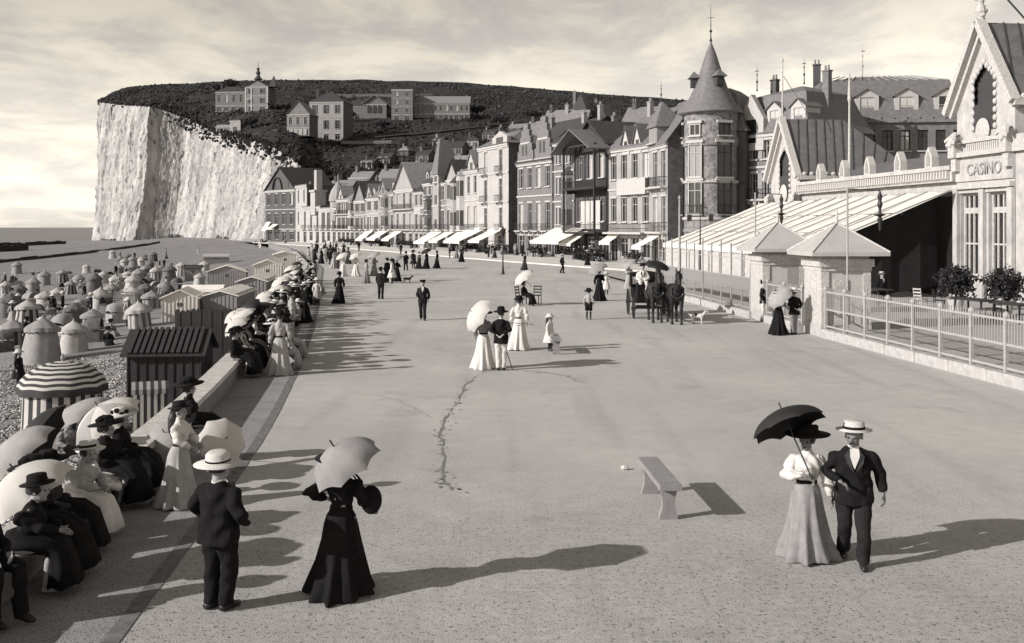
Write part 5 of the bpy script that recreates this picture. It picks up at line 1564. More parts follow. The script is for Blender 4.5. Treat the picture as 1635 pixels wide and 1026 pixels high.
T = [ # label, px, base py, kind, scale, tone, stripe
 ('big pale conical tent with flaring dark side near the left edge', 66, 578, 'cone', 1.0, 1, None),
 ('pale sack-shaped tent beside the big conical tent', 118, 562, 'sack', .8, 0, None),
 ('striped drum tent with pale cap just left of the black hut', 224, 522, 'drum', .95, 0, 'mid'),
 ('small striped drum tent right of the sack tent', 147, 525, 'drum', .8, 1, 'mid'),
 ('grey striped drum tent half hidden behind the sack tent', 117, 515, 'drum', .85, 2, 'mid'),
 ('low dark tent with pale striped cap at the left edge', 22, 550, 'drum', .9, 1, 'dark'),
 ('pale tall tent with round white cap left of centre of the beach', 72, 490, 'drum', 1.0, 0, None),
 ('pale wide tent with drooping double cap', 160, 492, 'drum', 1.05, 0, None),
 ('grey tent at the left edge beyond the low dark one', 30, 480, 'sack', .9, 2, None),
 ('buff tent behind the grey one near the left edge', 52, 470, 'sack', 1.0, 1, None),
 ('narrow dark striped tent standing alone', 112, 470, 'cone', .75, 1, 'dark'),
 ('small buff tent right of the narrow striped tent', 125, 456, 'drum', .9, 1, None),
 ('slim white tent in the middle distance', 165, 452, 'cone', .8, 0, None),
 ('white tent with dark shaded flank beside the slim tent', 185, 462, 'sack', .9, 0, None),
 ('small white tent on the bare sand', 138, 436, 'sack', .9, 0, None),
 ('tiny white cone tent beside the groyne', 180, 412, 'cone', 1.0, 0, None),
 ('buff tent alone by the groyne at far left', 27, 436, 'sack', 1.1, 1, None),
 ('white cone tent leading the dense cluster', 212, 470, 'cone', .9, 0, None),
 ('tall white tent in front of the dense cluster', 213, 495, 'cone', .85, 0, None),
 ('buff striped drum tent beside the white hut', 242, 492, 'drum', .95, 1, 'mid'),
 ('white tent tucked in the dense cluster left side', 205, 447, 'drum', .9, 0, None),
 ('buff tent tucked in the dense cluster', 222, 452, 'sack', 1.0, 1, None),
 ('grey tent tucked in the dense cluster', 236, 460, 'drum', .9, 2, None),
 ('white tent with open front right side of the cluster', 250, 452, 'cone', .9, 0, 'mid'),
 ('white tent far back in the cluster', 198, 425, 'drum', 1.0, 0, None),
 ('buff tent far back in the cluster', 212, 428, 'cone', 1.0, 1, None),
 ('white tent at the very back of the cluster', 226, 424, 'drum', 1.0, 0, None),
 ('grey tent at the very back of the cluster', 240, 430, 'drum', .9, 2, None),
 ('white tent near the small grey hut', 327, 432, 'drum', 1.0, 0, None),
 ('small white canvas tent beyond the row of huts', 318, 455, 'sack', .7, 0, None),
 ('dark striped drum tent behind the black hut', 262, 470, 'drum', .8, 1, 'dark'),
]
rt_ = random.Random(5)
tent_spots = [(14, 505, 'at the left edge'), (44, 520, 'by the big conical tent'), (92, 480, 'right of the round capped tent'), (100, 452, 'behind the narrow striped tent'), (70, 455, 'behind the buff tent'), (150, 470, 'behind the wide drooping tent'), (178, 480, 'left of the slatted screen'), (232, 478, 'before the grey cluster tent'), (256, 440, 'at the right of the cluster'), (190, 436, 'at the left of the cluster'), (210, 438, 'amid the cluster'), (232, 441, 'amid the cluster on the right'), (270, 452, 'beside the dark striped drum'), (290, 440, 'left of the small grey hut'), (10, 470, 'at the far left edge'), (245, 418, 'at the back right of the cluster'), (205, 415, 'at the back left of the cluster')]
for px_, py_, w_ in tent_spots:
    k_ = rt_.choice(['drum', 'cone', 'sack']); tn = rt_.choice([0, 1, 2, 2]); st_ = rt_.choice([None, None, 'mid', 'dark'])
    T.append(('small %s%s %s tent %s' % (['white', 'buff', 'grey'][tn], ' striped' if st_ else '', {'drum': 'drum', 'cone': 'conical', 'sack': 'slumped'}[k_], w_), px_, py_, k_, rt_.uniform(.8, 1.05), tn, st_))
for a in T: tent(*a)
# pale louvred wind screen on the sand
p = bp(198, 500)
t = thing('slatted_screen', 'pale slatted wind screen leaning on the shingle', 'screen', p, R(12))
for i in range(9):
    q = MB(); q.box(-.9+.03*i, .9-.03*i, 0, .03, 0, .11); put('slat', q, M_ghut, t, (0, .05*i, .1+i*.16), (R(-8), 0, 0))
for s in (-.85, .8):
    q = MB(); q.beam((s, -.02, 0), (s*.75, .46, 1.6), .05); put('side_bar', q, M_ghut, t)
# ---- parasols
def parasol_mesh(Rr, dep, gores, alt, scal=.06):
    seg = gores*6
    q = MB()
    prof = [(i/8) for i in range(1, 9)]
    q.v.append((0, 0, 0))
    for t in prof:
        for j in range(seg):
            th = 2*math.pi*j/seg
            g = abs(math.sin(gores*th/2))            # 0 at a rib, 1 between ribs
            r = Rr*math.sin(t*1.25)/math.sin(1.25)*(1-(.05+.07*t)*g*t)
            z = -dep*(1-math.cos(t*1.25))/(1-math.cos(1.25))+(scal*t*t*g*Rr if t > .5 else 0)
            q.v.append((r*math.cos(th), r*math.sin(th), z))
    for j in range(seg):
        mi = ((j//6) % 2) if alt else 0
        q.f.append((0, 1+j, 1+(j+1) % seg)); q.m.append(mi)
        for i in range(7):
            q.f.append((1+i*seg+j, 1+(i+1)*seg+j, 1+(i+1)*seg+(j+1) % seg, 1+i*seg+(j+1) % seg)); q.m.append(mi)
    return q
PM = {}
def parasol(label, hub, axis, Rr=.6, dep=.28, length=.95, m=None, m2=None, gores=8, group=None, spin=0.0, name='parasol', ribs=True, lining=None):
    """hub: top centre of the canopy; axis: unit vector from handle to hub"""
    m = m or M_tent[0]
    key = (round(Rr, 2), round(dep, 2), gores, bool(m2))
    if key not in PM:
        me = parasol_mesh(Rr, dep, gores, bool(m2)).mesh('canopy'); me.polygons.foreach_set('use_smooth', [True]*len(me.polygons))
        me.materials.append(M_tent[0])
        if m2: me.materials.append(M_tent[0])
        rb = []
        for k in range(gores):
            th = 2*math.pi*k/gores
            qq = MB(); pts_ = []
            for t_ in (0.02, .3, .6, .8, 1.0):
                r = Rr*math.sin(t_*1.25)/math.sin(1.25)*.995; z = -dep*(1-math.cos(t_*1.25))/(1-math.cos(1.25))-.008
                pts_.append((r*math.cos(th), r*math.sin(th), z))
            qq.tube(pts_, .005, 5); rb.append(qq.mesh('rib'))
        sh = MB(); sh.tube([(0, 0, .09), (0, 0, -length)], .009, 6); sh.ell((0, 0, -length), (.02, .02, .05), 8, 6)
        PM[key] = (me, rb, sh.mesh('shaft'))
    me, rb, sh = PM[key]
    ax = Vector(axis).normalized()
    t = thing(name, label, 'parasol', hub, 0, group)
    t.rotation_mode = 'QUATERNION'
    from mathutils import Quaternion
    t.rotation_quaternion = ax.to_track_quat('Z', 'Y') @ Quaternion((0, 0, 1), spin)
    put('canopy', me, [m, m2] if m2 else m, t)
    if ribs:
        for r_ in rb: put('rib', r_, M_iron, t)
    put('shaft', sh, M_dwood, t)
    return t
M_par_w = mat('parasol_white', .62, amp=.08, scale=4, transl=.25)
M_par_b = mat('parasol_buff', .36, amp=.12, scale=4, transl=.2)
M_par_g = mat('parasol_grey', .27, amp=.15, scale=4, transl=.12)
M_par_k = mat('parasol_black', .018, amp=.3, scale=4, rough=.7)
# big striped shelter parasol with striped curtain on the near shingle
p = bp(100, 706)
p2 = p+Vector((0, 0, 1.75))
t = thing('striped_tent', 'round boldly striped tent with scalloped black and white canopy', 'tent', p, .3)
seg = 48
cv = MB(); cv.v.append((0, 0, 2.0)); rr = 0
rings = [(.25, 1.93), (.5, 1.82), (.72, 1.7), (.92, 1.55), (1.05, 1.42), (1.06, 1.22)]
for i, (r, z) in enumerate(rings):
    for j in range(seg):
        g = abs(math.sin(4*2*math.pi*j/seg)); cv.v.append((r*(1-.04*g)*math.cos(2*math.pi*j/seg), r*(1-.04*g)*math.sin(2*math.pi*j/seg), z-(.05*g*(i/4))+(.07*abs(math.sin(12*2*math.pi*j/seg)) if i == 5 else 0)))
for j in range(seg):
    cv.f.append((0, 1+j, 1+(j+1) % seg)); cv.m.append(0)
    for i in range(5): cv.f.append((1+i*seg+j, 1+(i+1)*seg+j, 1+(i+1)*seg+(j+1) % seg, 1+i*seg+(j+1) % seg)); cv.m.append((i+1) % 2)
# finer concentric stripes: subdivide the profile
cv = MB(); cv.v.append((0, 0, 2.0))
prof = []
for k in range(1, 15):
    t_ = k/14; prof.append((1.05*math.sin(t_*1.3)/math.sin(1.3), 2.0-.58*(1-math.cos(t_*1.3))/(1-math.cos(1.3))))
prof.append((1.06, 1.24))
for i, (r, z) in enumerate(prof):
    for j in range(seg):
        g = abs(math.sin(5*2*math.pi*j/seg)); cv.v.append((r*(1-.05*g*i/14)*math.cos(2*math.pi*j/seg), r*(1-.05*g*i/14)*math.sin(2*math.pi*j/seg), z+(.03*g)*(i/14)))
for j in range(seg):
    cv.f.append((0, 1+j, 1+(j+1) % seg)); cv.m.append(0)
    for i in range(len(prof)-1): cv.f.append((1+i*seg+j, 1+(i+1)*seg+j, 1+(i+1)*seg+(j+1) % seg, 1+i*seg+(j+1) % seg)); cv.m.append((i//1) % 2)
put('canopy', cv, [M_par_w, M_tstripe], t, smooth=True)
cu = MB(); cu.lathe([(.98, 0), (.93, .6), (.9, 1.45)], 44, caps=False, mod=lambda th, i, z: 1+.03*math.sin(9*th), mfun=lambda i, j: (j//1) % 2)
put('curtain', cu, [M_par_w, M_tstripe], t, smooth=True)
q = MB(); q.lathe([(.03, 0), (.03, 2.05), (.06, 2.07), (.01, 2.2)], 8); put('pole', q, M_ghut, t)
# small striped tent at the foot of the black hut
p = bp(240, 690)
t = thing('striped_tent', 'small square tent with striped flat canopy in front of the black hut', 'tent', p, R(20), None, .78)
cv = MB()
for k in range(10):
    x0, x1 = -.55+1.1*k/10, -.55+1.1*(k+1)/10
    cv.add([(x0, -.5, 1.42), (x1, -.5, 1.42), (x1, 0, 1.6), (x0, 0, 1.6), (x0, .5, 1.42), (x1, .5, 1.42), (x0, -.52, 1.27), (x1, -.52, 1.27)], [(0,1,2,3), (3,2,5,4), (6,7,1,0)], k % 2)
put('canopy', cv, [M_par_b, M_tstripe], t)
cu = MB()
for k in range(10):
    x0, x1 = -.5+k/10, -.5+(k+1)/10; cu.add([(x0, -.44, 0), (x1, -.44, 0), (x1, -.44, 1.42), (x0, -.44, 1.42)], [(0,1,2,3)], k % 2)
    cu.add([(-.5, -.44+.09*k, 0), (-.5, -.35+.09*k, 0), (-.5, -.35+.09*k, 1.42), (-.5, -.44+.09*k, 1.42)], [(3,2,1,0)], k % 2)
put('curtain', cu, [M_par_w, M_tstripe], t)

M_wick = mat('wicker', .1, amp=.4, scale=9, bump=.01, bscale=60)
def hood_mesh():
    q = MB(); n = 10
    for i in range(n+1):
        a = math.pi*(.05+.9*i/n)
        for r, y in ((.5, -.35), (.52, .1), (.42, .42)):
            q.v.append((r*math.cos(a), y, .55+r*1.15*math.sin(a)))
    for i in range(n):
        for k in range(2): q.f.append((3*i+k, 3*i+k+1, 3*i+4+k, 3*i+3+k)); q.m.append(0)
    b = len(q.v); q.v.append((0, .46, .7)); q.f += [(3*i+2, b, 3*i+5) for i in range(n)]; q.m += [0]*n
    me = q.mesh('hood'); me.polygons.foreach_set('use_smooth', [True]*len(me.polygons)); return me
HOOD = hood_mesh()
bx_ = MB(); bx_.box(-.5, .5, -.35, .4, .0, .5); bx_.box(-.42, .42, -.36, -.351, .05, .4); SEATB = bx_.mesh('seat_box')
rc_ = random.Random(9)
spots = [(8, 560), (36, 500), (60, 512), (84, 520), (100, 535), (140, 490), (172, 500), (185, 515), (150, 545), (128, 500), (95, 468), (48, 490), (215, 482), (230, 462), (248, 470), (268, 480), (200, 458), (176, 446), (156, 442), (220, 435), (244, 448), (262, 440), (8, 488), (30, 462), (66, 445), (110, 445), (192, 418), (232, 416), (282, 462)]
for i, (px_, py_) in enumerate(spots):
    p = bp(px_, py_); dk = rc_.random() < .6
    nb = min(T, key=lambda a: (a[1]-px_)**2+4*(a[2]-py_)**2)
    t = thing('hooded_chair', '%s hooded wicker chair %s the %s' % ('dark' if dk else 'pale', 'right of' if px_ > nb[1] else 'left of', ' '.join(nb[0].split()[:7])), 'beach chair', p, rc_.uniform(0, 6), 'hooded wicker chairs among the tents', rc_.uniform(.9, 1.15))
    put('hood', HOOD, M_wick if dk else M_tent[1], t); put('seat_box', SEATB, M_wick if dk else M_ghut, t)
# ================================================================== people
M_skin = mat('skin', .3, amp=.12, scale=8, rough=.6)
M_skin_d = mat('hat_shaded_skin', .17, amp=.12, scale=8, rough=.6)  # skin darkened with the shade under the couple's hats
M_hair = mat('dark_hair', .03, amp=.4, scale=20, stretch=(1,1,.3), rough=.5)
M_black = mat('black_cloth', 0.011, spec=.12, rough=.95, amp=.3, scale=7, bump=.004, bscale=30)
M_dark = mat('dark_cloth', 0.018, spec=.12, rough=.95, amp=.3, scale=7, bump=.004, bscale=30)
M_char = mat('charcoal_cloth', 0.04, spec=.12, rough=.95, amp=.25, scale=7, bump=.004, bscale=30)
M_gcl = mat('grey_cloth', .2, amp=.2, scale=6, bump=.004, bscale=30)
M_lcl = mat('pale_grey_cloth', .33, amp=.16, scale=6, bump=.004, bscale=30)
M_wcl = mat('white_cloth', .55, amp=.1, scale=6, bump=.004, bscale=30)
M_straw = mat('straw', .5, amp=.15, scale=40, bump=.002, bscale=120)
M_leather = mat('boot_leather', .02, amp=.3, rough=.45)
V3 = Vector
def hand(mb, w, f, side, curl=.6, s=1.0):
    """palm with five bent fingers; f: forearm direction, side: towards the thumb"""
    f = V3(f).normalized(); side = V3(side); side = (side-f*side.dot(f)).normalized()
    nrm = f.cross(side)                       # back or palm of the hand
    w = V3(w)
    mb.tube([w-f*.03*s, w+f*.02*s, w+f*.06*s, w+f*.095*s], [(.026*s, .02*s), (.034*s, .018*s), (.041*s, .016*s), (.038*s, .013*s)], 10, ref=side)
    for k, (o, ln) in enumerate(((.030, .075), (.010, .085), (-.010, .08), (-.029, .062))):
        b = w+f*.09*s+side*o*s
        d1 = (f*math.cos(curl*.7)+nrm*math.sin(curl*.7))
        d2 = (f*math.cos(curl*1.6)+nrm*math.sin(curl*1.6))
        p1 = b+d1*ln*.5*s; p2 = p1+d2*ln*.5*s
        mb.tube([b-f*.02*s, b, p1, p2], [.0095*s, .0095*s, .0088*s, .0075*s], 7)
    b = w+f*.025*s+side*.03*s
    d1 = (f*.6+side*.75+nrm*.25).normalized(); d2 = (f*.95+side*.1+nrm*.45).normalized()
    mb.tube([b-side*.015*s, b, b+d1*.035*s, b+d1*.035*s+d2*.035*s], [.012*s, .0125*s, .0105*s, .0085*s], 7)
def head(mb, c, yw=0.0, tilt=0.0, s=1.0):
    M = Matrix.Rotation(yw, 3, 'Z') @ Matrix.Rotation(tilt, 3, 'X')
    def P(x, y, z): return V3(c)+M @ V3((x, y, z))*s
    mb.ell(P(0, .015, .03), (.078*s, .095*s, .095*s), 16, 12, M=M)          # skull
    mb.ell(P(0, -.025, -.035), (.062*s, .068*s, .085*s), 14, 10, M=M)       # face
    mb.ell(P(0, -.055, -.092), (.03*s, .03*s, .026*s), 10, 8, M=M)          # chin
    mb.tube([P(0, -.085, .015), P(0, -.112, -.028), P(0, -.09, -.036)], [.008*s, .0145*s, .012*s], 8)   # nose
    for sx in (-1, 1):
        mb.ell(P(sx*.08, .01, -.01), (.012*s, .022*s, .034*s), 8, 6, M=M)   # ear
        mb.ell(P(sx*.03, -.086, .018), (.024*s, .012*s, .008*s), 8, 6, M=M) # brow
    return P, M
def limb(mb, pts, rad, seg=10): mb.tube(pts, rad, seg)
def mid(a, b, t): return V3(a).lerp(V3(b), t)
POSE = dict(
 stand=dict(L=[(.19,0,1.39), (.255,.03,1.12), (.25,-.04,.87)], Rr=[(-.19,0,1.39), (-.255,.03,1.12), (-.25,-.04,.87)],
            ll=[(.09,0,.9), (.1,-.015,.49), (.105,.01,.07)], rl=[(-.09,0,.9), (-.1,-.015,.49), (-.105,.01,.07)]),
 walk=dict(L=[(.19,0,1.39), (.25,.12,1.14), (.245,.1,.88)], Rr=[(-.19,0,1.39), (-.25,.02,1.13), (-.2,-.17,.98)],
           ll=[(.09,0,.9), (.09,-.13,.5), (.09,-.1,.07)], rl=[(-.09,0,.9), (-.09,.02,.5), (-.09,.22,.1)]),
 hold=dict(L=[(.19,0,1.39), (.25,.03,1.12), (.24,-.06,.86)], Rr=[(-.18,0,1.39), (-.25,-.03,1.12), (-.14,-.24,1.2)],
           ll=[(.09,0,.9), (.09,-.06,.5), (.09,0,.07)], rl=[(-.09,0,.9), (-.09,.0,.5), (-.09,.08,.07)]),
 back=dict(L=[(.19,0,1.39), (.27,.1,1.14), (.09,.2,1.0)], Rr=[(-.19,0,1.39), (-.27,.1,1.14), (-.09,.21,1.02)],
           ll=[(.08,0,.9), (.08,-.01,.49), (.08,.02,.07)], rl=[(-.08,0,.9), (-.09,-.05,.49), (-.07,-.02,.07)]),
 sit=dict(L=[(.19,0,.93), (.25,-.05,.66), (.12,-.3,.6)], Rr=[(-.19,0,.93), (-.25,-.05,.66), (-.12,-.3,.6)],
          ll=[(.1,0,.52), (.12,-.43,.5), (.12,-.46,.07)], rl=[(-.1,0,.52), (-.12,-.42,.5), (-.12,-.36,.07)]),
)
def build_person(kind, pose, vox, hat='boater', hair='short', hy=0.0, ht=0.0, over=None, lean=0.0, sw=0.0):
    """returns [(part name, mesh, material key)] for a figure 1.70 m tall facing -Y"""
    P = dict(POSE[pose])
    if over: P.update(over)
    sit = pose == 'sit'
    dz = -.46 if sit else 0.0
    fem = kind in ('lady', 'girl')
    out = []
    def tz(x, y, z): return (x, y+lean*(z-.9-dz if not sit else z-.5)*-1, z+dz)
    b = MB()
    hc = V3(tz(0, -.01, 1.575))
    PP, HM = head(b, hc, hy, ht, 1.06 if kind not in ('girl', 'boy') else 1.25)
    b.tube([tz(0, .01, 1.34), tz(0, .012, 1.42), tz(0, .0, 1.52)], [.07, .052, .055], 12)
    b.tube([tz(0, 0, .88), tz(0, 0, 1.05), tz(0, 0, 1.25), tz(0, 0, 1.38), tz(0, .01, 1.43)], [(.13, .1), (.11, .09), (.14, .1), (.12, .075), (.05, .045)], 14, ref=(1,0,0))
    for key, sgn in (('L', 1), ('Rr', -1)):
        a = [V3(p) for p in P[key]]
        if lean and not sit: a = [V3((p.x, p.y-lean*(p.z-.9), p.z)) for p in a]
        s0 = V3((a[0].x*.82, a[0].y, a[0].z-.06)); b.tube([s0*.6+V3((0, 0, s0.z*.4)), s0, mid(s0, a[1], .5), a[1], mid(a[1], a[2], .4), a[2]], [.045, .048, .042, .036, .034, .024], 10)
        f = (a[2]-a[1]).normalized()
        side = P.get('thumb'+key, V3((-sgn*.3, -1, .2)))
        hand(b, a[2], f, side, P.get('curl'+key, .55))
        P[key] = a
    for key in ('ll', 'rl'):
        l = [V3(p) for p in P[key]]
        b.tube([l[0]+V3((0, 0, .04)), mid(l[0], l[1], .4), l[1], mid(l[1], l[2], .35), l[2]], [.085, .078, .052, .05, .035], 10)
        b.tube([l[2]+V3((0, .04, -.03)), l[2]+V3((0, -.06, -.035)), l[2]+V3((0, -.14, -.045))], [.032, .036, .022], 8)
        P[key] = l
    out.append(('body', remesh(b, vox, 3), 'skin'))
    sh = lambda z, rx, ry, y=0: (V3(tz(0, y, z)), (rx, ry))
    g = MB()
    def sleeves(mbx, r):
        for key in ('L', 'Rr'):
            a = P[key]; f = (a[2]-a[1]).normalized()
            sc_ = V3((a[0].x*.86, a[0].y, a[0].z-.06))
            mbx.ell(sc_, (r[0]*.98, r[0]*.95, r[0]*.9), 12, 8)
            mbx.tube([sc_, mid(sc_, a[1], .3), mid(sc_, a[1], .6), a[1], mid(a[1], a[2], .5), a[2]-f*.02], r, 12)
    if kind == 'man':
        secs = [sh(.75, .215, .165), sh(.9, .2, .15), sh(1.06, .175, .125), sh(1.25, .20, .135), sh(1.36, .185, .115), sh(1.42, .11, .08), sh(1.445, .07, .06)]
        if sit: secs = secs[1:]
        g.tube([s_[0] for s_ in secs], [s_[1] for s_ in secs], 18, ref=(1,0,0))
        sleeves(g, [.07, .073, .067, .062, .056, .048])
        out.append(('jacket', remesh(g, max(vox, .011), 2, .022, 13), 'coat'))
        t = MB()
        t.tube([tz(0, 0, .84), tz(0, 0, .92), tz(0, 0, 1.0)], [(.16, .125), (.165, .12), (.14, .1)], 14, ref=(1,0,0))
        for key in ('ll', 'rl'):
            l = P[key]; t.tube([l[0]+V3((0, 0, .05)), mid(l[0], l[1], .35), l[1], mid(l[1], l[2], .5), l[2]+V3((0, 0, .0))], [.105, .098, .078, .07, .072], 12)
        out.append(('trousers', remesh(t, max(vox, .011), 2, .011, 15), 'leg'))
        for key in ('ll', 'rl'):
            s = MB(); l = P[key]; s.tube([l[2]+V3((0, .06, -.035)), l[2]+V3((0, .0, -.02)), l[2]+V3((0, -.1, -.04)), l[2]+V3((0, -.17, -.045))], [.036, .046, .042, .024], 10)
            me = s.mesh('shoe'); me.polygons.foreach_set('use_smooth', [True]*len(me.polygons)); out.append(('shoe', me, 'shoe'))
        for sx in (-1, 1):
            lp = MB(); lp.add([tz(sx*.05, -.112, 1.43), tz(sx*.1, -.118, 1.36), tz(sx*.085, -.148, 1.27), tz(sx*.008, -.168, 1.16), tz(sx*.05, -.14, 1.34)], [(0,1,2,3,4)]); out.append(('lapel', lp.mesh('lapel'), 'lapel'))
        f = MB(); y0 = -.135
        f.add([tz(-.045, -.1, 1.44), tz(.045, -.1, 1.44), tz(.055, -.128, 1.36), tz(.0, -.15, 1.2), tz(-.055, -.128, 1.36)], [(0,4,3,2,1)])
        f.tube([tz(0, .0, 1.425), tz(0, -.005, 1.47)], [(.068, .064), (.06, .058)], 14, ref=(1,0,0))
        out.append(('shirt', f.mesh('shirt'), 'shirt'))
    elif kind == 'lady':
        secs = [sh(1.0, .125, .105), sh(1.06, .12, .1), sh(1.14, .145, .12, -.01), sh(1.25, .165, .145, -.025), sh(1.35, .16, .11), sh(1.41, .1, .075), sh(1.46, .055, .052), sh(1.485, .056, .053)]
        g.tube([s_[0] for s_ in secs], [s_[1] for s_ in secs], 18, ref=(1,0,0))
        sleeves(g, [.075, .082, .074, .07, .068, .034])
        out.append(('blouse', remesh(g, max(vox, .011), 2, .02, 18), 'coat'))
        sk = MB(); seg = 84; rnd = random.Random(len(out)*3+int(sw*100))
        ph = [rnd.random()*6 for _ in range(5)]
        if not sit:
            prof = [(1.06, .118, .098, 0), (1.02, .125, .108, .0), (.95, .165, .145, .01), (.85, .19, .175, .02), (.65, .215, .20, .02), (.4, .262, .25, .03), (.18, .325, .315, .05), (.05, .37, .37, .065), (.015, .37, .37, .065)]
            for i, (z, rx, ry, oy) in enumerate(prof):
                t = max(0, (1.0-z))
                for j in range(seg):
                    th = 2*math.pi*j/seg
                    m_ = 1+t**.85*(.15*(1-2*abs(math.sin(4.5*th+ph[0]+z*1.1))**.8)+.06*math.sin(13*th+ph[1]-z*2)+.04*math.sin(3*th+ph[2]))
                    x, y = rx*m_*math.cos(th), ry*m_*math.sin(th)+oy
                    zz = z+(.02*math.sin(2*th+ph[3]) if z < .1 else 0)
                    q_ = V3(tz(x+sw*t*t, y, max(.008, zz))); sk.v.append(tuple(q_))
            n = len(prof)
            for i in range(n-1):
                for j in range(seg): sk.f.append((i*seg+j, (i+1)*seg+j, (i+1)*seg+(j+1) % seg, i*seg+(j+1) % seg)); sk.m.append(0)
        else:
            path = [V3((0, .06, .56)), V3((0, -.02, .56)), V3((0, -.2, .555)), V3((0, -.38, .53)), V3((0, -.5, .44)), V3((0, -.53, .28)), V3((0, -.55, .08))]
            rr = [(.14, .12), (.19, .15), (.215, .14), (.225, .13), (.23, .13), (.26, .15), (.31, .2)]
            sk.tube(path, rr, 40, ref=(1,0,0))
            nv = len(sk.v)
            for i in range(nv):
                v = V3(sk.v[i]); k = i//40
                v += V3((.025*math.sin(v.x*40+k), 0, .018*math.sin(v.x*38+ph[0])*(1 if k > 2 else 0))); sk.v[i] = (v.x, v.y, max(.01, v.z))
        me = sk.mesh('skirt'); me.polygons.foreach_set('use_smooth', [True]*len(me.polygons))
        out.append(('skirt', me, 'leg'))
        bl = MB(); bl.tube([tz(0, 0, 1.02), tz(0, 0, 1.065)], [(.132, .112), (.127, .107)], 20, ref=(1,0,0)); out.append(('belt', bl.mesh('belt'), 'trim'))
        if not sit:
            for key in ('ll', 'rl'):
                s = MB(); l = P[key]; s.tube([l[2]+V3((0, .03, -.04)), l[2]+V3((0, -.1, -.045)), l[2]+V3((0, -.2, -.05))], [.03, .036, .02], 8)
                out.append(('shoe', s.mesh('shoe'), 'shoe'))
    else:                                       # children: short frock or smock and shorts
        secs = [sh(.95, .15, .13), sh(1.05, .135, .12), sh(1.25, .155, .13), sh(1.36, .14, .11), sh(1.42, .06, .055)]
        g.tube([s_[0] for s_ in secs], [s_[1] for s_ in secs], 16, ref=(1,0,0))
        sleeves(g, [.07, .075, .068, .06, .052, .04])
        out.append(('smock', remesh(g, max(vox, .014), 2, .012), 'coat'))
        sk = MB()
        hem = .42 if kind == 'girl' else .5
        if kind == 'girl':
            sk.lathe([(.14, 1.02+dz), (.2, .9+dz), (.27, .65+dz), (.33, hem+dz)] if not sit else [(.14, .56), (.25, .5), (.3, .4)], 40, caps=False, mod=lambda th, i, z: 1+.06*math.sin(9*th)*i/3)
            if sit: sk.tube([(0, -.05, .5), (0, -.3, .5), (0, -.46, .42)], [(.2, .1), (.22, .1), (.23, .1)], 20, ref=(1,0,0))
        else:
            for key in ('ll', 'rl'):
                l = P[key]; sk.tube([l[0]+V3((0, 0, .1)), mid(l[0], l[1], .5), mid(l[0], l[1], .95)], [.12, .115, .11], 12)
        me = sk.mesh('skirt'); me.polygons.foreach_set('use_smooth', [True]*len(me.polygons))
        out.append(('frock_skirt' if kind == 'girl' else 'shorts', me, 'leg'))
        for key in ('ll', 'rl'):
            s = MB(); l = P[key]; s.tube([mid(l[1], l[2], .1), mid(l[1], l[2], .5), l[2]], [.06, .055, .045], 10); s.tube([l[2]+V3((0, .04, -.035)), l[2]+V3((0, -.08, -.04)), l[2]+V3((0, -.16, -.045))], [.034, .042, .025], 8)
            out.append(('stocking', s.mesh('stocking'), 'shoe'))
    hs = 1.06 if kind not in ('girl', 'boy') else 1.25
    h = MB()
    HMx = HM
    h.ell(PP(0, .03, .045), (.09*hs, .094*hs, .092*hs), 14, 10, M=HMx)
    if hair == 'bun': h.ell(PP(0, .1, -.0), (.06, .05, .06), 10, 8); h.ell(PP(0, .03, .02), (.1*hs, .1*hs, .08*hs), 14, 10, M=HMx)
    if hair == 'long': h.tube([PP(0, .09, .02), PP(0, .12, -.12), PP(0, .13, -.3), PP(0, .12, -.42)], [.07, .09, .075, .03], 12)
    me = h.mesh('hair'); me.polygons.foreach_set('use_smooth', [True]*len(me.polygons)); out.append(('hair', me, 'hair'))
    # face details
    for sx in (-1, 1):
        e = MB(); e.ell(PP(sx*.03, -.088, .004), (.013*hs, .008*hs, .008*hs), 8, 6); out.append(('eye', e.mesh('eye'), 'dark'))
    e = MB(); e.ell(PP(0, -.09, -.062), (.024, .01, .006 if fem else .011), 8, 6); out.append(('mouth' if fem or kind == 'boy' else 'moustache', e.mesh('mouth'), 'dark'))
    if hat:
        hm = MB()
        if hat == 'boater': prof = [(.001, .075), (.175, .07), (.18, .078), (.104, .085), (.1, .165), (.09, .175), (.001, .178)]
        elif hat == 'panama': prof = [(.001, .07), (.19, .062), (.195, .07), (.12, .085), (.105, .1), (.1, .17), (.075, .2), (.001, .19)]
        elif hat == 'wide': prof = [(.001, .085), (.25, .075), (.26, .085), (.14, .1), (.12, .11), (.115, .17), (.08, .195), (.001, .2)]
        elif hat == 'bowler': prof = [(.001, .065), (.135, .07), (.14, .08), (.105, .08), (.104, .14), (.085, .185), (.04, .205), (.001, .207)]
        elif hat == 'cap': prof = [(.001, .06), (.1, .06), (.115, .1), (.13, .135), (.1, .155), (.001, .16)]
        else: prof = [(.001, .06), (.2, .03), (.21, .04), (.12, .085), (.11, .15), (.06, .175), (.001, .18)]
        kk = 1.06 if kind not in ('girl', 'boy') else 1.25
        vs0 = len(hm.v); hm.lathe([(r*kk, z*kk) for r, z in prof], 24, caps=False, mod=lambda th, i, z: 1+(.04*math.sin(2*th+1)+.03*math.sin(3*th) if hat in ('wide', 'panama', 'sun') and i in (1, 2) else 0))
        tl = Matrix.Rotation(R(-6), 3, 'X')
        hm.v = [tuple(PP(*(tl @ V3((x/kk*1.0, y/kk+.012, z/kk))))) for x, y, z in hm.v]
        if hat == 'cap': hm.ell(PP(0, -.1, .065), (.075, .055, .01), 10, 6, M=HMx)
        me = hm.mesh('hat'); me.polygons.foreach_set('use_smooth', [True]*len(me.polygons)); out.append(('hat', me, 'hat'))
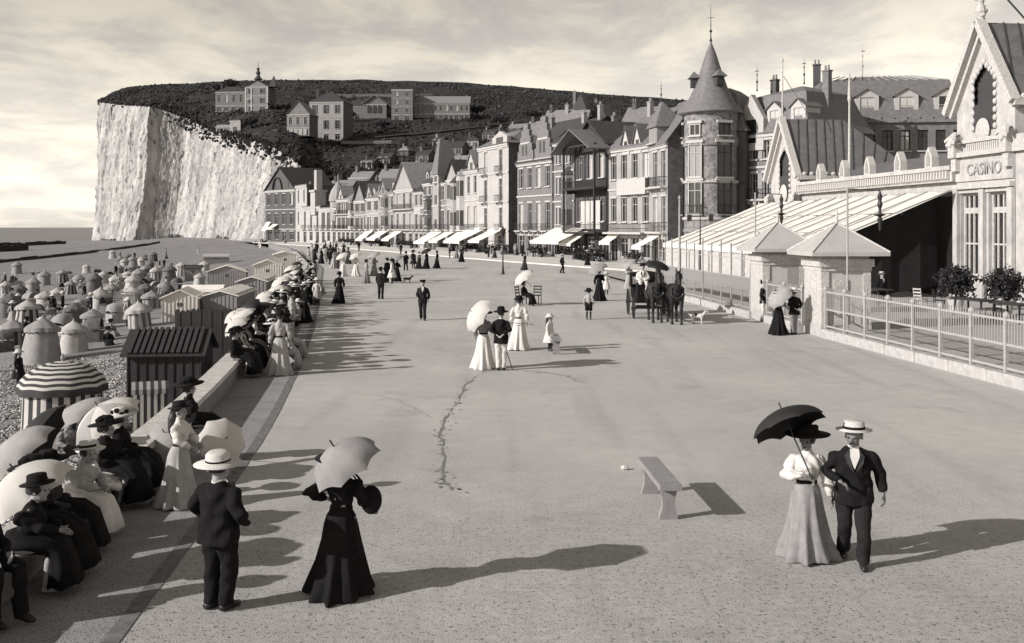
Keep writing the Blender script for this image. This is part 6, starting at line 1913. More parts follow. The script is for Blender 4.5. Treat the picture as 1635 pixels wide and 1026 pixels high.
        if hat in ('boater', 'panama'):
            bd = MB(); bd.lathe([(.108, .088), (.106, .118)], 24, caps=False); bd.v = [tuple(PP(*(tl @ V3((x, y+.012, z))))) for x, y, z in bd.v]; out.append(('hat_band', bd.mesh('hat_band'), 'band'))
        if hat == 'wide':
            fl = MB()
            for k in range(7): a = k*.7; fl.ell(PP(.1*math.cos(a), .1*math.sin(a)+.02, .13+.03*math.sin(3*a)), (.05, .05, .04), 8, 6)
            out.append(('hat_trimming', fl.mesh('hat_trimming'), 'band'))
    return out
DEF = dict(skin=M_skin, coat=M_dark, leg=M_dark, shoe=M_leather, shirt=M_wcl, trim=M_black, hair=M_hair, dark=M_black, hat=M_straw, band=M_black, lapel=M_char)
PARENT = {'hat_band': 'hat', 'hat_trimming': 'hat', 'belt': 'skirt', 'shirt': 'jacket', 'lapel': 'jacket'}
def place(tpl, label, loc, rz, h=1.7, group=None, cat='person', skip=(), wide=1.0, **cm):
    cols_ = dict(DEF); cols_.update(cm)
    t = thing('person', label, cat, loc, rz, group, h/1.7)
    if wide != 1.0: t.scale = (h/1.7*wide, h/1.7*wide, h/1.7)
    made = {}
    for nm, me, key in tpl:
        if nm in skip: continue
        if len(me.materials) == 0: me.materials.append(cols_[key])
        pr = made.get(PARENT.get(nm), t)
        made[nm] = put(nm, me, cols_[key], pr)
    return t
def face(px_dx, dy): return math.atan2(px_dx, -dy)    # yaw so that a figure built facing -Y looks along (dx, dy)
# ------------------------------------------------------------------ foreground couple
FV = .0085
c_man = build_person('man', 'walk', FV, 'boater', 'short', hy=R(-18), ht=R(6), over=dict(Rr=[(-.2,0,1.39), (-.285,-.02,1.13), (-.14,-.22,1.06)], L=[(.2,0,1.39), (.27,.08,1.13), (.3,.02,.88)]))
pm_ = gp(1363, 900)
place(c_man, 'man in dark suit and pale straw boater walking beside the woman with black parasol', pm_, R(-14), 1.64, wide=1.16, skin=M_skin_d, coat=M_black, leg=M_dark)
M_skirt = mat('grey_walking_skirt', .22, amp=.2, scale=6, bump=.004, bscale=30)
c_lady = build_person('lady', 'hold', FV, 'wide', 'bun', hy=R(-25), ht=R(8), sw=.02, over=dict(Rr=[(-.18,0,1.39), (-.27,-.02,1.12), (-.06,-.24,1.17)], L=[(.18,0,1.39), (.25,.02,1.1), (.3,-.02,.84)]))
pl_ = gp(1288, 892)
place(c_lady, 'woman in white blouse and long pale grey skirt walking at the lower right', pl_, R(-8), 1.54, wide=1.05, coat=M_wcl, leg=M_skirt, hat=M_black, trim=M_black, skin=M_skin_d)
hub = V3((pl_.x-.3, pl_.y+.0, 1.80))
hand_p = V3((pl_.x-.11, pl_.y-.26, 1.09))
parasol('open black parasol held by the woman in white blouse', hub, (hub-hand_p)+V3((-.05, .12, 0)), .47, .24, (hub-hand_p).length+.06, M_par_k, group='parasols', spin=.3)
# skirt panels of darker cloth
# ------------------------------------------------------------------ woman in black with two-tone parasol
w_blk = build_person('lady', 'hold', FV, 'wide', 'bun', hy=R(10), over=dict(L=[(.19,0,1.39), (.4,.02,1.2), (.2,-.1,1.1)], Rr=[(-.19,0,1.39), (-.27,.0,1.15), (-.26,-.22,.98)]))
pw = gp(545, 945)
place(w_blk, 'woman in long black dress seen from behind with grey parasol on her shoulder', pw, R(165), 1.52, wide=1.1, coat=M_black, leg=M_black, hat=M_black)
hub = V3((pw.x-.06, pw.y-.12, 1.62))
ax = V3((-.48, -.26, .84))
parasol('grey parasol, pale on its sunlit side, resting on the shoulder of the woman in black', hub, ax, .42, .28, .85, M_par_g, None, group='parasols', spin=.2)
# round black bag by her right elbow
t = thing('hand_bag', 'round black bag hanging at the elbow of the woman in black', 'bag', (pw.x+.33, pw.y-.03, .92), 0)
q = MB(); q.ell((0, 0, .1), (.12, .07, .16), 14, 10); put('pouch', q, M_black, t, smooth=True)
q = MB(); q.tube([(-.09, 0, .2), (-.1, 0, .3), (-.17, .0, .38)], .012, 6); put('strap', q, M_black, t)
# ------------------------------------------------------------------ man seen from behind
m_bk = build_person('man', 'back', FV, 'panama', 'short', hy=R(15), over=dict(L=[(.19,0,1.39), (.3,.04,1.13), (.24,-.12,.93)], Rr=[(-.19,0,1.39), (-.3,.04,1.13), (-.22,-.14,.95)]))
pb = gp(349, 972)
place(m_bk, 'man in black suit and straw hat standing with his back turned at lower left', pb, R(150), 1.58, wide=1.25, coat=M_black, leg=M_black, hat=M_straw)
# ------------------------------------------------------------------ girl in pale dress by the wall
g_tpl = build_person('lady', 'hold', .011, 'boater', 'long', hy=R(0), over=dict(L=[(.18,0,1.39), (.24,-.08,1.14), (.14,-.28,1.02)], Rr=[(-.18,0,1.39), (-.24,-.08,1.14), (-.14,-.28,1.02)]))
pg = gp(287, 808); pg.x = max(pg.x, wall_x(pg.y)+.45)
place(g_tpl, 'girl in pale pinafore dress with dark hat and long hair standing by the wall', pg, R(80), 1.46, coat=M_wcl, leg=M_lcl, hat=M_dark)
# seated figures nearest the viewer
sit_l = build_person('lady', 'sit', .012, 'wide', 'bun', hy=R(10))
sit_l2 = build_person('lady', 'sit', .012, 'boater', 'bun', hy=R(-20), lean=.25, over=dict(L=[(.19,-.1,.93), (.2,-.32,.74), (.05,-.5,.66)], Rr=[(-.19,-.1,.93), (-.2,-.32,.74), (-.05,-.5,.66)]))
sit_m = build_person('man', 'sit', .012, 'panama', 'short', hy=R(15))
sit_k = build_person('girl', 'sit', .014, 'sun', 'long')
def on_wall(d, yawoff=0.0, back=0.12):
    v = wdir(d); nrm = V3((v.y, -v.x, 0))     # towards the promenade
    p = V3((wall_x(d), d, WALL_H-.42))-nrm*back
    return p, math.atan2(nrm.x, -nrm.y)+yawoff
def sitter(tpl, label, px, d, h=1.68, group=None, yo=0.0, back=.12, **k):
    p, a = on_wall(d, yo, back)
    return place(tpl, label, V3((p.x, p.y, p.z if h > 1.5 else p.z+.02)), a, h, group, **k)
def over_par(label, p, dz, Rr, m, tilt, m2=None, ln=.9, dep=.28):
    return parasol(label, V3((p.x, p.y, p.z+dz)), tilt, Rr, dep, ln, m, m2, group='parasols', spin=random.random())
SUNT = V3((-.75, -.35, .9))
o = sitter(sit_m, 'man in black sitting on the wall at the bottom left corner', 0, 10.5, 1.8, back=.1, coat=M_black, leg=M_black, hat=M_black, yo=-.5)
o = sitter(sit_l, 'woman in black sitting on the wall under the large white parasol', 0, 11.9, 1.72, back=.05, coat=M_black, leg=M_black, hat=M_black, yo=-.2)
over_par('large white parasol at lower left above the seated woman in black', V3((o.location.x-.1, o.location.y-.25, o.location.z)), 1.22, .52, M_par_w, (-.5, -.25, .9), dep=.36)
sitter(sit_l2, 'woman in black stooping on the wall in front of the white parasol', 0, 11.2, 1.66, back=.02, coat=M_black, leg=M_black, hat=M_black, yo=.2)
over_par('second pale parasol leaning over the near sitters on the wall', V3((wall_x(12.9)-.75, 12.9, .1)), 1.25, .48, M_par_b, (-.6, -.3, .8), dep=.28)
sitter(sit_l, 'woman in charcoal on the wall between black and white dresses', 0, 12.6, 1.6, coat=M_char, leg=M_black, hat=M_black, yo=.1)
sitter(sit_l, 'woman in black just beyond the child in broad sun hat', 0, 14.9, 1.6, coat=M_black, leg=M_black, hat=M_black, yo=-.3)
o = sitter(sit_l2, 'woman in white dress leaning forward on the wall', 0, 13.4, 1.58, coat=M_lcl, leg=M_wcl, hat=M_straw, yo=-.35)
o = sitter(sit_k, 'child in white bending over the wall in a broad sun hat', 0, 14.2, 1.3, coat=M_wcl, leg=M_wcl, hat=M_straw, yo=.6)
o = sitter(sit_l, 'woman in black sitting upright under the big ribbed white umbrella', 0, 15.6, 1.6, coat=M_black, leg=M_black, hat=M_straw)
over_par('big ribbed white umbrella by the dark seated woman', V3((o.location.x-.42, o.location.y+.2, o.location.z)), 1.22, .56, M_par_w, (-.45, -.3, .9), M_par_b, dep=.32)
# people and umbrellas on the shingle just behind the wall
def beach_par(label, px, py, z, Rr, m, tilt, m2=None, dep=.3, d=None):
    d = d or 20
    p = at(px, d, zof(py, d)); return parasol(label, p, tilt, Rr, dep, 1.4, m, m2, group='parasols', spin=random.random())
beach_par('black umbrella lying on its side at the far left', 30, 705, 0, .8, M_par_k, (-.85, -.1, .35), d=16.5, dep=.4)
beach_par('buff umbrella half in shade before the striped tent', 105, 652, 0, .72, M_par_b, (-.5, -.1, .8), M_par_b, d=19, dep=.3)
beach_par('small white parasol beside the girl in pale dress', 360, 700, 0, .42, M_par_w, (.5, -.7, .4), d=17.0, dep=.2)
beach_par('pale parasol tucked behind the big ribbed umbrella', 262, 690, 0, .42, M_par_b, (-.1, -.6, .7), d=17.3, dep=.2)
def beach_sitter(tpl, label, px, py, rz, h, **k):
    p = bp(px, py); p.z -= .40*h/1.7
    return place(tpl, label, p, rz, h, **k)
beach_sitter(sit_l, 'woman in grey sitting on the shingle under the buff umbrella', 110, 722, R(40), 1.65, coat=M_gcl, leg=M_char, hat=M_black)
beach_sitter(sit_m, 'man in dark coat sitting on the shingle beside the black umbrella', 60, 735, R(70), 1.7, coat=M_lcl, leg=M_dark)
beach_sitter(sit_l, 'woman with flowered hat sitting behind the striped tent', 165, 690, R(-60), 1.6, coat=M_lcl, leg=M_gcl, hat=M_lcl)
p = gp(322, 742); p.x = max(p.x, wall_x(p.y)+.5)
place(sit_l, 'dark seated woman holding the small white parasol', V3((p.x-.25, p.y+.1, .18)), R(120), 1.66, coat=M_black, leg=M_black, hat=M_black)
# ------------------------------------------------------------------ middle distance (smaller, coarser skins)
BV = .022
T_man = build_person('man', 'stand', BV, 'boater')
T_manw = build_person('man', 'walk', BV, 'bowler')
T_manc = build_person('man', 'walk', BV, 'cap')
T_back = build_person('man', 'back', BV, 'panama')
T_lady = build_person('lady', 'hold', BV, 'wide', 'bun')
T_lady2 = build_person('lady', 'stand', BV, 'boater', 'bun', sw=.03)
T_girl = build_person('girl', 'stand', BV, 'sun', 'long')
T_boy = build_person('boy', 'stand', BV, 'sun')
T_sl = build_person('lady', 'sit', BV, 'wide', 'bun')
T_sm = build_person('man', 'sit', BV, 'boater')
def stand(tpl, label, px, py, rz, h=1.7, group=None, par=None, **k):
    p = gp(px, py)
    o = place(tpl, label, p, R(rz), h, group, **k)
    if par:
        lb, dx, dz, rr, m, tl = par
        parasol(lb, V3((p.x+dx, p.y-.1, dz)), tl, rr, rr*.5, .85, m, group='parasols', spin=random.random(), ribs=p.y < 60)
    return o
stand(T_lady, 'woman in grey blouse and white skirt walking away under lacy parasol', 772, 588, 170, 1.62, coat=M_gcl, leg=M_wcl, hat=M_black, par=('round white lace parasol carried on the shoulder in mid promenade', -.33, 1.62, .55, M_par_w, (-.8, -.35, .5)))
stand(T_back, 'man in black jacket and white trousers with walking stick', 800, 591, 175, 1.7, coat=M_black, leg=M_wcl, hat=M_black)
p = gp(815, 590)
t = thing('walking_stick', 'dark walking stick planted beside the man in white trousers', 'stick', p)
q = MB(); q.tube([(.06, -.02, 0), (-.22, .0, .86)], .012, 6); put('shaft', q, M_dwood, t)
q = MB(); q.tube([(-.22, 0, .86), (-.25, 0, .9), (-.22, 0, .93), (-.18, 0, .9)], .013, 6); put('crook', q, M_dwood, t)
stand(T_lady2, 'woman all in white facing away holding a stick level', 829, 558, 175, 1.7, coat=M_wcl, leg=M_wcl, hat=M_black)
o = stand(T_girl, 'small girl in white with sun hat leaning at the second bench', 878, 560, 60, 1.15, coat=M_wcl, leg=M_wcl, hat=M_straw)
stand(T_boy, 'boy in dark shorts and dark sun hat standing alone', 940, 510, 170, 1.3, coat=M_lcl, leg=M_black, hat=M_black)
stand(T_manc, 'man in dark suit and cap walking alone towards the viewer', 675, 511, 0, 1.7, coat=M_dark, leg=M_dark, hat=M_black)
stand(T_man, 'dark man standing beside the party of parasols', 608, 477, 160, 1.72, coat=M_dark, leg=M_dark, hat=M_black)
stand(T_lady2, 'woman in black dress walking near the wall crowd', 542, 484, 170, 1.62, coat=M_black, leg=M_black, hat=M_black)
stand(T_girl, 'child in white frock with round hat beside the wall crowd', 506, 487, 0, 1.35, coat=M_wcl, leg=M_lcl, hat=M_straw)
stand(T_lady, 'woman in black under pale topped parasol near the boy', 957, 480, 175, 1.7, coat=M_black, leg=M_black, hat=M_black, par=('black parasol with pale crown near the boy', -.2, 1.95, .6, M_par_g, (-.4, -.2, .9)))
stand(T_girl, 'child in white walking just behind the woman with pale topped parasol', 968, 470, 0, 1.3, coat=M_wcl, leg=M_wcl)
stand(T_lady2, 'woman in white summer dress left of the carriage', 1010, 478, 20, 1.35, coat=M_wcl, leg=M_wcl, hat=M_black)
stand(T_lady, 'woman carrying a pale parasol behind the white dress by the carriage', 1004, 462, 20, 1.6, coat=M_lcl, leg=M_lcl, hat=M_black, par=('small pale parasol left of the carriage', -.1, 1.75, .5, M_par_b, (-.5, -.1, .8)))
o = stand(T_sl, 'woman in black seated on a chair under the striped parasol', 836, 487, 60, 1.62, coat=M_black, leg=M_black, hat=M_black, par=('pale striped parasol of the woman on the chair', -.15, 1.62, .62, M_par_w, (-.6, -.2, .75)))
chair('dark chair occupied by the woman with the striped parasol', gp(832, 486), R(60), None, 'promenade chairs')
chair('empty dark slatted chair beside the seated woman', gp(856, 485), R(-20), None, 'promenade chairs')
stand(T_man, 'man in white trousers leaning at the fence by the far kiosk', 1219, 513, 60, 1.72, coat=M_dark, leg=M_wcl, hat=M_black)
stand(T_lady, 'woman in black skirt with pale parasol before the kiosk gate', 1243, 534, 160, 1.62, coat=M_gcl, leg=M_black, hat=M_lcl, par=('pale parasol slanting before the kiosk gate', -.15, 1.55, .55, M_par_b, (-.7, -.3, .6)))
stand(T_back, 'man in dark jacket and grey trousers talking at the kiosk gate', 1268, 534, 200, 1.68, coat=M_black, leg=M_gcl, hat=M_straw)
stand(T_man, 'waiter-like man in black with pale hat standing under the awning', 1408, 492, 20, 1.75, coat=M_black, leg=M_black)
# party of strollers in the centre background
CL = [(568, 441, T_lady, 'woman in white with parasol at the left of the far strollers', dict(coat=M_wcl, leg=M_wcl), 'w'), (585, 452, T_lady2, 'woman in buff dress and white hat', dict(coat=M_lcl, leg=M_gcl), None),
      (618, 451, T_man, 'dark suited man in the parasol party', dict(), None), (634, 449, T_lady, 'dark dressed woman under grey parasol in the parasol party', dict(coat=M_black, leg=M_black), 'g'),
      (626, 452, T_girl, 'small child in white in front of the parasol party', dict(coat=M_wcl, leg=M_wcl), None), (648, 432, T_manw, 'man in dark suit behind the parasol party', dict(), None),
      (660, 428, T_girl, 'dark dressed child far behind the parasol party', dict(coat=M_dark, leg=M_dark), None), (669, 429, T_lady2, 'woman in pale blouse and dark skirt in the distance', dict(coat=M_lcl, leg=M_dark), None),
      (681, 429, T_lady, 'woman in black with black parasol in the distance', dict(coat=M_black, leg=M_black), 'k'), (698, 428, T_lady2, 'slender woman in black standing alone in the distance', dict(coat=M_black, leg=M_black), None),
      (548, 441, T_lady2, 'woman in white dress beside the white parasols', dict(coat=M_wcl, leg=M_wcl), 'w'), (598, 440, T_lady, 'woman in grey near the buff dress', dict(coat=M_gcl, leg=M_gcl), 'b'),
      (573, 400, T_man, 'tiny dark figure far down the promenade', dict(), None), (640, 406, T_manw, 'distant dark man before the broad gabled house', dict(), None),
      (718, 412, T_man, 'distant dark man at the house pavement', dict(), None), (729, 412, T_lady2, 'distant woman at the house pavement', dict(coat=M_gcl, leg=M_gcl), None), (737, 418, T_lady, 'dark woman on the kerb before the turret house', dict(coat=M_black, leg=M_black), None),
      (780, 412, T_man, 'dark man under the big awning of the tall white house', dict(), None), (790, 413, T_lady2, 'dark woman under the big awning of the tall white house', dict(coat=M_black, leg=M_char), None),
      (838, 431, T_lady2, 'woman in black before the stepped gable house', dict(coat=M_black, leg=M_char, hat=M_black), None), (898, 436, T_manc, 'man in dark suit walking before the chalet', dict(), None), (938, 425, T_lady, 'dark dressed woman behind the pale topped parasol', dict(coat=M_black, leg=M_black), None)]
for px, py, tp, lb, cm, pr in CL:
    par = None
    if pr: par = ({'w': 'white', 'g': 'grey', 'k': 'black', 'b': 'buff'}[pr]+' parasol of the '+' '.join(lb.split()[:7]), -.15, 1.85, .6, {'w': M_par_w, 'g': M_par_g, 'k': M_par_k, 'b': M_par_b}[pr], (-.4, -.2, .9))
    stand(tp, lb, px, py, random.uniform(0, 360), random.uniform(1.62, 1.76), par=par, **{**dict(hat=random.choice([M_straw, M_black])), **cm})
# ------------------------------------------------------------------ crowd along the wall
rnd = random.Random(21)
dcur = 27.5
k = 0
wallp = ['near part of the wall crowd', 'middle of the wall crowd', 'far part of the wall crowd']
ORD = ['nearest', 'second', 'third', 'fourth', 'fifth', 'sixth', 'seventh', 'eighth', 'ninth', 'tenth', 'eleventh', 'twelfth', 'thirteenth', 'fourteenth', 'fifteenth', 'sixteenth', 'seventeenth', 'eighteenth', 'nineteenth', 'twentieth']
cnt = {}
def nth(base):
    cnt[base] = cnt.get(base, 0)+1
    return ORD[min(19, cnt[base]-1)]+' '+base
while dcur < 78:
    d = dcur
    tone_ = rnd.choice([M_black, M_black, M_dark, M_dark, M_char, M_wcl, M_lcl])
    zone = 0 if d < 36 else 1 if d < 52 else 2
    lady = rnd.random() < .6
    lbl = ('woman' if lady else 'man')+' in '+{M_black.name: 'black', M_dark.name: 'dark clothes', M_char.name: 'charcoal', M_wcl.name: 'white', M_lcl.name: 'pale grey'}[tone_.name]+' sitting in the '+wallp[zone]
    lbl = nth(lbl)
    o = sitter(T_sl if lady else T_sm, lbl, 0, d, rnd.uniform(1.6, 1.74), 'sitters on the far wall', yo=rnd.uniform(-.5, .5), coat=tone_, leg=tone_ if lady else M_black, hat=rnd.choice([M_black, M_black, M_straw]))
    if rnd.random() < .42:
        m = rnd.choice([M_par_w, M_par_w, M_par_k, M_par_k, M_par_b])
        lb = {M_par_w.name: 'white', M_par_k.name: 'black', M_par_b.name: 'buff'}[m.name]+' parasol in the '+wallp[zone]
        lb = nth(lb)
        parasol(lb, V3((o.location.x-rnd.uniform(0, .5), o.location.y-.1, o.location.z+rnd.uniform(1.15, 1.5))), (rnd.uniform(-.8, -.1), rnd.uniform(-.5, .1), .8), rnd.choice([.42, .48, .55]), .27, .85, m, group='parasols of the wall crowd', spin=rnd.random(), ribs=False)
    if rnd.random() < .72:                      # someone standing or on a chair before the wall
        p = V3((wall_x(d)+rnd.uniform(.35, 1.0), d+.5, 0))
        tp = rnd.choice([T_lady, T_lady2, T_man, T_sl, T_sl])
        m = rnd.choice([M_black, M_black, M_dark, M_char, M_lcl, M_gcl])
        lb = 'figure in '+{M_black.name: 'black', M_dark.name: 'dark clothes', M_char.name: 'charcoal', M_lcl.name: 'pale grey', M_gcl.name: 'grey'}[m.name]+(' seated' if tp is T_sl else ' standing')+' by the '+wallp[zone]
        lb = nth(lb)
        place(tp, lb, p, rnd.uniform(0, 6.28), rnd.uniform(1.55, 1.72), 'people before the wall', coat=m, leg=m, hat=rnd.choice([M_black, M_straw]))
    dcur += rnd.uniform(.5, .95)+(d-27)*.01
    k += 1
# far crowd on the promenade end and beach
for i in range(46):
    r = rnd.random()
    if r < .55:
        px, py = rnd.uniform(490, 560), rnd.uniform(396, 430); p = gp(px, py); lb = 'tiny distant figure in %s in the throng at the far end of the wall'
        if p.x < wall_x(p.y)+.5: p.x = wall_x(p.y)+rnd.uniform(.5, 4)
    elif r < .8: p = bp(rnd.uniform(395, 480), rnd.uniform(388, 396)); lb = 'tiny distant figure in %s at the foot of the dark end house'
    else: p = bp(rnd.uniform(180, 330), rnd.uniform(405, 450)); lb = 'tiny distant figure in %s on the sand beyond the tents'
    m = rnd.choice([M_black, M_dark, M_dark, M_char, M_wcl, M_lcl])
    lb = lb % {M_black.name: 'black', M_dark.name: 'dark clothes', M_char.name: 'charcoal', M_wcl.name: 'white', M_lcl.name: 'pale grey'}[m.name]
    place(rnd.choice([T_lady2, T_man, T_manw, T_lady]), lb, p, rnd.uniform(0, 6.28), rnd.uniform(1.6, 1.75), lb, skip=('eye', 'mouth', 'moustache', 'hat_band', 'hat_trimming', 'shoe', 'belt', 'shirt', 'lapel'), coat=m, leg=m, hat=rnd.choice([M_black, M_straw]))
for i in range(34):                            # people under the house awnings
    px = rnd.uniform(560, 985); d = fd(px)-rnd.uniform(3, 9); p = at(px, d, .124)
    m = rnd.choice([M_black, M_dark, M_dark, M_char, M_char, M_gcl])
    lb = 'tiny figure in %s on the terrace before the %s' % ({M_black.name: 'black', M_dark.name: 'dark clothes', M_char.name: 'charcoal', M_gcl.name: 'grey'}[m.name], 'far white houses' if px < 600 else 'broad gabled house' if px < 665 else 'turret house' if px < 735 else 'tall white house' if px < 815 else 'stepped gables' if px < 885 else 'timbered chalet' if px < 972 else 'pointed dormers')
    place(rnd.choice([T_lady2, T_man, T_sl, T_sm]), lb, p, rnd.uniform(0, 6.28), rnd.uniform(1.6, 1.75), lb, skip=('eye', 'mouth', 'moustache', 'hat_band', 'hat_trimming', 'shoe', 'belt', 'shirt', 'lapel'), coat=m, leg=m, hat=rnd.choice([M_black, M_straw]))
for i, (px, py) in enumerate(((30, 618), (100, 500), (85, 505), (190, 470), (255, 430), (262, 428), (145, 505), (20, 520), (205, 520), (135, 480), (178, 476))):
    p = bp(px, py); m = rnd.choice([M_dark, M_char, M_lcl])
    place(rnd.choice([T_girl, T_boy, T_lady2, T_man]), ['child paddling on the shingle at the far left edge', 'bather by the round capped tent', 'small dark bather beside the round capped tent', 'figure by the slim tents', 'figure in the shadow of the tent cluster', 'second figure in the shadow of the tent cluster', 'figure among the striped drums', 'figure at the left edge of the beach', 'figure beside the slatted screen', 'figure between narrow tent and drum tents', 'figure behind the white flanked tent'][i], p, rnd.uniform(0, 6), 1.3 if i == 0 else 1.6, coat=m, leg=m)

for i in range(30):                            # bathers sitting and standing about among the tents
    px, py = rnd.uniform(5, 275), rnd.uniform(432, 560)
    if py > 500 and px > 190: continue
    p = bp(px, py); tp = rnd.choice([T_sl, T_sm, T_lady2, T_boy, T_man, T_sl]); m = rnd.choice([M_black, M_dark, M_char, M_char, M_gcl, M_lcl])
    if tp in (T_sl, T_sm): p.z -= .38
    lb = 'small %s figure in %s among the beach tents' % ('seated' if tp in (T_sl, T_sm) else 'standing', {M_black.name: 'black', M_dark.name: 'dark clothes', M_char.name: 'charcoal', M_gcl.name: 'grey', M_lcl.name: 'pale grey'}[m.name])
    nb = min(T, key=lambda a: (a[1]-px)**2+4*(a[2]-py)**2); lb = lb.replace('among the beach tents', 'by the '+' '.join(nb[0].split()[:6]))
    place(tp, lb, p, rnd.uniform(0, 6.28), rnd.uniform(1.5, 1.7), lb, skip=('eye', 'mouth', 'moustache', 'hat_band', 'hat_trimming', 'shoe', 'belt', 'shirt', 'lapel'), coat=m, leg=m, hat=rnd.choice([M_black, M_straw]))
# ================================================================== benches, carriage, dog
M_benchstone = mat('bench_concrete', .24, amp=.15, scale=6, bump=.005, bscale=40)
def bench(label, c, rz, L=1.75):
    t = thing('bench', label, 'bench', c, rz, 'backless benches on the promenade')
    q = MB(); q.box(-.15, .15, -L/2, L/2, .43, .5); q.box(-.138, .138, -L/2+.015, L/2-.015, .5, .507); put('seat', q, M_benchstone, t)
    for s in (-1, 1):
        q = MB(); y = s*(L/2-.2)
        pr = [(-.13, 0), (.13, 0), (.12, .06), (.09, .15), (.085, .28), (.125, .43), (-.125, .43), (-.085, .28), (-.09, .15), (-.12, .06)]
        q.prism(pr, y-.05, y+.05); put('leg', q, M_benchstone, t)
b1 = (gp(1070, 833)+gp(1035, 783))/2
bench('pale backless bench standing alone near the walking couple', b1, R(3))
bench('small backless bench beside the girl in white', (gp(888, 568)+gp(884, 556))/2, R(2), 1.6)
# ------------------------------------------------------------------ horses
M_horse = mat('black_horse_coat', .018, amp=.3, scale=4, rough=.5)
def horse_mesh(ph):
    m = MB()
    m.tube([(0, 1.02, 1.28), (0, .85, 1.28), (0, .5, 1.24), (0, .1, 1.2), (0, -.3, 1.24), (0, -.6, 1.28), (0, -.75, 1.3)], [(.12, .14), (.25, .27), (.28, .3), (.29, .32), (.27, .32), (.22, .28), (.12, .16)], 16, ref=(1,0,0))
    m.tube([(0, -.55, 1.32), (0, -.78, 1.55), (0, -.95, 1.82), (0, -1.0, 1.98)], [(.16, .24), (.12, .2), (.09, .15), (.075, .11)], 14, ref=(1,0,0))
    m.tube([(0, -.92, 2.02), (0, -1.1, 1.92), (0, -1.28, 1.72), (0, -1.38, 1.58)], [(.09, .11), (.095, .12), (.07, .085), (.06, .065)], 12, ref=(1,0,0))
    for sx in (-1, 1):
        m.tube([(sx*.06, -.96, 2.08), (sx*.075, -.98, 2.17), (sx*.08, -.99, 2.25)], [.035, .03, .008], 7)
        f = -.06*sx*ph
        m.tube([(sx*.15, -.52, 1.2), (sx*.16, -.54, .95), (sx*.15, -.54+f, .58), (sx*.15, -.53+f, .35), (sx*.15, -.55+f, .12), (sx*.15, -.6+f, .0)], [.14, .09, .062, .045, .045, .065], 10)
        m.tube([(sx*.16, .72, 1.2), (sx*.17, .62, .92), (sx*.16, .86-f, .56), (sx*.16, .8-f, .3), (sx*.16, .78-f, .12), (sx*.16, .72-f, .0)], [.2, .14, .065, .048, .045, .065], 10)
    body = remesh(m, .025, 3)
    tl = MB(); tl.tube([(0, 1.05, 1.3), (0, 1.22, 1.15), (0, 1.25, .8), (0, 1.2, .5)], [.05, .09, .08, .02], 8)
    mn = MB()
    for k in range(8): t = k/7; mn.tube([(0, -.5-.42*t+.05, 1.55+.5*t), (.08, -.52-.42*t+.05, 1.5+.5*t), (.13, -.5-.4*t, 1.36+.5*t)], [.05, .045, .015], 6)
    hn = MB()
    hn.tube([(0, -.66, 1.62), (.2, -.66, 1.4), (.19, -.72, 1.15), (0, -.76, 1.02), (-.19, -.72, 1.15), (-.2, -.66, 1.4), (0, -.66, 1.62)], .05, 8)
    hn.beam((.24, -.7, 1.2), (.3, 1.3, 1.1), .05); hn.beam((-.24, -.7, 1.2), (-.3, 1.3, 1.1), .05)
    hn.tube([(.0, .05, 1.54), (.29, .05, 1.3), (.28, .05, 1.0), (0, .05, .88), (-.28, .05, 1.0), (-.29, .05, 1.3), (0, .05, 1.54)], .02, 6)
    br = MB(); br.tube([(.1, -1.06, 2.0), (.11, -1.15, 1.82), (0, -1.3, 1.8), (-.11, -1.15, 1.82), (-.1, -1.06, 2.0)], .015, 6); br.tube([(.08, -1.3, 1.64), (.3, -.3, 1.6), (.2, 1.0, 1.75)], .01, 5)
    return body, tl.mesh('tail'), mn.mesh('mane'), hn.mesh('harness'), br.mesh('bridle')
M_har = mat('harness_leather', .03, rough=.4, amp=.3)
ch = gp(1050, 515); ch2 = gp(1081, 518)
CRZ = R(-1)
for i, (p, lb) in enumerate(((ch, 'black carriage horse on the left of the pair'), (ch2, 'black carriage horse on the right of the pair'))):
    hm = horse_mesh(1 if i else -1)
    t = thing('horse', lb, 'horse', (p.x, p.y+.6, 0), CRZ, 'pair of carriage horses')
    t.scale = (1.22, 1.05, 1.05)
    put('body', hm[0], M_horse, t); put('tail', hm[1], M_hair, t); put('mane', hm[2], M_hair, t); h_ = put('harness', hm[3], M_har, t); put('bridle', hm[4], M_har, t)
# open carriage behind the pair
cc = (ch+ch2)/2+Matrix.Rotation(CRZ, 3, 'Z') @ V3((-.35, 3.6, 0))
ct = thing('carriage', 'open black horse carriage with folded hood behind the two horses', 'carriage', cc, CRZ)
q = MB(); q.prism([(-1.5, .75), (-.2, .6), (.6, .6), (1.5, .85), (1.55, 1.35), (.7, 1.15), (.2, 1.0), (-.4, 1.05), (-.9, 1.55), (-1.5, 1.5)], -.65, .65)
q.v = [(y, x, z) for x, y, z in q.v]; put('body', q, M_black, ct)
def wheel(loc, r, name='wheel'):
    w = MB(); n = 28
    ring = [(0, r*math.cos(2*math.pi*i/n), r+r*math.sin(2*math.pi*i/n)) for i in range(n+1)]
    w.tube(ring, .03, 6, ref=(1,0,0))
    o = put(name, w, M_iron, ct, loc)
    s = MB()
    for i in range(12): a = 2*math.pi*i/12; s.beam((0, .06*math.cos(a), r+.06*math.sin(a)), (0, (r-.02)*math.cos(a), r+(r-.02)*math.sin(a)), .03)
    put('spokes', s, M_iron, o)
    h_ = MB(); h_.tube([(-.1, 0, r), (.1, 0, r)], .07, 10); put('hub', h_, M_iron, o)
for sx in (-1, 1): wheel((sx*.8, -1.2, 0), .45); wheel((sx*.82, 1.1, 0), .58)
q = MB(); q.beam((-.8, -1.2, .45), (.8, -1.2, .45), .06); put('axle', q, M_iron, ct)
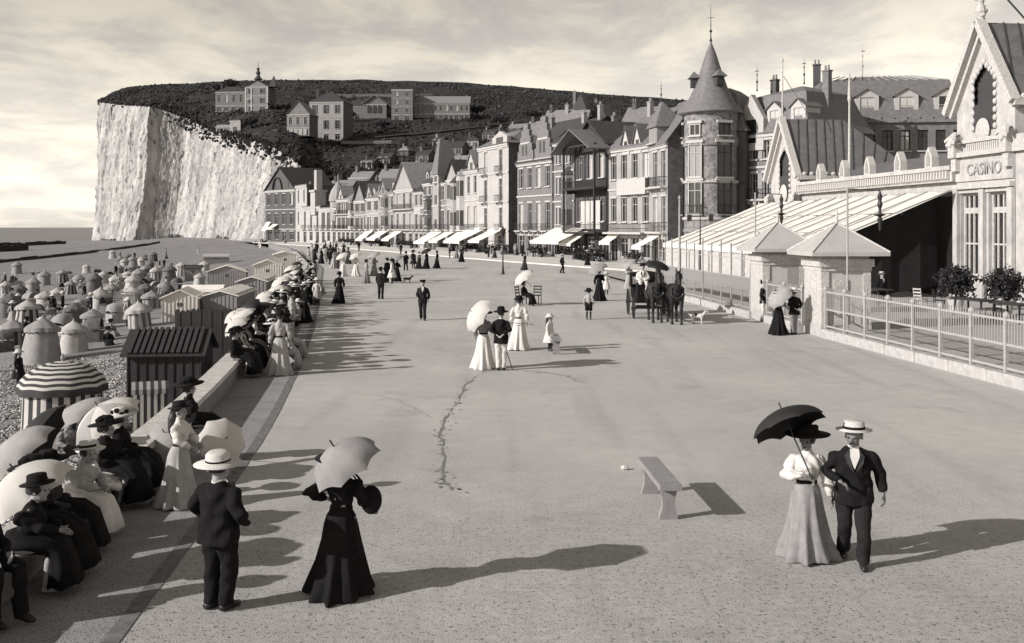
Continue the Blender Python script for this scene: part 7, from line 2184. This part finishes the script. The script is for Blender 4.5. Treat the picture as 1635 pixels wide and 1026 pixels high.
q = MB(); q.beam((-.82, 1.1, .58), (.82, 1.1, .58), .06); put('axle', q, M_iron, ct)
q = MB(); q.box(-.6, .6, -1.25, -.75, 1.35, 1.5); q.box(-.6, .6, -.8, -.74, 1.5, 1.85); put('box_seat', q, M_dwood, ct)
hq = MB(); 
for k in range(4): hq.tube([(-.68, 1.0+.1*k, 1.3), (-.66, 1.15+.12*k, 1.75+.03*k), (0, 1.2+.13*k, 1.85+.03*k), (.66, 1.15+.12*k, 1.75+.03*k), (.68, 1.0+.1*k, 1.3)], .06, 8)
put('folded_hood', hq, M_black, ct)
q = MB(); q.beam((0, -1.2, .6), (0, -4.4, .8), .07); q.beam((-.7, -1.7, .55), (.7, -1.7, .55), .07); put('pole', q, M_dwood, ct)
q = MB(); q.box(-.75, .75, -1.75, -1.6, .5, .62); put('splash_board', q, M_black, ct)
def local(x, y, z):
    return cc+Matrix.Rotation(CRZ, 3, 'Z') @ V3((x, y, z))
place(T_sm, 'coachman in white coat and dark hat driving the carriage', local(-.38, -1.0, 1.06), CRZ, 1.78, coat=M_wcl, leg=M_wcl, hat=M_black)
place(T_sl, 'woman in white sitting in the carriage', local(.3, .7, .62), CRZ, 1.66, coat=M_wcl, leg=M_lcl, hat=M_black)
parasol('black parasol of the woman in the carriage', local(.45, .3, 2.45), (.2, -.2, .95), .62, .28, .9, M_par_k, group='parasols')
# ------------------------------------------------------------------ dogs
def dog(label, loc, rz, m, mp_, s=1.0):
    b = MB()
    b.tube([(0, .34, .42), (0, .2, .43), (0, 0, .4), (0, -.2, .41), (0, -.32, .44)], [.06, .105, .1, .125, .09], 12)
    b.tube([(0, -.28, .46), (0, -.38, .56), (0, -.42, .62)], [.085, .065, .07], 10); b.tube([(0, -.38, .63), (0, -.48, .62), (0, -.58, .59)], [.075, .06, .032], 10)
    for sx in (-1, 1):
        b.tube([(sx*.07, -.22, .38), (sx*.075, -.22, .2), (sx*.075, -.23, .03), (sx*.075, -.27, .02)], [.055, .035, .028, .03], 8)
        b.tube([(sx*.07, .26, .4), (sx*.08, .2, .27), (sx*.08, .3, .14), (sx*.08, .27, .03), (sx*.08, .23, .02)], [.075, .055, .03, .028, .03], 8)
        b.tube([(sx*.05, -.36, .68), (sx*.085, -.38, .66), (sx*.09, -.4, .58)], [.02, .03, .012], 6)
    b.tube([(0, .36, .46), (0, .46, .54), (0, .5, .64)], [.03, .025, .01], 7)
    t = thing('dog', label, 'dog', loc, rz, None, s)
    put('body', remesh(b, .018, 2), m, t)
    p = MB(); p.ell((0, .06, .44), (.112, .1, .1), 12, 8); put('saddle_patch', p, mp_, t, smooth=True)
    return t
dog('white dog with black saddle patch beside the horses', gp(1113, 517), R(80), M_wcl, M_black, .82)
dog('small dark dog trotting near the parasol party', gp(650, 452), R(100), M_dark, M_black, .8)
# small odds and ends on the ground
t = thing('walking_stick', 'thin stick held level by the woman all in white', 'stick', gp(829, 558)+V3((-.1, -.28, .88)))
q = MB(); q.tube([(-.25, 0, .03), (.55, 0, -.03)], .01, 6); put('shaft', q, M_dwood, t)

p = gp(997, 750)
q = MB(); q.ell((0, 0, .03), (.06, .045, .035), 7, 5)
q.v = [(x*(1+.3*math.sin(9*y+z*40)), y, max(.002, z*(1+.3*math.cos(30*x)))) for x, y, z in q.v]
tag(put('paper_scrap', q, M_wcl, loc=p), 'small white crumpled scrap of paper on the ground near the bench', 'paper')
